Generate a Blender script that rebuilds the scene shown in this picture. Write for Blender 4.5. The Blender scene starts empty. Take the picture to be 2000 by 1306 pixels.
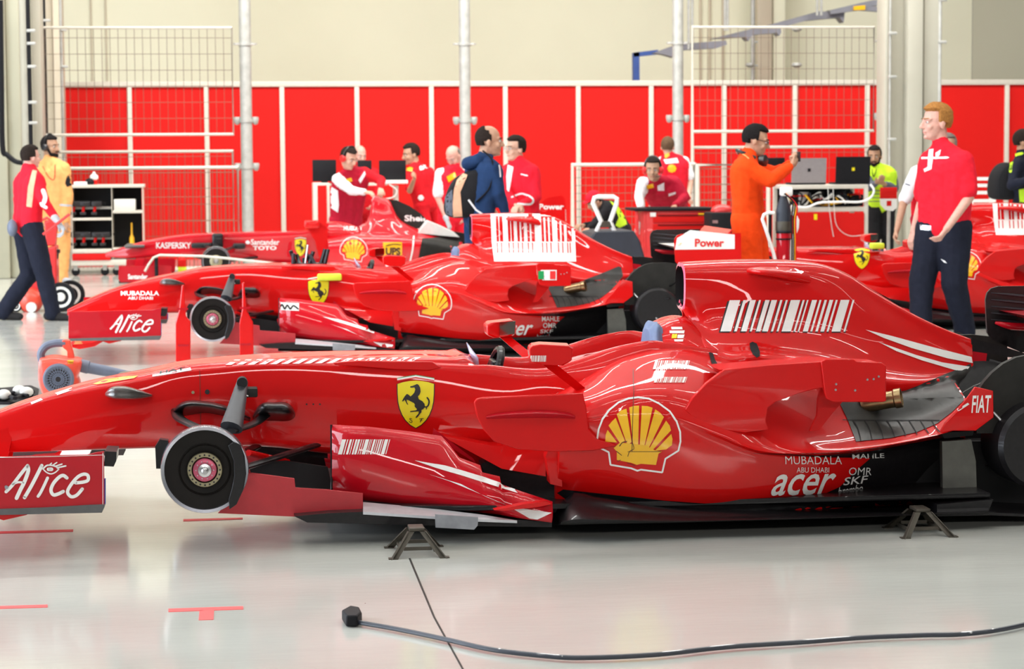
import bpy, bmesh, math, random
from mathutils import Vector, Matrix, noise
from mathutils.bvhtree import BVHTree
from mathutils.geometry import tessellate_polygon
random.seed(7)
C = bpy.context.scene.collection
SC = bpy.context.scene
# ---------------------------------------------------------------- camera
FPX, YAW, PITCH, ROLL, CAMH = 4400.0, math.radians(6.97), math.atan(350 / 4400.0), 0.0065, 1.41
cam_data = bpy.data.cameras.new('camera'); cam = bpy.data.objects.new('camera', cam_data); C.objects.link(cam)
cam_data.sensor_width = 36.0; cam_data.lens = 36.0 * FPX / 2000.0; cam_data.clip_end = 200
CAM_R = Matrix.Rotation(-YAW, 3, 'Z') @ Matrix.Rotation(math.pi / 2 - PITCH, 3, 'X') @ Matrix.Rotation(-ROLL, 3, 'Z')
cam.matrix_world = Matrix.Translation((0, 0, CAMH)) @ CAM_R.to_4x4()
cam_data.dof.use_dof = True; cam_data.dof.focus_distance = 8.3; cam_data.dof.aperture_fstop = 7.0
SC.camera = cam
CAM_O = Vector((0, 0, CAMH))
# ---------------------------------------------------------------- daylight, added fill lamps and exposure
W = bpy.data.worlds.new('world'); SC.world = W; W.use_nodes = True
wn = W.node_tree.nodes; wl = W.node_tree.links
wn['Background'].inputs[0].default_value = (0.93, 0.97, 1.0, 1); wn['Background'].inputs[1].default_value = 0.08
SC.view_settings.view_transform = 'Standard'; SC.view_settings.look = 'None'
SC.view_settings.gamma = 1.0; SC.view_settings.use_curve_mapping = False
SC.view_settings.exposure = 0.08
def area_light(name, loc, rot, sx, sy, energy, col=(1, 1, 1)):
    d = bpy.data.lights.new(name, 'AREA'); d.shape = 'RECTANGLE'; d.size = sx; d.size_y = sy
    d.energy = energy; d.color = col
    o = bpy.data.objects.new(name, d); C.objects.link(o); o.location = loc; o.rotation_euler = rot
    return o
area_light('front_fill', (3, -4.5, 4.2), (math.radians(72), 0, 0), 14, 0.5, 400, (1.0, 0.97, 0.93))  # added fill strip behind the camera, lights the car flanks
area_light('left_door_daylight', (-9.2, 12, 3.0), (0, math.radians(-80), 0), 5.6, 16, 2300, (0.80, 0.89, 1.0))
area_light('overhead_fill_front', (3, 4, 8.0), (0, 0, 0), 18, 0.15, 60, (1.0, 0.98, 0.95))  # added overhead fill strip, no roof opening there
area_light('overhead_fill_middle', (2, 14, 8.0), (0, 0, 0), 20, 0.5, 900, (1.0, 0.98, 0.95))  # added overhead fill for the middle rows, not a roof window
area_light('back_wall_fill', (2, 25, 8.0), (math.radians(28), 0, 0), 22, 1.2, 1950, (1.0, 0.97, 0.92))  # added fill, tilted to brighten the back wall
# ---------------------------------------------------------------- measuring helpers
def ray(px, py): return CAM_R @ Vector(((px - 1000) / FPX, (653 - py) / FPX, -1.0))
def at(px, py, Y):
    d = ray(px, py); return CAM_O + d * (Y / d.y)
def ground(px, py, z=0.0):
    d = ray(px, py); return CAM_O + d * ((z - CAMH) / d.z)
# ---------------------------------------------------------------- materials
def mat(name, col, rough=0.5, metal=0.0, coat=0.0, emit=None, spec=0.5, var=0.0, vscale=30.0, bump=0.0, bscale=80.0, alpha=1.0, trans=0.0):
    m = bpy.data.materials.new(name); m.use_nodes = True
    n = m.node_tree.nodes; l = m.node_tree.links; b = n['Principled BSDF']
    b.inputs['Base Color'].default_value = (*col, 1); b.inputs['Roughness'].default_value = rough
    b.inputs['Metallic'].default_value = metal; b.inputs['Coat Weight'].default_value = coat
    b.inputs['Coat Roughness'].default_value = 0.03; b.inputs['Specular IOR Level'].default_value = spec
    b.inputs['Alpha'].default_value = alpha; b.inputs['Transmission Weight'].default_value = trans
    if emit: b.inputs['Emission Color'].default_value = (*emit[0], 1); b.inputs['Emission Strength'].default_value = emit[1]
    if var > 0 or bump > 0:
        tc = n.new('ShaderNodeTexCoord')
        if var > 0:
            t = n.new('ShaderNodeTexNoise'); t.inputs['Scale'].default_value = vscale; t.inputs['Detail'].default_value = 4
            l.new(tc.outputs['Object'], t.inputs['Vector'])
            r = n.new('ShaderNodeValToRGB'); r.color_ramp.elements[0].position = 0.3; r.color_ramp.elements[1].position = 0.7
            r.color_ramp.elements[0].color = (*[c * (1 - var) for c in col], 1)
            r.color_ramp.elements[1].color = (*[min(1, c * (1 + var)) for c in col], 1)
            l.new(t.outputs['Fac'], r.inputs['Fac']); l.new(r.outputs['Color'], b.inputs['Base Color'])
        if bump > 0:
            t2 = n.new('ShaderNodeTexNoise'); t2.inputs['Scale'].default_value = bscale
            l.new(tc.outputs['Object'], t2.inputs['Vector'])
            bp = n.new('ShaderNodeBump'); bp.inputs['Strength'].default_value = bump; bp.inputs['Distance'].default_value = 0.01
            l.new(t2.outputs['Fac'], bp.inputs['Height']); l.new(bp.outputs['Normal'], b.inputs['Normal'])
    return m
M = {}
M['red'] = mat('race_red_paint', (0.64, 0.002, 0.002), 0.5, coat=0.75, spec=0.12, var=0.03, vscale=3)
M['redsat'] = mat('satin_red_paint', (0.60, 0.003, 0.003), 0.5, coat=0.35, spec=0.15, var=0.04, vscale=5)
M['crimson'] = mat('crimson_paint', (0.46, 0.003, 0.012), 0.45, coat=0.7, spec=0.15, var=0.05, vscale=5)
M['white'] = mat('white_lettering', (0.86, 0.85, 0.82), 0.4, var=0.02)
M['offwhite'] = mat('aged_white', (0.72, 0.71, 0.66), 0.45, var=0.05)
M['yellow'] = mat('emblem_yellow', (0.85, 0.72, 0.0), 0.4, coat=0.5, var=0.02)
M['amber'] = mat('emblem_amber', (0.88, 0.46, 0.0), 0.4, coat=0.5, var=0.05, vscale=12)
M['black'] = mat('black_print', (0.012, 0.01, 0.012), 0.4, var=0.1)
M['carbon'] = mat('carbon_fibre', (0.009, 0.008, 0.009), 0.4, coat=0.25, spec=.25, var=0.25, vscale=60)
M['carbonmat'] = mat('dull_carbon', (0.020, 0.019, 0.017), 0.55, spec=.2, var=0.2, vscale=14)
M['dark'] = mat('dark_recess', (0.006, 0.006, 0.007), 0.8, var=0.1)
M['graph'] = mat('graphite_metal', (0.045, 0.047, 0.055), 0.42, metal=0.3, spec=.3, var=0.15, vscale=10)
M['steel'] = mat('steel', (0.55, 0.55, 0.56), 0.28, metal=1.0, var=0.08)
M['bronze'] = mat('heated_exhaust', (0.35, 0.25, 0.13), 0.3, metal=1.0, var=0.35, vscale=18)
M['greymat'] = mat('grey_plate', (0.30, 0.31, 0.34), 0.5, metal=0.4, var=0.15, vscale=25)
M['green'] = mat('print_green', (0.0, 0.28, 0.07), 0.4, var=0.03)
M['blue'] = mat('print_blue', (0.02, 0.05, 0.30), 0.4, var=0.03)
M['brown'] = mat('print_brown', (0.06, 0.02, 0.005), 0.4, var=0.03)
M['padblue'] = mat('headrest_pad', (0.13, 0.18, 0.31), 0.6, var=0.1, vscale=20)
M['redlt'] = mat('print_red', (0.75, 0.02, 0.02), 0.4, var=0.03)
M['lime'] = mat('lime_pad', (0.65, 0.78, 0.04), 0.5, var=0.04)
M['flag'] = M['offwhite']
# ---------------------------------------------------------------- object helpers
def tag(o, label=None, cat=None, group=None, kind=None):
    if label: o['label'] = label
    if cat: o['category'] = cat
    if group: o['group'] = group
    if kind: o['kind'] = kind
    return o
def empty(name, loc, label, cat, group=None, rz=0):
    o = bpy.data.objects.new(name, None); C.objects.link(o); o.location = loc; o.rotation_euler = (0, 0, rz)
    o.empty_display_size = 0.2
    return tag(o, label, cat, group)
def mesh_obj(name, verts, faces, mats, parent=None, smooth=True, midx=None, origin=None):
    me = bpy.data.meshes.new(name); me.from_pydata([tuple(v) for v in verts], [], [tuple(f) for f in faces])
    for m in (mats if isinstance(mats, (list, tuple)) else [mats]): me.materials.append(m)
    if midx: me.polygons.foreach_set('material_index', midx)
    if smooth: me.polygons.foreach_set('use_smooth', [True] * len(me.polygons))
    me.update()
    o = bpy.data.objects.new(name, me); C.objects.link(o)
    if parent: o.parent = parent
    return o
def wn_auto(o, ang=35):
    me = o.data
    bm = bmesh.new(); bm.from_mesh(me)
    bmesh.ops.recalc_face_normals(bm, faces=bm.faces)
    for e in bm.edges:
        if len(e.link_faces) == 2 and e.calc_face_angle(0) > math.radians(ang): e.smooth = False
    bm.to_mesh(me); bm.free(); return o
class MB:
    """collects shapes, then links them as one mesh object"""
    def __init__(s): s.v = []; s.f = []; s.m = []; s.mi = 0
    def add(s, verts, faces):
        b = len(s.v); s.v += [Vector(v) for v in verts]; s.f += [tuple(b + i for i in f) for f in faces]
        s.m += [s.mi] * len(faces); return s
    def box(s, c, d, rot=None, bev=0.0):
        c = Vector(c); hx, hy, hz = d[0] / 2, d[1] / 2, d[2] / 2
        if bev <= 0:
            vs = [Vector((x * hx, y * hy, z * hz)) for x in (-1, 1) for y in (-1, 1) for z in (-1, 1)]
            fs = [(0, 1, 3, 2), (4, 6, 7, 5), (0, 4, 5, 1), (2, 3, 7, 6), (0, 2, 6, 4), (1, 5, 7, 3)]
        else:
            bm = bmesh.new(); bmesh.ops.create_cube(bm, size=1)
            for v in bm.verts: v.co = Vector((v.co.x * d[0], v.co.y * d[1], v.co.z * d[2]))
            bmesh.ops.bevel(bm, geom=bm.edges[:], offset=bev, segments=2, affect='EDGES', profile=0.5)
            vs = [v.co.copy() for v in bm.verts]; fs = [[v.index for v in f.verts] for f in bm.faces]; bm.free()
        if rot is not None: vs = [rot @ v for v in vs]
        return s.add([c + v for v in vs], fs)
    def tube(s, pts, r, n=10, flat=1.0, up=None, caps=True):
        pts = [Vector(p) for p in pts]; k = len(pts)
        rs = r if isinstance(r, (list, tuple)) else [r] * k
        rings = []; prev = None
        for i, p in enumerate(pts):
            t = (pts[min(i + 1, k - 1)] - pts[max(i - 1, 0)]).normalized()
            a = Vector(up) if up else (prev if prev else (Vector((0, 0, 1)) if abs(t.z) < 0.9 else Vector((1, 0, 0))))
            u = (a - t * a.dot(t)).normalized(); w = t.cross(u); prev = u
            rings.append([p + u * math.cos(2 * math.pi * j / n) * rs[i] * flat + w * math.sin(2 * math.pi * j / n) * rs[i] for j in range(n)])
        vs = [v for rg in rings for v in rg]; fs = []
        for i in range(k - 1):
            for j in range(n):
                fs.append((i * n + j, i * n + (j + 1) % n, (i + 1) * n + (j + 1) % n, (i + 1) * n + j))
        if caps: fs.append(tuple(range(n))[::-1]); fs.append(tuple((k - 1) * n + j for j in range(n)))
        return s.add(vs, fs)
    def lathe(s, c, axis, prof, n=32):
        """prof: list of (distance along axis, radius)"""
        axis = Vector(axis).normalized(); a = Vector((0, 0, 1)) if abs(axis.z) < 0.9 else Vector((1, 0, 0))
        u = (a - axis * a.dot(axis)).normalized(); w = axis.cross(u); c = Vector(c); vs = []; fs = []
        for d, r in prof:
            for j in range(n):
                t = 2 * math.pi * j / n; vs.append(c + axis * d + (u * math.cos(t) + w * math.sin(t)) * r)
        for i in range(len(prof) - 1):
            for j in range(n): fs.append((i * n + j, i * n + (j + 1) % n, (i + 1) * n + (j + 1) % n, (i + 1) * n + j))
        fs.append(tuple(range(n))[::-1]); fs.append(tuple((len(prof) - 1) * n + j for j in range(n)))
        return s.add(vs, fs)
    def ball(s, c, r, n=12, m=8, rot=None):
        c = Vector(c); r = r if isinstance(r, (tuple, list)) else (r, r, r); vs = []; fs = []
        for i in range(m + 1):
            ph = math.pi * i / m
            for j in range(n):
                th = 2 * math.pi * j / n
                v = Vector((math.sin(ph) * math.cos(th) * r[0], math.sin(ph) * math.sin(th) * r[1], math.cos(ph) * r[2]))
                vs.append(c + (rot @ v if rot is not None else v))
        for i in range(m):
            for j in range(n): fs.append((i * n + j, (i + 1) * n + j, (i + 1) * n + (j + 1) % n, i * n + (j + 1) % n))
        return s.add(vs, fs)
    def prism(s, poly, off):
        """poly: 3D outline, off: thickness vector"""
        off = Vector(off); poly = [Vector(p) for p in poly]; n = len(poly)
        tris = tessellate_polygon([poly])
        fs = [tuple(t) for t in tris] + [tuple(n + i for i in t[::-1]) for t in tris]
        fs += [(i, i + n, (i + 1) % n + n, (i + 1) % n) for i in range(n)]
        return s.add(poly + [p + off for p in poly], fs)
    def build(s, name, mats, parent=None, smooth=True, ang=35, weld=True):
        o = mesh_obj(name, s.v, s.f, mats, parent, smooth, s.m)
        bm = bmesh.new(); bm.from_mesh(o.data)
        if weld: bmesh.ops.remove_doubles(bm, verts=bm.verts, dist=1e-5)
        bmesh.ops.recalc_face_normals(bm, faces=bm.faces)
        if smooth:
            for e in bm.edges:
                if len(e.link_faces) == 2 and e.calc_face_angle(0) > math.radians(ang): e.smooth = False
        bm.to_mesh(o.data); bm.free()
        return o
def bevel_mod(o, w=0.003, seg=2):
    m = o.modifiers.new('bevel', 'BEVEL'); m.width = w; m.segments = seg; m.limit_method = 'ANGLE'; m.angle_limit = math.radians(40)
    return o
def copy_tree(o, parent=None, keep=lambda c: True):
    c = o.copy(); C.objects.link(c)
    if parent: c.parent = parent
    for ch in list(o.children):
        if keep(ch): copy_tree(ch, c, keep)
    return c
def crom(p0, p1, p2, p3, t):
    return 0.5 * ((2 * p1) + (-p0 + p2) * t + (2 * p0 - 5 * p1 + 4 * p2 - p3) * t * t + (-p0 + 3 * p1 - 3 * p2 + p3) * t ** 3)
def spline(pts, sub=6, closed=False):
    pts = [Vector(p) for p in pts]; n = len(pts); out = []
    for i in range(n if closed else n - 1):
        if closed: a, b, c, d = pts[i - 1], pts[i], pts[(i + 1) % n], pts[(i + 2) % n]
        else: a, b, c, d = pts[max(i - 1, 0)], pts[i], pts[i + 1], pts[min(i + 2, n - 1)]
        for k in range(sub): out.append(crom(a, b, c, d, k / sub))
    if not closed: out.append(pts[-1])
    return out
# ---------------------------------------------------------------- the hall
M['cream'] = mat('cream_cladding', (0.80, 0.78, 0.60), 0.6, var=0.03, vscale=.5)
M['creamd'] = mat('cream_cladding_shaded', (0.53, 0.51, 0.39), 0.6, var=0.03, vscale=.5)  # cream cladding darkened in its colour where the wall gets less light
M['tan'] = mat('tan_column', (0.58, 0.50, 0.38), 0.6, var=0.05, vscale=2)
M['palecol'] = mat('pale_column', (0.50, 0.48, 0.40), 0.55, var=0.04, vscale=2)
M['panelred'] = mat('partition_red', (0.62, 0.010, 0.008), 0.5, spec=.15, var=0.05, vscale=.6)
M['frame'] = mat('pale_frame', (0.62, 0.58, 0.50), 0.5, var=0.04)
M['galv'] = mat('galvanised_steel', (0.46, 0.46, 0.43), 0.5, metal=.2, var=0.12, vscale=12)
M['wire'] = mat('fence_wire', (0.20, 0.13, 0.09), 0.5, metal=.4, var=0.08)
M['bluepipe'] = mat('blue_beam', (0.03, 0.08, 0.30), 0.5, var=0.06)
M['greybeam'] = mat('grey_gantry', (0.20, 0.20, 0.23), 0.5, var=0.12, vscale=4)
M['cable'] = mat('black_rubber', (0.008, 0.008, 0.010), 0.6, spec=.2, var=0.1)
M['ceiling'] = mat('ceiling_sheet', (0.50, 0.50, 0.48), 0.7, var=0.04, vscale=.5)
def floor_material():
    m = bpy.data.materials.new('resin_floor'); m.use_nodes = True; n = m.node_tree.nodes; l = m.node_tree.links; b = n['Principled BSDF']
    tc = n.new('ShaderNodeTexCoord'); mp = n.new('ShaderNodeMapping'); mp.inputs['Scale'].default_value = (.35, 1.2, 1)
    l.new(tc.outputs['Object'], mp.inputs['Vector'])
    a = n.new('ShaderNodeTexNoise'); a.inputs['Scale'].default_value = 1.2; a.inputs['Detail'].default_value = 5; l.new(mp.outputs['Vector'], a.inputs['Vector'])
    r = n.new('ShaderNodeValToRGB'); r.color_ramp.elements[0].color = (.52, .525, .48, 1); r.color_ramp.elements[1].color = (.60, .605, .56, 1)
    r.color_ramp.elements[0].position = .35; r.color_ramp.elements[1].position = .65
    l.new(a.outputs['Fac'], r.inputs['Fac'])
    # tiny chips and specks
    v = n.new('ShaderNodeTexVoronoi'); v.inputs['Scale'].default_value = 2.2; l.new(tc.outputs['Object'], v.inputs['Vector'])
    lt = n.new('ShaderNodeMath'); lt.operation = 'LESS_THAN'; lt.inputs[1].default_value = .012; l.new(v.outputs['Distance'], lt.inputs[0])
    mx = n.new('ShaderNodeMixRGB'); mx.inputs['Color2'].default_value = (.05, .05, .05, 1); l.new(lt.outputs[0], mx.inputs['Fac']); l.new(r.outputs['Color'], mx.inputs['Color1'])
    l.new(mx.outputs['Color'], b.inputs['Base Color'])
    t = n.new('ShaderNodeTexNoise'); t.inputs['Scale'].default_value = 3; t.inputs['Detail'].default_value = 6; l.new(mp.outputs['Vector'], t.inputs['Vector'])
    mr = n.new('ShaderNodeMapRange'); mr.inputs['To Min'].default_value = .07; mr.inputs['To Max'].default_value = .17; l.new(t.outputs['Fac'], mr.inputs['Value']); l.new(mr.outputs[0], b.inputs['Roughness'])
    w = n.new('ShaderNodeTexNoise'); w.inputs['Scale'].default_value = 24; w.inputs['Detail'].default_value = 3; l.new(mp.outputs['Vector'], w.inputs['Vector'])
    bp = n.new('ShaderNodeBump'); bp.inputs['Strength'].default_value = .12; bp.inputs['Distance'].default_value = .004
    l.new(w.outputs['Fac'], bp.inputs['Height']); l.new(bp.outputs['Normal'], b.inputs['Normal'])
    b.inputs['Specular IOR Level'].default_value = .95
    return m
def quad(name, a, b, c, d, m, **k):
    o = mesh_obj(name, [a, b, c, d], [(0, 1, 2, 3)], m, smooth=False); tag(o, kind='structure'); return o
XL, XR, YB, ZC = -9.5, 16.0, 37.0, 8.5
quad('floor', (XL, -6, 0), (XR, -6, 0), (XR, YB, 0), (XL, YB, 0), floor_material())
quad('ceiling', (XL, -2, ZC), (XL, YB, ZC), (XR, YB, ZC), (XR, -2, ZC), M['ceiling'])
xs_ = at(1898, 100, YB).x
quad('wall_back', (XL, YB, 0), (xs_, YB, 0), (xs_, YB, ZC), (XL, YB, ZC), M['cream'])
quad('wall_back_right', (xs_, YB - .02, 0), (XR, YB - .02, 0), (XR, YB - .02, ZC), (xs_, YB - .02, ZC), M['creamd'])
m = MB()
for px in (178, 207, 1368, 1386, 1412):
    p = at(px, 80, YB - .04); m.tube([(p.x, p.y, 0), (p.x, p.y, ZC)], .012 if px < 1000 else .02, 6)
for px in (1753, 1757):
    p = at(px, 80, YB - .04); m.tube([(p.x, p.y, 0), (p.x, p.y, ZC)], .012, 6)
tag(m.build('trim_1', M['tan']), kind='structure')
tag(MB().box(((XL + .3), 32, ZC / 2), (.6, .6, ZC)).build('wall_left', M['cream']), kind='structure')
# columns (left cluster, right cluster)
def column(px0, px1, Y, dep, m, name):
    a, b = at(px0, 300, Y), at(px1, 300, Y)
    o = MB().box(((a.x + b.x) / 2, Y + dep / 2, ZC / 2), (b.x - a.x, dep, ZC), bev=.02).build(name, m); return tag(o, kind='structure')
M['colleft'] = mat('left_column_paint', (.42, .41, .31), .6, var=.05, vscale=2)
column(-60, 14, 27, .6, M['colleft'], 'trim_2'); column(16, 43, 27.1, .5, M['colleft'], 'trim_3')
column(66, 84, 28.0, .5, M['palecol'], 'trim_4'); column(86, 108, 30.5, .6, M['tan'], 'trim_5'); column(108, 124, 30.3, .6, M['tan'], 'trim_6')
column(1727, 1735, 27.0, .3, M['palecol'], 'trim_7'); column(1737, 1770, 27.2, .6, M['palecol'], 'trim_8'); column(1772, 1802, 27.0, .6, M['palecol'], 'trim_9'); column(1803, 1836, 27.1, .6, M['palecol'], 'trim_10')
column(1479, 1508, 36.2, .4, M['tan'], 'trim_11'); column(1509, 1534, 36.3, .3, M['cream'], 'trim_12')
# red partition
YP = 31.5
ztop = at(1000, 163, YP).z
edges = [105, 255, 405, 552, 698, 843, 987, 1129, 1271, 1413, 1551, 1692, 1826, 1964, 2100]
part_ = None
for i in range(len(edges) - 1):
    a, b = at(edges[i], 300, YP).x, at(edges[i + 1], 300, YP).x
    o = MB().box(((a + b) / 2, YP, ztop / 2), (b - a - .02, .03, ztop)).build('wall_partition' if not part_ else 'partition_panel', M['panelred'], part_)
    if not part_: part_ = o
    tag(o, kind='structure')
for e in edges:
    a = at(e, 300, YP).x; w_ = .065
    tag(MB().box((a, YP - .03, ztop / 2), (w_, .05, ztop), bev=.006).build('partition_post', M['frame'], part_), kind='structure')
a, b = at(105, 300, YP).x, at(2100, 300, YP).x
tag(MB().box(((a + b) / 2, YP - .03, ztop), (b - a, .06, .075), bev=.006).build('partition_rail', M['frame'], part_), kind='structure')
# scaffold poles with clamps
def pole(px, Y, r, cups, flats, label):
    p = at(px, 300, Y); t = empty('scaffold_pole', (p.x, Y, 0), label, 'pole', 'grey poles in front of the red partition')
    MB().tube([(0, 0, 0), (0, 0, ZC)], r, 16).build('tube', M['galv'], t)
    MB().box((0, 0, .01), (.2, .2, .02)).build('base_plate', M['galv'], t)
    for py in cups + flats:
        z = at(px, py, Y).z; m = MB()
        for s in (-1, 1):
            m.tube([(s * r, 0, z), (s * .125, 0, z)], .012, 8)
            if py in cups: m.lathe((s * .115, 0, z), (0, 0, 1), [(-.05, .015), (-.03, .035), (.02, .045), (.05, .04), (.05, .02)], 12)
            else: m.lathe((s * .1, 0, z), (0, 0, 1), [(-.012, .05), (.012, .05)], 12)
        m.lathe((0, 0, z), (0, 0, 1), [(-.02, r + .012), (.02, r + .012)], 16)
        m.build('clamp', M['galv'], t)
    return t
pole(482, 29, .075, [236, 326], [86], 'grey pole in front of the partition, standing right of the black open shelving')
pole(909, 29, .072, [236], [86], 'grey pole rising above the bystander in the navy hooded top')
pole(1324, 29, .072, [232], [84], 'grey pole rising beyond the leaning mechanics at the tool chest')
pole(1729, 29, .065, [228], [80], 'grey pole beside the pale column cluster on the right')
# mesh fence panels
def fence(px0, py0, px1, py1, Y, step, label, fr=.035, vstep=None, stile=0):
    a, b = at(px0, py0, Y), at(px1, py1, Y); z1 = a.z; z0 = max(.02, b.z); vstep = vstep or step
    t = empty('mesh_fence_panel', ((a.x + b.x) / 2, Y, z0), label, 'fence', 'wire mesh fence panels before the partition')
    hw = (b.x - a.x) / 2; H = z1 - z0
    m = MB().tube([(-hw, 0, 0), (hw, 0, 0), (hw, 0, H), (-hw, 0, H), (-hw, 0, 0)], fr / 2, 8); 
    if stile: m.tube([(stile * hw, 0, 0), (stile * hw, 0, -z0)], fr / 2, 8)
    m.build('frame', M['frame'], t)
    m = MB(); x = -hw + step
    while x < hw: m.tube([(x, 0, 0), (x, 0, H)], .0032, 4, caps=False); x += step
    z = vstep
    while z < H: m.tube([(-hw, 0, z), (hw, 0, z)], .0032, 4, caps=False); z += vstep
    m.build('mesh', M['wire'], t)
    return t
fence(70, 54, 456, 262, 28.6, .10, 'upper wire mesh panel at left, standing in front of the partition top', .04, vstep=.2, stile=-1)
fence(108, 297, 460, 640, 28.7, .10, 'tall wire mesh panel behind the black open shelving', .045, vstep=.2)
fence(135, 329, 470, 640, 28.3, .05, 'dense wire mesh panel standing right of the shelving', .05, vstep=.05 * 6)
fence(1352, 53, 1706, 255, 28.6, .10, 'upper wire mesh panel at right, under the sloping grey gantry', .04, vstep=.2, stile=-1)
fence(1354, 288, 1712, 640, 28.7, .10, 'wire mesh panel behind the laptops', .045, vstep=.2)
fence(1118, 322, 1356, 640, 28.4, .085, 'low wire mesh panel left of the red tool chest', .06, vstep=.1)
fence(1362, 322, 1500, 640, 28.2, .09, 'low wire mesh panel behind the tool chest and orange overalls', .07, vstep=.1)
# overhead gantry beams
def prism_at(pts, Y, dep): return MB().prism([at(a, b, Y) for a, b in pts], (0, dep, 0))
t = empty('blue_bracket', (0, 0, 0), 'blue angled beam rising over the partition top', 'beam')
prism_at([(1237,103),(1249,101),(1252,520),(1240,520)], 33, .12).build('upright', M['bluepipe'], t)
prism_at([(1237,103),(1285,97),(1288,106),(1238,111)], 33, .12).build('arm', M['bluepipe'], t)
t = empty('gantry', (0, 0, 0), 'stepped grey overhead gantry sloping up to the right', 'gantry')
for q in ([(1278,103),(1325,86),(1418,79),(1420,87),(1400,94),(1345,97),(1318,100),(1316,112),(1300,107)], [(1388,76),(1470,56),(1525,53),(1526,64),(1522,70),(1518,64),(1470,68),(1462,80),(1455,72)], [(1490,52),(1600,22),(1650,24),(1648,44),(1640,34),(1575,40),(1540,50)], [(1620,20),(1705,0),(1780,-4),(1740,8),(1700,12),(1640,22)]):
    prism_at(q, 32.6, .25).build('beam', M['greybeam'], t)
for q in ([(1622,20),(1700,12),(1730,14),(1728,24),(1680,20),(1622,28)],): prism_at(q, 32.5, .1).build('walkway_edge', M['greybeam'], t)
MB().prism([at(a, b, 32.45) for a, b in [(1668,12),(1690,10),(1690,19),(1668,20)]], (0, .05, 0)).build('bracket', M['amberdull'] if 'amberdull' in M else M['amber'], t)
for px, y0 in ((1345, 96), (1352, 92), (1416, 60), (1421, 60), (1596, 30), (1604, 30)):
    a = at(px, y0, 32.4); MB().tube([a, (a.x, a.y, ZC)], .02, 6).build('drop_rod', M['galv'], t)
for px, y, Y in ((1465, 128, 34), (1556, 58, 32), (1556, 128, 32)):
    a = at(px, y, Y); MB().lathe(a, (0, 0, 1), [(-.03, .03), (0, .08), (.04, .06)], 10).build('clip', M['galv'], t)
# long rail of the upper mesh panel and pipes in front of the columns
def pipe(px, Y, r, m, label, fit=(), name='pipe'):
    a = at(px, 300, Y); t = empty(name, (a.x, Y, 0), label, 'pipe')
    MB().tube([(0, 0, 0), (0, 0, ZC)], r, 12).build('tube', m, t)
    for py in fit:
        z = at(px, py, Y).z; MB().box((0.03, 0, z), (.10, .06, .035), bev=.008).build('bracket', M['galv'], t)
pipe(52, 26.6, .05, M['palecol'], 'pale vertical pipe on the left column cluster')
pipe(61, 26.5, .025, M['cable'], 'dark vertical rod with brackets on the left column', (60, 85, 130, 200, 240))
pipe(92, 29.2, .02, M['cable'], 'thin black cable drop before the tan left column', (40,))
pipe(124, 29.5, .02, M['galv'], 'thin grey pipe at the partition left end', (58, 130))
pipe(1737, 26.8, .014, M['galv'], 'thin grey pipe on the right pale column', (65, 150, 272))
pipe(1834, 26.8, .02, M['galv'], 'thin grey pipe at the right edge of the pale column', (0, 82))
pipe(1470, 35.8, .035, M['galv'], 'grey pipe beyond the right mesh panel', (82, 128))
t = tag(MB().tube(spline([at(1, 0, 26.3), at(3, 150, 26.3), at(5, 285, 26.3), at(14, 302, 26.3), at(30, 315, 26.2), at(45, 318, 26.2)], 6), .03, 8).build('hanging_cable', M['cable']), 'thick black cable hanging down the left column', 'cable')
# ceiling tubes
M['tubeglow'] = mat('tube_lamp', (1, 1, 1), .5, emit=((1, .98, .92), 40.0))
for yy in (2.5, 6.5, 11, 16, 22, 29):
    for xx in (-6, -3, 0, 3, 6, 9):
        t = empty('ceiling_lamp', (xx, yy, ZC - .25), 'long white tube lamp hanging under the ceiling', 'ceiling lamp', 'tube lamps under the hall ceiling')
        MB().box((0, 0, .06), (2.3, .14, .05)).build('housing', M['galv'], t)
        MB().box((0, 0, 0), (2.2, .06, .04)).build('tube', M['tubeglow'], t)
# ---------------------------------------------------------------- floor marks, seam, cable
M['tape'] = mat('red_tape', (0.85, 0.10, 0.10), .5, var=.04)
def strip(pts, label, m=None, name='tape_mark', cat='floor tape', th=.0015):
    p = [ground(*q) for q in pts]; return tag(MB().prism(p, (0, 0, th)).build(name, m or M['tape'], smooth=False), label, cat)
strip([(329,1189),(475,1184),(475,1190),(329,1195)], 'red tape bar on the floor, crossing bar of the T mark')
strip([(390,1192),(418,1191),(417,1210),(388,1211)], 'short red tape tab below the bar of the T mark')
strip([(-40,1185),(93,1181),(93,1186),(-40,1190)], 'red tape line on the floor at the left edge, nearest the viewer')
strip([(-40,1039),(143,1034),(143,1038),(-40,1043)], 'faded red tape line on the floor below the front wing end plate with white writing')
strip([(358,1014),(474,1011),(474,1014),(358,1018)], 'short faded red tape line just below the front brake drum')
strip([(798,1090),(802,1090),(850,1205),(908,1310),(904,1310),(846,1205)], 'thin dark joint running across the floor toward the viewer', M['carbonmat'], 'floor_joint', 'floor joint', .0008)
M['matcable'] = mat('blue_black_cable', (0.03, 0.035, 0.05), .4, coat=.3, var=.1)
t = empty('power_cable', (0, 0, 0), 'black power cable with plug lying across the floor in front', 'cable')
pts = [ground(a, b, .012) for a, b in [(700,1215),(780,1229),(870,1248),(960,1268),(1060,1280),(1140,1284),(1280,1278),(1420,1263),(1560,1254),(1680,1245),(1800,1240),(1880,1238),(1960,1228),(2060,1205)]]
MB().tube(spline(pts, 8), .0075, 10).build('cord', M['matcable'], t)
pl = [ground(a, b, .002) for a, b in [(668,1212),(684,1203),(702,1206),(707,1216),(698,1224),(676,1224)]]
o = MB().prism(pl, (0, 0, .035)).build('plug', M['cable'], t); bevel_mod(o, .006)
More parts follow.
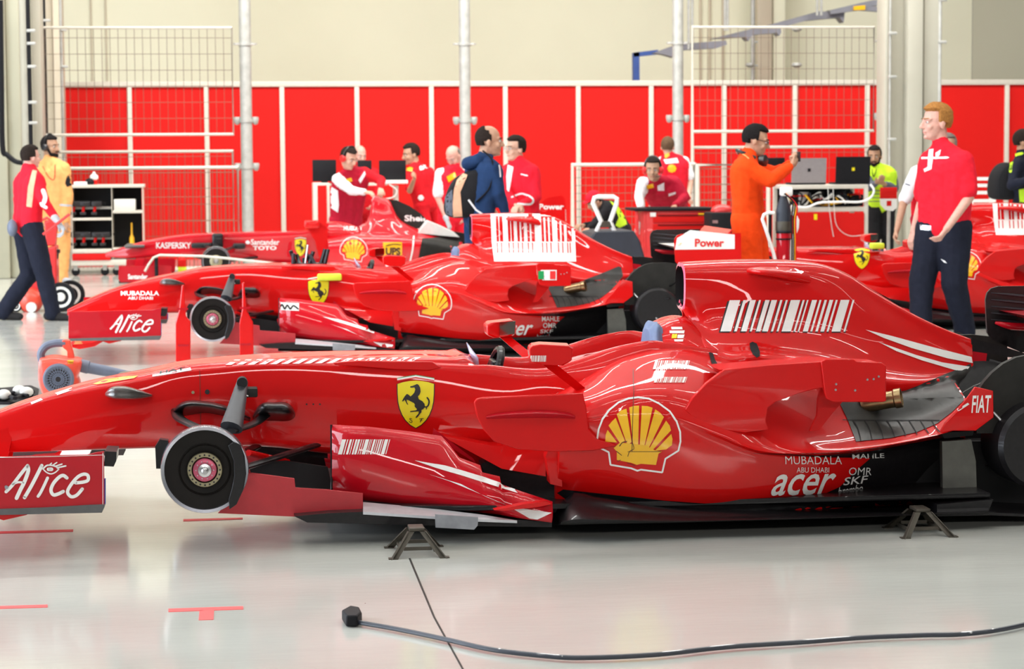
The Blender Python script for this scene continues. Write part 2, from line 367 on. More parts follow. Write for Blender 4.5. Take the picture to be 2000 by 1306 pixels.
# ---------------------------------------------------------------- car tools
class Frame:
    def __init__(s, ox, oy): s.o = Vector((ox, oy, 0))
    def P(s, px, py, yl):
        return at(px, py, s.o.y + yl) - s.o
def interp(pts, x):
    """smooth interpolation of (y, z) along x through guide points"""
    n = len(pts)
    if x <= pts[0].x: i = 0
    elif x >= pts[-1].x: i = n - 2
    else:
        i = 0
        while x > pts[i + 1].x: i += 1
    a, b = pts[i], pts[i + 1]; h = b.x - a.x; t = (x - a.x) / h
    t = max(-0.3, min(1.3, t))
    def slope(j):
        if j == 0: return (pts[1] - pts[0]) / (pts[1].x - pts[0].x)
        if j == n - 1: return (pts[-1] - pts[-2]) / (pts[-1].x - pts[-2].x)
        d0 = (pts[j] - pts[j - 1]) / (pts[j].x - pts[j - 1].x); d1 = (pts[j + 1] - pts[j]) / (pts[j + 1].x - pts[j].x)
        return (d0 + d1) / 2
    m0, m1 = slope(i) * h, slope(i + 1) * h
    r = a * (2 * t ** 3 - 3 * t * t + 1) + m0 * (t ** 3 - 2 * t * t + t) + b * (-2 * t ** 3 + 3 * t * t) + m1 * (t ** 3 - t * t)
    return r.y, r.z
def loft(F, guides, x0, x1, n, sub=4, mirror=True, cap0=True, cap1=True, closed=True):
    """guides: rows of (px, py, y) from the top centre round the near side to the bottom; returns an MB"""
    G = [[F.P(*g) for g in row] for row in guides]
    rings = []
    for i in range(n):
        x = x0 + (x1 - x0) * i / (n - 1)
        prof = [Vector((x, *interp(g, x))) for g in G]
        prof = spline(prof, sub)
        if mirror:
            prof = prof + [Vector((p.x, -p.y, p.z)) for p in prof[::-1]]
        rings.append(prof)
    mb = MB(); k = len(rings[0]); fs = []
    for i in range(n - 1):
        for j in range(k if closed else k - 1):
            fs.append((i * k + j, i * k + (j + 1) % k, (i + 1) * k + (j + 1) % k, (i + 1) * k + j))
    def cap(b, rev):
        f = tuple(range(b, b + k)); return [f[::-1] if rev else f]
    if cap0: fs += cap(0, True)
    if cap1: fs += cap((n - 1) * k, False)
    mb.add([v for r in rings for v in r], fs)
    mb.rings = rings
    return mb
def flipy(mb):
    m = MB(); m.v = [Vector((v.x, -v.y, v.z)) for v in mb.v]; m.f = [f[::-1] for f in mb.f]; m.m = list(mb.m); m.mi = mb.mi
    return m
def plate(F, pts, th, y=None):
    """flat panel from an outline; th is thickness away from the viewer (+y)"""
    P3 = [F.P(p[0], p[1], p[2] if len(p) > 2 else y) for p in pts]
    return MB().prism(P3, (0, th, 0))
def subdiv2d(verts, faces, L):
    bm = bmesh.new(); vs = [bm.verts.new((v[0], v[1], 0)) for v in verts]
    for f in faces:
        try: bm.faces.new([vs[i] for i in f])
        except Exception: pass
    bmesh.ops.triangulate(bm, faces=bm.faces[:])
    for _ in range(6):
        es = [e for e in bm.edges if e.calc_length() > L]
        if not es: break
        bmesh.ops.subdivide_edges(bm, edges=es, cuts=1)
        bmesh.ops.triangulate(bm, faces=[f for f in bm.faces if len(f.verts) > 3])
    bm.verts.index_update()
    V = [(v.co.x, v.co.y) for v in bm.verts]; T = [[v.index for v in f.verts] for f in bm.faces]; bm.free()
    return V, T
def poly2d(polys):
    V = []; T = []
    for poly in polys:
        b = len(V); V += [tuple(p) for p in poly]
        T += [tuple(b + i for i in t) for t in tessellate_polygon([[Vector((p[0], p[1], 0)) for p in poly]])]
    return V, T
def bvh_of(objs):
    V = []; T = []
    for o in objs:
        b = len(V); V += [v.co.copy() for v in o.data.vertices]; T += [tuple(b + i for i in p.vertices) for p in o.data.polygons]
    return BVHTree.FromPolygons(V, T)
def decal(F, bvh, V, T, name, m, parent, off=0.002, L=14, label=None, max_jump=0.25):
    """print a flat drawing (photo coordinates) on the surface it is seen on"""
    V, T = subdiv2d(V, T, L); P3 = []
    for (x, y) in V:
        d = ray(x, y).normalized(); h, nrm, i, dist = bvh.ray_cast(CAM_O - F.o, d)
        if h is None: P3.append(None); continue
        if nrm.dot(d) > 0: nrm = -nrm
        P3.append(h + nrm * off)
    fs = [t for t in T if all(P3[i] is not None for i in t) and max(abs(P3[t[0]].y - P3[t[1]].y), abs(P3[t[1]].y - P3[t[2]].y)) < max_jump]
    if not fs: print('decal missed', name); return None
    P3 = [p if p is not None else Vector((0, 0, 0)) for p in P3]
    o = mesh_obj(name, P3, fs, m, parent, True)
    bm = bmesh.new(); bm.from_mesh(o.data)
    bmesh.ops.delete(bm, geom=[v for v in bm.verts if not v.link_faces], context='VERTS')
    bm.to_mesh(o.data); bm.free()
    if label: o['label'] = label
    return o
def text2d(s, x0, y0, x1, y1, shear=0.0, bold=0.0, slope=0.0, spacing=1.0):
    """text filling the box x0..x1, y0 (top) .. y1 (bottom) in photo coordinates"""
    cu = bpy.data.curves.new('t', 'FONT'); cu.body = s; cu.size = 1; cu.offset = bold; cu.space_character = spacing
    cu.resolution_u = 3
    o = bpy.data.objects.new('t', cu); C.objects.link(o)
    dg = bpy.context.evaluated_depsgraph_get(); me = bpy.data.meshes.new_from_object(o.evaluated_get(dg))
    C.objects.unlink(o); bpy.data.objects.remove(o); bpy.data.curves.remove(cu)
    xs = [v.co.x for v in me.vertices]; ys = [v.co.y for v in me.vertices]
    a, b, c, d = min(xs), max(xs), min(ys), max(ys)
    V = []
    for v in me.vertices:
        u = (v.co.x - a) / (b - a); w = (v.co.y - c) / max(d - c, 1e-6)
        hx = (x1 - x0) - abs(shear) * (y1 - y0)
        x = x0 + u * hx + (shear * w * (y1 - y0) if shear > 0 else -shear * (1 - w) * (y1 - y0))
        V.append((x, y1 - w * (y1 - y0) + slope * (x - x0)))
    T = [tuple(p.vertices) for p in me.polygons]
    bpy.data.meshes.remove(me)
    return V, T
def stroke2d(lines, closed=False):
    """lines: list of (points, width or widths)"""
    V = []; T = []
    for pts, w in lines:
        p = spline([(a, b, 0) for a, b in pts], 5); n = len(p); b0 = len(V)
        for i, q in enumerate(p):
            t = (p[min(i + 1, n - 1)] - p[max(i - 1, 0)]).normalized(); s = i / (n - 1)
            ww = w if not isinstance(w, (list, tuple)) else w[0] + (w[1] - w[0]) * s
            nx, ny = -t.y * ww / 2, t.x * ww / 2
            V += [(q.x + nx, q.y + ny), (q.x - nx, q.y - ny)]
        for i in range(n - 1):
            T.append((b0 + 2 * i, b0 + 2 * i + 1, b0 + 2 * i + 3, b0 + 2 * i + 2))
        # round ends
        for e, q in ((0, p[0]), (1, p[-1])):
            ww = w if not isinstance(w, (list, tuple)) else w[e]
            b1 = len(V); V += [(q.x + math.cos(k * math.pi / 4) * ww / 2, q.y + math.sin(k * math.pi / 4) * ww / 2) for k in range(8)]
            T.append(tuple(range(b1, b1 + 8)))
    return V, T
def join2d(*vt):
    V = []; T = []
    for v, t in vt:
        b = len(V); V += list(v); T += [tuple(b + i for i in f) for f in t]
    return V, T
def xf2d(vt, f):
    return [f(*v) for v in vt[0]], vt[1]
HORSE = [[(0.30,0.05),(0.36,0.02),(0.40,0.0),(0.44,0.03),(0.47,0.10),(0.48,0.20),(0.46,0.27),(0.42,0.33),(0.44,0.40),(0.52,0.45),(0.57,0.52),(0.58,0.60),(0.54,0.66),(0.50,0.68),(0.50,0.74),(0.47,0.78),(0.42,0.86),(0.37,0.90),(0.37,0.86),(0.43,0.78),(0.44,0.72),(0.41,0.72),(0.30,0.73),(0.24,0.74),(0.25,0.71),(0.38,0.69),(0.40,0.66),(0.35,0.60),(0.34,0.55),(0.36,0.56),(0.33,0.50),(0.25,0.45),(0.20,0.42),(0.16,0.41),(0.17,0.47),(0.20,0.55),(0.17,0.53),(0.14,0.46),(0.12,0.41),(0.08,0.46),(0.06,0.45),(0.09,0.38),(0.13,0.31),(0.17,0.26),(0.22,0.29),(0.25,0.33),(0.30,0.28),(0.34,0.22),(0.36,0.14),(0.34,0.09),(0.28,0.10),(0.24,0.09),(0.25,0.06)]]
TAIL = [([(0.57,0.60),(0.62,0.60),(0.66,0.54),(0.67,0.44),(0.63,0.36)], 0.035), ([(0.62,0.60),(0.61,0.66)], 0.02)]
def shield(F, bvh, cx, y0, w, h, parent, letters=True):
    """rearing horse on a pointed yellow shield, tricolour bar above"""
    X = lambda u, v: (cx + u * w / 2, y0 + v * h)
    out = [(-1, .03), (-.7, -.01), (-.35, -.035), (0, -.045), (.35, -.035), (.7, -.01), (1, .03), (.99, .25), (.96, .42), (.88, .57), (.74, .71), (.55, .83), (.3, .93), (0, 1.0),
           (-.3, .93), (-.55, .83), (-.74, .71), (-.88, .57), (-.96, .42), (-.99, .25)]
    decal(F, bvh, *poly2d([[X(u * 1.05, v * 1.02) for u, v in out]]), 'emblem_border', M['black'], parent, .0015, L=20)
    o = decal(F, bvh, *poly2d([[X(*p) for p in out]]), 'shield_emblem', M['yellow'], parent, .003, L=20)
    if not o: return
    hs = join2d(poly2d(HORSE), stroke2d(TAIL))
    hs = xf2d(hs, lambda u, v: (cx + (u - .37) * h * 0.98, y0 + h * .03 + v * h * .84))
    decal(F, bvh, *hs, 'horse_figure', M['black'], parent, .0045, L=20)
    b = lambda a, c: [X(-1.02, a - .03), X(0, a - .10), X(1.02, a - .03), X(1.02, c - .03), X(0, c - .10), X(-1.02, c - .03)]
    decal(F, bvh, *poly2d([b(-.075, -.045)]), 'green_stripe', M['green'], parent, .003, L=20)
    decal(F, bvh, *poly2d([b(-.06, -.02)]), 'white_stripe', M['white'], parent, .004, L=20)
    decal(F, bvh, *poly2d([b(-.022, 0.0)]), 'red_stripe', M['redlt'], parent, .0045, L=20)
    if letters:
        decal(F, bvh, *join2d(stroke2d([([X(-.22, .80), X(-.32, .79), X(-.3, .82), X(-.2, .85), X(-.24, .88), X(-.36, .86)], 1.2)]),
                              stroke2d([([X(.2, .80), X(.42, .79)], 1.2), ([X(.33, .80), X(.25, .87)], 1.5), ([X(.24, .83), X(.36, .83)], 1)])),
              'emblem_initials', M['black'], parent, .0045, L=20)
def pecten(F, bvh, cx, cy, r, parent, skew=0.12):
    """scallop emblem: r = radius of the white outline"""
    k = r / 83.0
    X = lambda x, y: (cx + (x - 720) / 7.255 * k, cy + (y - 690) / 7.255 * k)
    outer = [(115, 700), (135, 560), (190, 420), (290, 290), (420, 185), (560, 130), (700, 112), (850, 130), (1000, 200), (1150, 310), (1250, 450), (1300, 600), (1305, 740), (1275, 870), (1090, 985), (1045, 1180), (740, 1140), (690, 1155), (600, 1120), (305, 1070), (280, 890), (140, 820)]
    decal(F, bvh, *poly2d([[X(*p) for p in outer]]), 'emblem_ground', M['red'], parent, .0012, L=12)
    ring = [X(*p) for p in outer] + [X(*outer[0])]
    n = len(ring); V = []; T = []
    for i in range(n - 1):
        a, b = Vector(ring[i]), Vector(ring[i + 1]); t = (b - a).normalized() * 0.3; d = Vector((-t.y, t.x)).normalized() * 1.7 * k
        q = len(V); V += [tuple(a - t + d), tuple(b + t + d), tuple(b + t - d), tuple(a - t - d)]; T.append((q, q + 1, q + 2, q + 3))
    decal(F, bvh, V, T, 'emblem_outline', M['white'], parent, .003, L=12)
    scal = [[(230,740),(235,640),(262,570),(400,750)],[(275,510),(320,455),(378,402),(510,730),(440,760)],[(392,350),(450,305),(532,275),(605,745),(545,790)],
            [(572,258),(640,235),(712,232),(700,780),(625,770)],[(752,235),(830,238),(905,262),(790,790),(722,790)],[(942,285),(1010,330),(1068,385),(850,830),(800,790)],
            [(1098,440),(1150,510),(1168,580),(905,860),(850,850)],[(1172,630),(1190,700),(1182,790),(1100,850),(940,868)],
            [(350,830),(440,750),(600,770),(800,790),(950,868),(1040,880),(990,910),(955,1072),(740,1055),(680,1070),(600,1040),(395,1000),(395,880)]]
    decal(F, bvh, *poly2d([[X(*p) for p in q] for q in scal]), 'scallop_emblem', M['amber'], parent, .004, L=12, label='amber scallop emblem')
def barcode(x0, x1, y0, y1, shear, pattern):
    """pattern: list of (start, width) in 0..1"""
    V = []; T = []
    for s, w in pattern:
        a = x0 + s * (x1 - x0); b = a + w * (x1 - x0); q = len(V)
        V += [(a + shear, y0), (b + shear, y0), (b, y1), (a, y1)]; T.append((q, q + 1, q + 2, q + 3))
    return V, T
BARS = [(0, .085), (.11, .022), (.165, .045), (.235, .016), (.285, .035), (.335, .045), (.405, .018), (.45, .016), (.49, .075), (.585, .016), (.62, .012), (.66, .04), (.72, .016), (.76, .02), (.80, .03), (.85, .016), (.89, .07), (.985, .015)]
# ---------------------------------------------------------------- the foreground racing car
_p = at(400, 917, 8.05)
F1 = Frame(_p.x, 8.05 + 0.70)
def build_car(F):
    P = F.P
    root = empty('racing_car', F.o, 'x', 'racing car')
    parts = {}
    # ---- monocoque with nose
    g = [
      [(-130,862,0),(0,801,0),(100,768,0),(200,743,0),(280,728,0),(350,713,0),(430,705,0),(500,700,0),(600,695,0),(700,692,0),(800,690,0),(880,694,0),(925,704,0),(945,770,0),(1000,800,0),(1150,800,0),(1270,800,0),(1300,720,0),(1400,690,0)],
      [(-130,864,-.035),(0,803,-.07),(100,770,-.09),(200,745,-.10),(280,730,-.11),(350,715,-.12),(430,707,-.13),(500,703,-.14),(600,699,-.15),(700,698,-.16),(800,698,-.17),(880,700,-.18),(925,708,-.18),(945,765,-.18),(1000,795,-.18),(1150,795,-.18),(1270,790,-.18),(1300,715,-.18),(1400,685,-.17)],
      [(-130,868,-.05),(0,810,-.09),(100,776,-.12),(200,752,-.135),(280,737,-.145),(350,723,-.155),(430,716,-.165),(500,711,-.175),(600,709,-.19),(700,709,-.20),(800,708,-.21),(880,710,-.215),(925,712,-.215),(945,715,-.22),(1000,722,-.22),(1060,724,-.23),(1120,708,-.23),(1180,690,-.23),(1230,680,-.23),(1290,672,-.23),(1400,680,-.22)],
      [(-130,874,-.055),(0,822,-.10),(100,790,-.13),(200,764,-.15),(280,748,-.16),(350,731,-.17),(430,723,-.18),(500,718,-.19),(600,716,-.205),(700,717,-.22),(800,718,-.235),(880,720,-.245),(945,722,-.25),(1000,728,-.26),(1060,731,-.28),(1120,717,-.28),(1180,700,-.28),(1230,689,-.28),(1290,680,-.27),(1400,690,-.26)],
      [(-130,880,-.055),(0,850,-.105),(100,830,-.14),(200,805,-.16),(350,780,-.18),(500,775,-.20),(700,775,-.235),(900,780,-.27),(1060,785,-.30),(1180,770,-.33),(1290,760,-.33),(1400,760,-.33)],
      [(-130,884,-.05),(0,872,-.10),(100,862,-.135),(200,857,-.155),(350,850,-.175),(500,845,-.195),(700,855,-.23),(900,860,-.26),(1060,870,-.28),(1290,870,-.29),(1400,870,-.29)],
      [(-130,886,-.03),(0,883,-.08),(100,880,-.11),(200,877,-.13),(350,873,-.15),(500,870,-.17),(640,884,-.20),(800,900,-.22),(900,915,-.23),(1060,925,-.23),(1400,930,-.23)],
      [(-130,880,0),(0,880,0),(100,877,0),(200,873,0),(350,869,0),(500,867,0),(640,880,0),(800,897,0),(900,912,0),(1060,922,0),(1400,925,0)],
    ]
    xa, xb = P(-130, 870, -.05).x, P(1395, 800, -.2).x
    mb = loft(F, g, xa, xb, 90, 4)
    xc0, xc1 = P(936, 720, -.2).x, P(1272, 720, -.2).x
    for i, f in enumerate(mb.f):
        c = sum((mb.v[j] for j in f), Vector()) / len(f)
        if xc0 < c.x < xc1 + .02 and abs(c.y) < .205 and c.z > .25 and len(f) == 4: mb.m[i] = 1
    tub = mb.build('monocoque', [M['red'], M['dark']], root, ang=50)
    parts['tub'] = tub
    # ---- raised flange along the chassis top
    o = plate(F, [(655,713),(700,716),(770,722),(838,724),(862,718),(845,706),(700,704),(650,708)], .02, -.245).build('chassis_flange', M['red'], root)
    bevel_mod(o, .004)
    MB().prism([P(640,697,.20), P(700,692,.20), P(840,684,.20), P(838,688,.20), P(760,700,.20)], (0, .03, 0)).build('chassis_flange', M['red'], root)
    # ---- airbox and engine cover
    g = [
      [(1338,513,0),(1400,509,0),(1480,507,0),(1560,509,0),(1610,517,0),(1660,537,0),(1700,563,0),(1750,594,0),(1800,621,0),(1850,644,0),(1897,662,0)],
      [(1338,514,-.045),(1400,511,-.05),(1480,509,-.05),(1560,512,-.04),(1610,520,-.035),(1660,541,-.03),(1700,568,-.025),(1800,625,-.015),(1897,666,-.008)],
      [(1338,530,-.09),(1400,528,-.095),(1480,527,-.10),(1560,530,-.085),(1610,538,-.07),(1660,558,-.055),(1700,585,-.045),(1800,642,-.025),(1897,680,-.012)],
      [(1338,562,-.10),(1400,562,-.11),(1480,563,-.12),(1600,572,-.105),(1700,615,-.085),(1800,664,-.045),(1897,692,-.018)],
      [(1338,598,-.085),(1400,612,-.115),(1480,622,-.15),(1600,637,-.15),(1700,665,-.13),(1800,694,-.085),(1897,705,-.025)],
      [(1338,609,-.045),(1400,660,-.18),(1480,672,-.23),(1600,690,-.24),(1700,715,-.20),(1800,730,-.13),(1897,720,-.035)],
      [(1338,611,-.02),(1370,670,-.19),(1400,705,-.27),(1480,712,-.33),(1600,730,-.34),(1700,760,-.29),(1800,760,-.19),(1897,735,-.045)],
      [(1338,611,0),(1370,690,0),(1400,800,0),(1480,850,0),(1800,850,0),(1897,780,0)],
    ]
    xa, xb = P(1338, 560, -.09).x, P(1897, 690, 0).x
    mb = loft(F, g, xa, xb, 60, 5, cap0=False)
    r0 = mb.rings[0]; cen = sum(r0, Vector()) / len(r0); k = len(r0)
    cur = 0
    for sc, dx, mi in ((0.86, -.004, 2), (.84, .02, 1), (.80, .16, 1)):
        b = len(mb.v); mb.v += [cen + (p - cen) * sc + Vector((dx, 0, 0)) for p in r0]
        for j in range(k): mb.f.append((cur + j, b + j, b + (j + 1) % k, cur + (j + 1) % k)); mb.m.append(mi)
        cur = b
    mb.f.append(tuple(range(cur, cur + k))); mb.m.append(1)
    eng = mb.build('engine_cover', [M['red'], M['dark'], M['redlip']], root, ang=60)
    parts['eng'] = eng
    # scoop blister on the side of the airbox
    g = [[(1455,522,-.07),(1500,521,-.12),(1560,526,-.10),(1600,548,-.06)], [(1455,527,-.09),(1480,526,-.16),(1520,529,-.17),(1560,537,-.13),(1600,553,-.065)],
         [(1455,531,-.09),(1480,535,-.16),(1520,540,-.17),(1560,548,-.13),(1600,557,-.065)], [(1455,535,-.07),(1500,540,-.09),(1560,552,-.08),(1600,560,-.05)]]
    s1 = loft(F, g, P(1458, 525, -.1).x, P(1598, 553, -.06).x, 24, 4, mirror=False)
    sc = s1.build('roll_hoop_scoop', M['red'], root, ang=60); parts['scoop'] = sc
    # ---- headrest fairing
    g = [[(1288,628,0),(1310,620,0),(1340,618,0),(1372,640,0)], [(1288,632,-.07),(1310,624,-.08),(1340,623,-.09),(1372,645,-.10)],
         [(1288,645,-.115),(1310,640,-.13),(1340,640,-.14),(1372,655,-.16)], [(1288,672,-.15),(1310,672,-.17),(1340,675,-.2),(1372,690,-.23)], [(1288,720,-.17),(1310,725,-.19),(1340,730,-.22),(1372,735,-.24)], [(1288,750,0),(1372,760,0)]]
    hd = loft(F, g, P(1290, 650, -.1).x, P(1372, 650, -.1).x, 14, 5).build('headrest_fairing', M['red'], root, ang=60); parts['head'] = hd
    g = [[(1270,640,0),(1282,628,0),(1292,632,0)], [(1270,645,-.07),(1282,632,-.09),(1292,637,-.09)], [(1270,668,-.10),(1282,650,-.13),(1292,650,-.13)], [(1270,685,-.11),(1282,690,-.14),(1292,700,-.14)], [(1270,700,0),(1282,710,0),(1292,710,0)]]
    loft(F, g, P(1272, 650, -.1).x, P(1292, 650, -.1).x, 8, 5).build('headrest_pad', M['padblue'], root, ang=70)
    # ---- sidepods
    g = [
      [(1088,765,-.24),(1140,735,-.24),(1200,702,-.24),(1250,686,-.24),(1300,678,-.24),(1350,680,-.24),(1400,692,-.24),(1500,712,-.24),(1600,740,-.24),(1700,762,-.22),(1800,752,-.16),(1905,728,-.05)],
      [(1088,770,-.36),(1140,745,-.36),(1200,714,-.36),(1250,699,-.36),(1300,692,-.36),(1350,696,-.36),(1400,708,-.36),(1500,730,-.37),(1600,758,-.37),(1700,778,-.33),(1800,770,-.26),(1905,748,-.16)],
      [(1088,782,-.50),(1140,765,-.50),(1200,742,-.50),(1300,728,-.50),(1400,748,-.51),(1500,778,-.51),(1600,812,-.48),(1700,825,-.43),(1800,810,-.36),(1905,775,-.28)],
      [(1088,800,-.56),(1140,788,-.59),(1200,772,-.61),(1300,766,-.62),(1400,795,-.62),(1500,835,-.61),(1600,856,-.57),(1700,852,-.52),(1800,832,-.46),(1905,795,-.40)],
      [(1088,825,-.60),(1140,815,-.635),(1200,805,-.655),(1300,806,-.665),(1400,842,-.67),(1480,875,-.675),(1600,880,-.66),(1700,871,-.62),(1800,853,-.56),(1860,838,-.51),(1905,825,-.47)],
      [(1088,830,-.60),(1140,820,-.637),(1200,812,-.658),(1300,815,-.667),(1400,850,-.668),(1480,880,-.665),(1600,885,-.65),(1700,876,-.61),(1800,858,-.55),(1860,842,-.50),(1905,829,-.46)],
      [(1088,835,-.60),(1140,828,-.64),(1200,825,-.66),(1300,830,-.668),(1400,858,-.655),(1480,884,-.635),(1600,889,-.57),(1700,882,-.47),(1800,864,-.37),(1860,850,-.32),(1905,838,-.28)],
      [(1088,875,-.595),(1200,868,-.655),(1300,872,-.665),(1400,893,-.65),(1500,912,-.62),(1600,918,-.55),(1700,912,-.43),(1800,900,-.32),(1905,890,-.26)],
      [(1088,920,-.56),(1200,930,-.62),(1300,940,-.64),(1400,950,-.635),(1500,955,-.60),(1600,952,-.53),(1700,945,-.40),(1800,940,-.29),(1905,935,-.25)],
      [(1088,955,-.50),(1200,972,-.56),(1300,983,-.59),(1400,988,-.59),(1500,985,-.56),(1600,978,-.48),(1700,970,-.36),(1800,965,-.27),(1905,960,-.24)],
      [(1088,990,-.44),(1200,1003,-.49),(1300,1008,-.53),(1400,1010,-.54),(1500,1005,-.52),(1600,1000,-.45),(1700,992,-.34),(1905,985,-.23)],
      [(1088,990,-.22),(1300,1005,-.22),(1905,975,-.02)],
    ]
    xa, xb = P(1093, 870, -.59).x, P(1905, 800, -.4).x
    sp = loft(F, g, xa, xb, 80, 4, mirror=False)
    sn = sp.build('sidepod', M['red'], root, ang=50); parts['pod'] = sn
    flipy(sp).build('sidepod', M['red'], root, ang=50)
    # inlet face ahead of the pod and dark throat
    for sg in (1, -1):
        m = MB().prism([P(1066,890,-.54), P(1090,835,-.54), P(1096,880,-.54), P(1098,950,-.54), P(1075,945,-.54)], (0, .2, 0))
        (m if sg == 1 else flipy(m)).build('sidepod_lip', M['red'], root)
        m = MB().prism([P(940,905,-.40), P(1066,870,-.45), P(1100,940,-.45), P(1100,1000,-.45), P(1000,1005,-.42), P(960,960,-.4)], (0, .1, 0))
        (m if sg == 1 else flipy(m)).build('undercut_panel', M['carbon'], root)
        m = MB().prism([P(860,850,-.36), P(960,870,-.40), P(1066,872,-.47), P(1066,930,-.47), P(980,915,-.44)], (0, .12, 0))
        (m if sg == 1 else flipy(m)).build('sidepod_lip', M['red'], root)
    # ---- shoulder fin beside the cockpit
    def both(fn, *a, **k):
        m = fn(); o = m.build(*a, **k); o2 = flipy(m).build(*a, **k); return o
    fin = plate(F, [(926,786),(931,779),(945,776),(1139,768),(1146,800),(1150,838),(1168,858),(1196,866),(1206,870),(1160,880),(1080,882),(1010,877),(965,862),(945,840),(932,815)], .022, -.665)
    o = fin.build('shoulder_fin', M['redsat'], root); bevel_mod(o, .006, 3); parts['fin'] = o
    bevel_mod(flipy(fin).build('shoulder_fin', M['redsat'], root), .006, 3)
    g = [[(948,812,-.668),(975,806,-.67),(1110,806,-.67),(1125,812,-.668)], [(948,815,-.675),(975,811,-.688),(1110,811,-.688),(1125,815,-.675)], [(948,818,-.668),(975,817,-.668),(1110,817,-.668),(1125,818,-.668)]]
    loft(F, g, P(950, 812, -.67).x, P(1123, 812, -.67).x, 20, 4, mirror=False).build('fin_slot', M['crimson'], root)
    # support stay between fin and pod
    both(lambda: MB().prism([P(1135,790,-.6), P(1150,845,-.6), P(1175,860,-.6), P(1150,790,-.6)], (0, .05, 0)), 'fin_stay', M['red'], root)
    # ---- mirrors
    def mirror(near):
        sgn = 1 if near else -1
        if near:
            a = [(1033,681),(1040,674),(1060,670),(1112,673),(1119,680),(1117,704),(1098,714),(1060,713),(1035,706)]; yl, th = -.60, .09
            st = [(1062,708,-.56),(1082,708,-.56),(1165,778,-.42),(1140,772,-.42)]
        return a
    m = MB().prism([P(*q, -.60) for q in [(1033,683),(1039,675),(1056,672),(1112,675),(1119,681),(1117,704),(1100,714),(1060,712),(1036,706)]], (0.01, .13, 0))
    mi = m.build('mirror_housing', M['red'], root); bevel_mod(mi, .012, 3); parts['mirror'] = mi
    mf = MB().prism([P(*q, .47) for q in [(950,635),(958,630),(1004,625),(1008,632),(1008,650),(1000,656),(965,660),(952,655)]], (0, .13, 0))
    bevel_mod(mf.build('mirror_housing', M['red'], root), .012, 3)
    MB().prism([P(976,629,.455), P(1007,627,.455), P(1005,652,.455), P(976,655,.455)], (0, .012, 0)).build('mirror_glass', M['mirror'], root)
    def slab(a, b, c, d, th): return MB().prism([a, b, c, d], th)
    slab(P(1060,712,-.50), P(1088,712,-.50), P(1168,778,-.44), P(1138,772,-.44), (0, .03, 0)).build('mirror_stay', M['red'], root)
    slab(P(972,655,.53), P(988,650,.53), P(1036,688,.42), P(1026,702,.42), (0, .03, 0)).build('mirror_stay', M['red'], root)
    # ---- windscreen and steering wheel
    g = [[(908,690,0),(920,700,0),(938,712,0)], [(910,672,-.03),(918,676,-.05),(936,712,-.08)]]
    V = []; Fc = []
    for j in range(9):
        t = (j - 4) / 4; y = t * .12
        V += [P(912 + 22 * t * t, 668 + 30 * t * t, y), P(926 + 10 * t * t, 713, y)]
    for j in range(8): Fc.append((2 * j, 2 * j + 1, 2 * j + 3, 2 * j + 2))
    ws = mesh_obj('windscreen', V, Fc, M['screen'], root); sm = ws.modifiers.new('thick', 'SOLIDIFY'); sm.thickness = .004
    cw = P(965, 712, 0)
    m = MB(); ring = [cw + Vector((.025 * math.cos(t), .115 * math.sin(t), .075 * math.cos(t) - .015)) for t in [2 * math.pi * k / 20 for k in range(21)]]
    m.tube(ring, .016, 8, caps=False); m.box(cw + Vector((0, 0, -.015)), (.03, .15, .07), bev=.01)
    m.build('steering_wheel', M['carbon'], root)
    m = MB().prism([P(*q, 0) for q in [(866,705),(866,698),(888,697),(905,704),(905,712)]], (0, .04, 0)); m.build('dash_pod', M['red'], root)
    # ---- large flick-up wing on the pod and its end plate
    fl = plate(F, [(1338,800,-.66),(1352,778,-.66),(1380,748,-.67),(1415,722,-.68),(1500,713,-.69),(1606,706,-.70),(1612,760,-.70),(1603,757,-.70),(1560,768,-.69),(1515,785,-.68),(1500,797,-.68),(1496,822,-.675),(1502,838,-.67),(1450,845,-.665),(1400,838,-.66),(1360,822,-.66)], .03)
    o = fl.build('flick_up_wing', M['redsat'], root, ang=20); parts['flick'] = o; bevel_mod(o, .006)
    bevel_mod(flipy(fl).build('flick_up_wing', M['redsat'], root), .006)
    # wing surface running inboard from the flick
    both(lambda: MB().prism([P(1405,722,-.66), P(1606,706,-.68), P(1728,712,-.70), P(1725,722,-.70), P(1606,716,-.68), P(1420,734,-.66)], (0, .22, .0)), 'winglet_blade', M['redsat'], root)
    ep = plate(F, [(1604,706),(1614,701),(1668,701),(1673,706),(1722,708),(1731,714),(1731,783),(1724,785),(1628,785),(1615,779),(1611,768)], .014, -.715)
    o = ep.build('winglet_end_plate', M['redsat'], root); bevel_mod(o, .004); parts['ep'] = o
    bevel_mod(flipy(ep).build('winglet_end_plate', M['redsat'], root), .004)
    for q in [(1633,750),(1632,761),(1670,762),(1694,741),(1706,740),(1716,735)]:
        MB().lathe(P(*q, -.7165), (0, 1, 0), [(-.003, .004), (0, .0045), (.004, .0045)], 10).build('rivet', M['steel'], o)
    both(lambda: MB().prism([P(*q, -.60) for q in [(1604,752),(1614,778),(1645,785),(1625,808),(1600,840),(1582,842),(1596,812),(1598,780)]], (0, .02, 0)), 'winglet_strut', M['redsat'], root)
    # ---- exhaust
    m = MB(); ax = (P(1762,778,-.42) - P(1683,792,-.36)).normalized()
    m.lathe(P(1683, 790, -.36), ax, [(0, .028), (.02, .033), (.125, .033), (.13, .038), (.155, .038), (.155, .030), (.05, .027)], 24)
    m.build('exhaust_pipe', M['bronze'], root)
    flipy(m).build('exhaust_pipe', M['bronze'], root)
    # ---- end plate by the rear wheel
    fe = plate(F, [(1846,826,-.53),(1868,804,-.53),(1893,772,-.54),(1905,755,-.545),(1940,763,-.55),(1941,815,-.55),(1906,841,-.545),(1860,841,-.53),(1835,846,-.53)], .014)
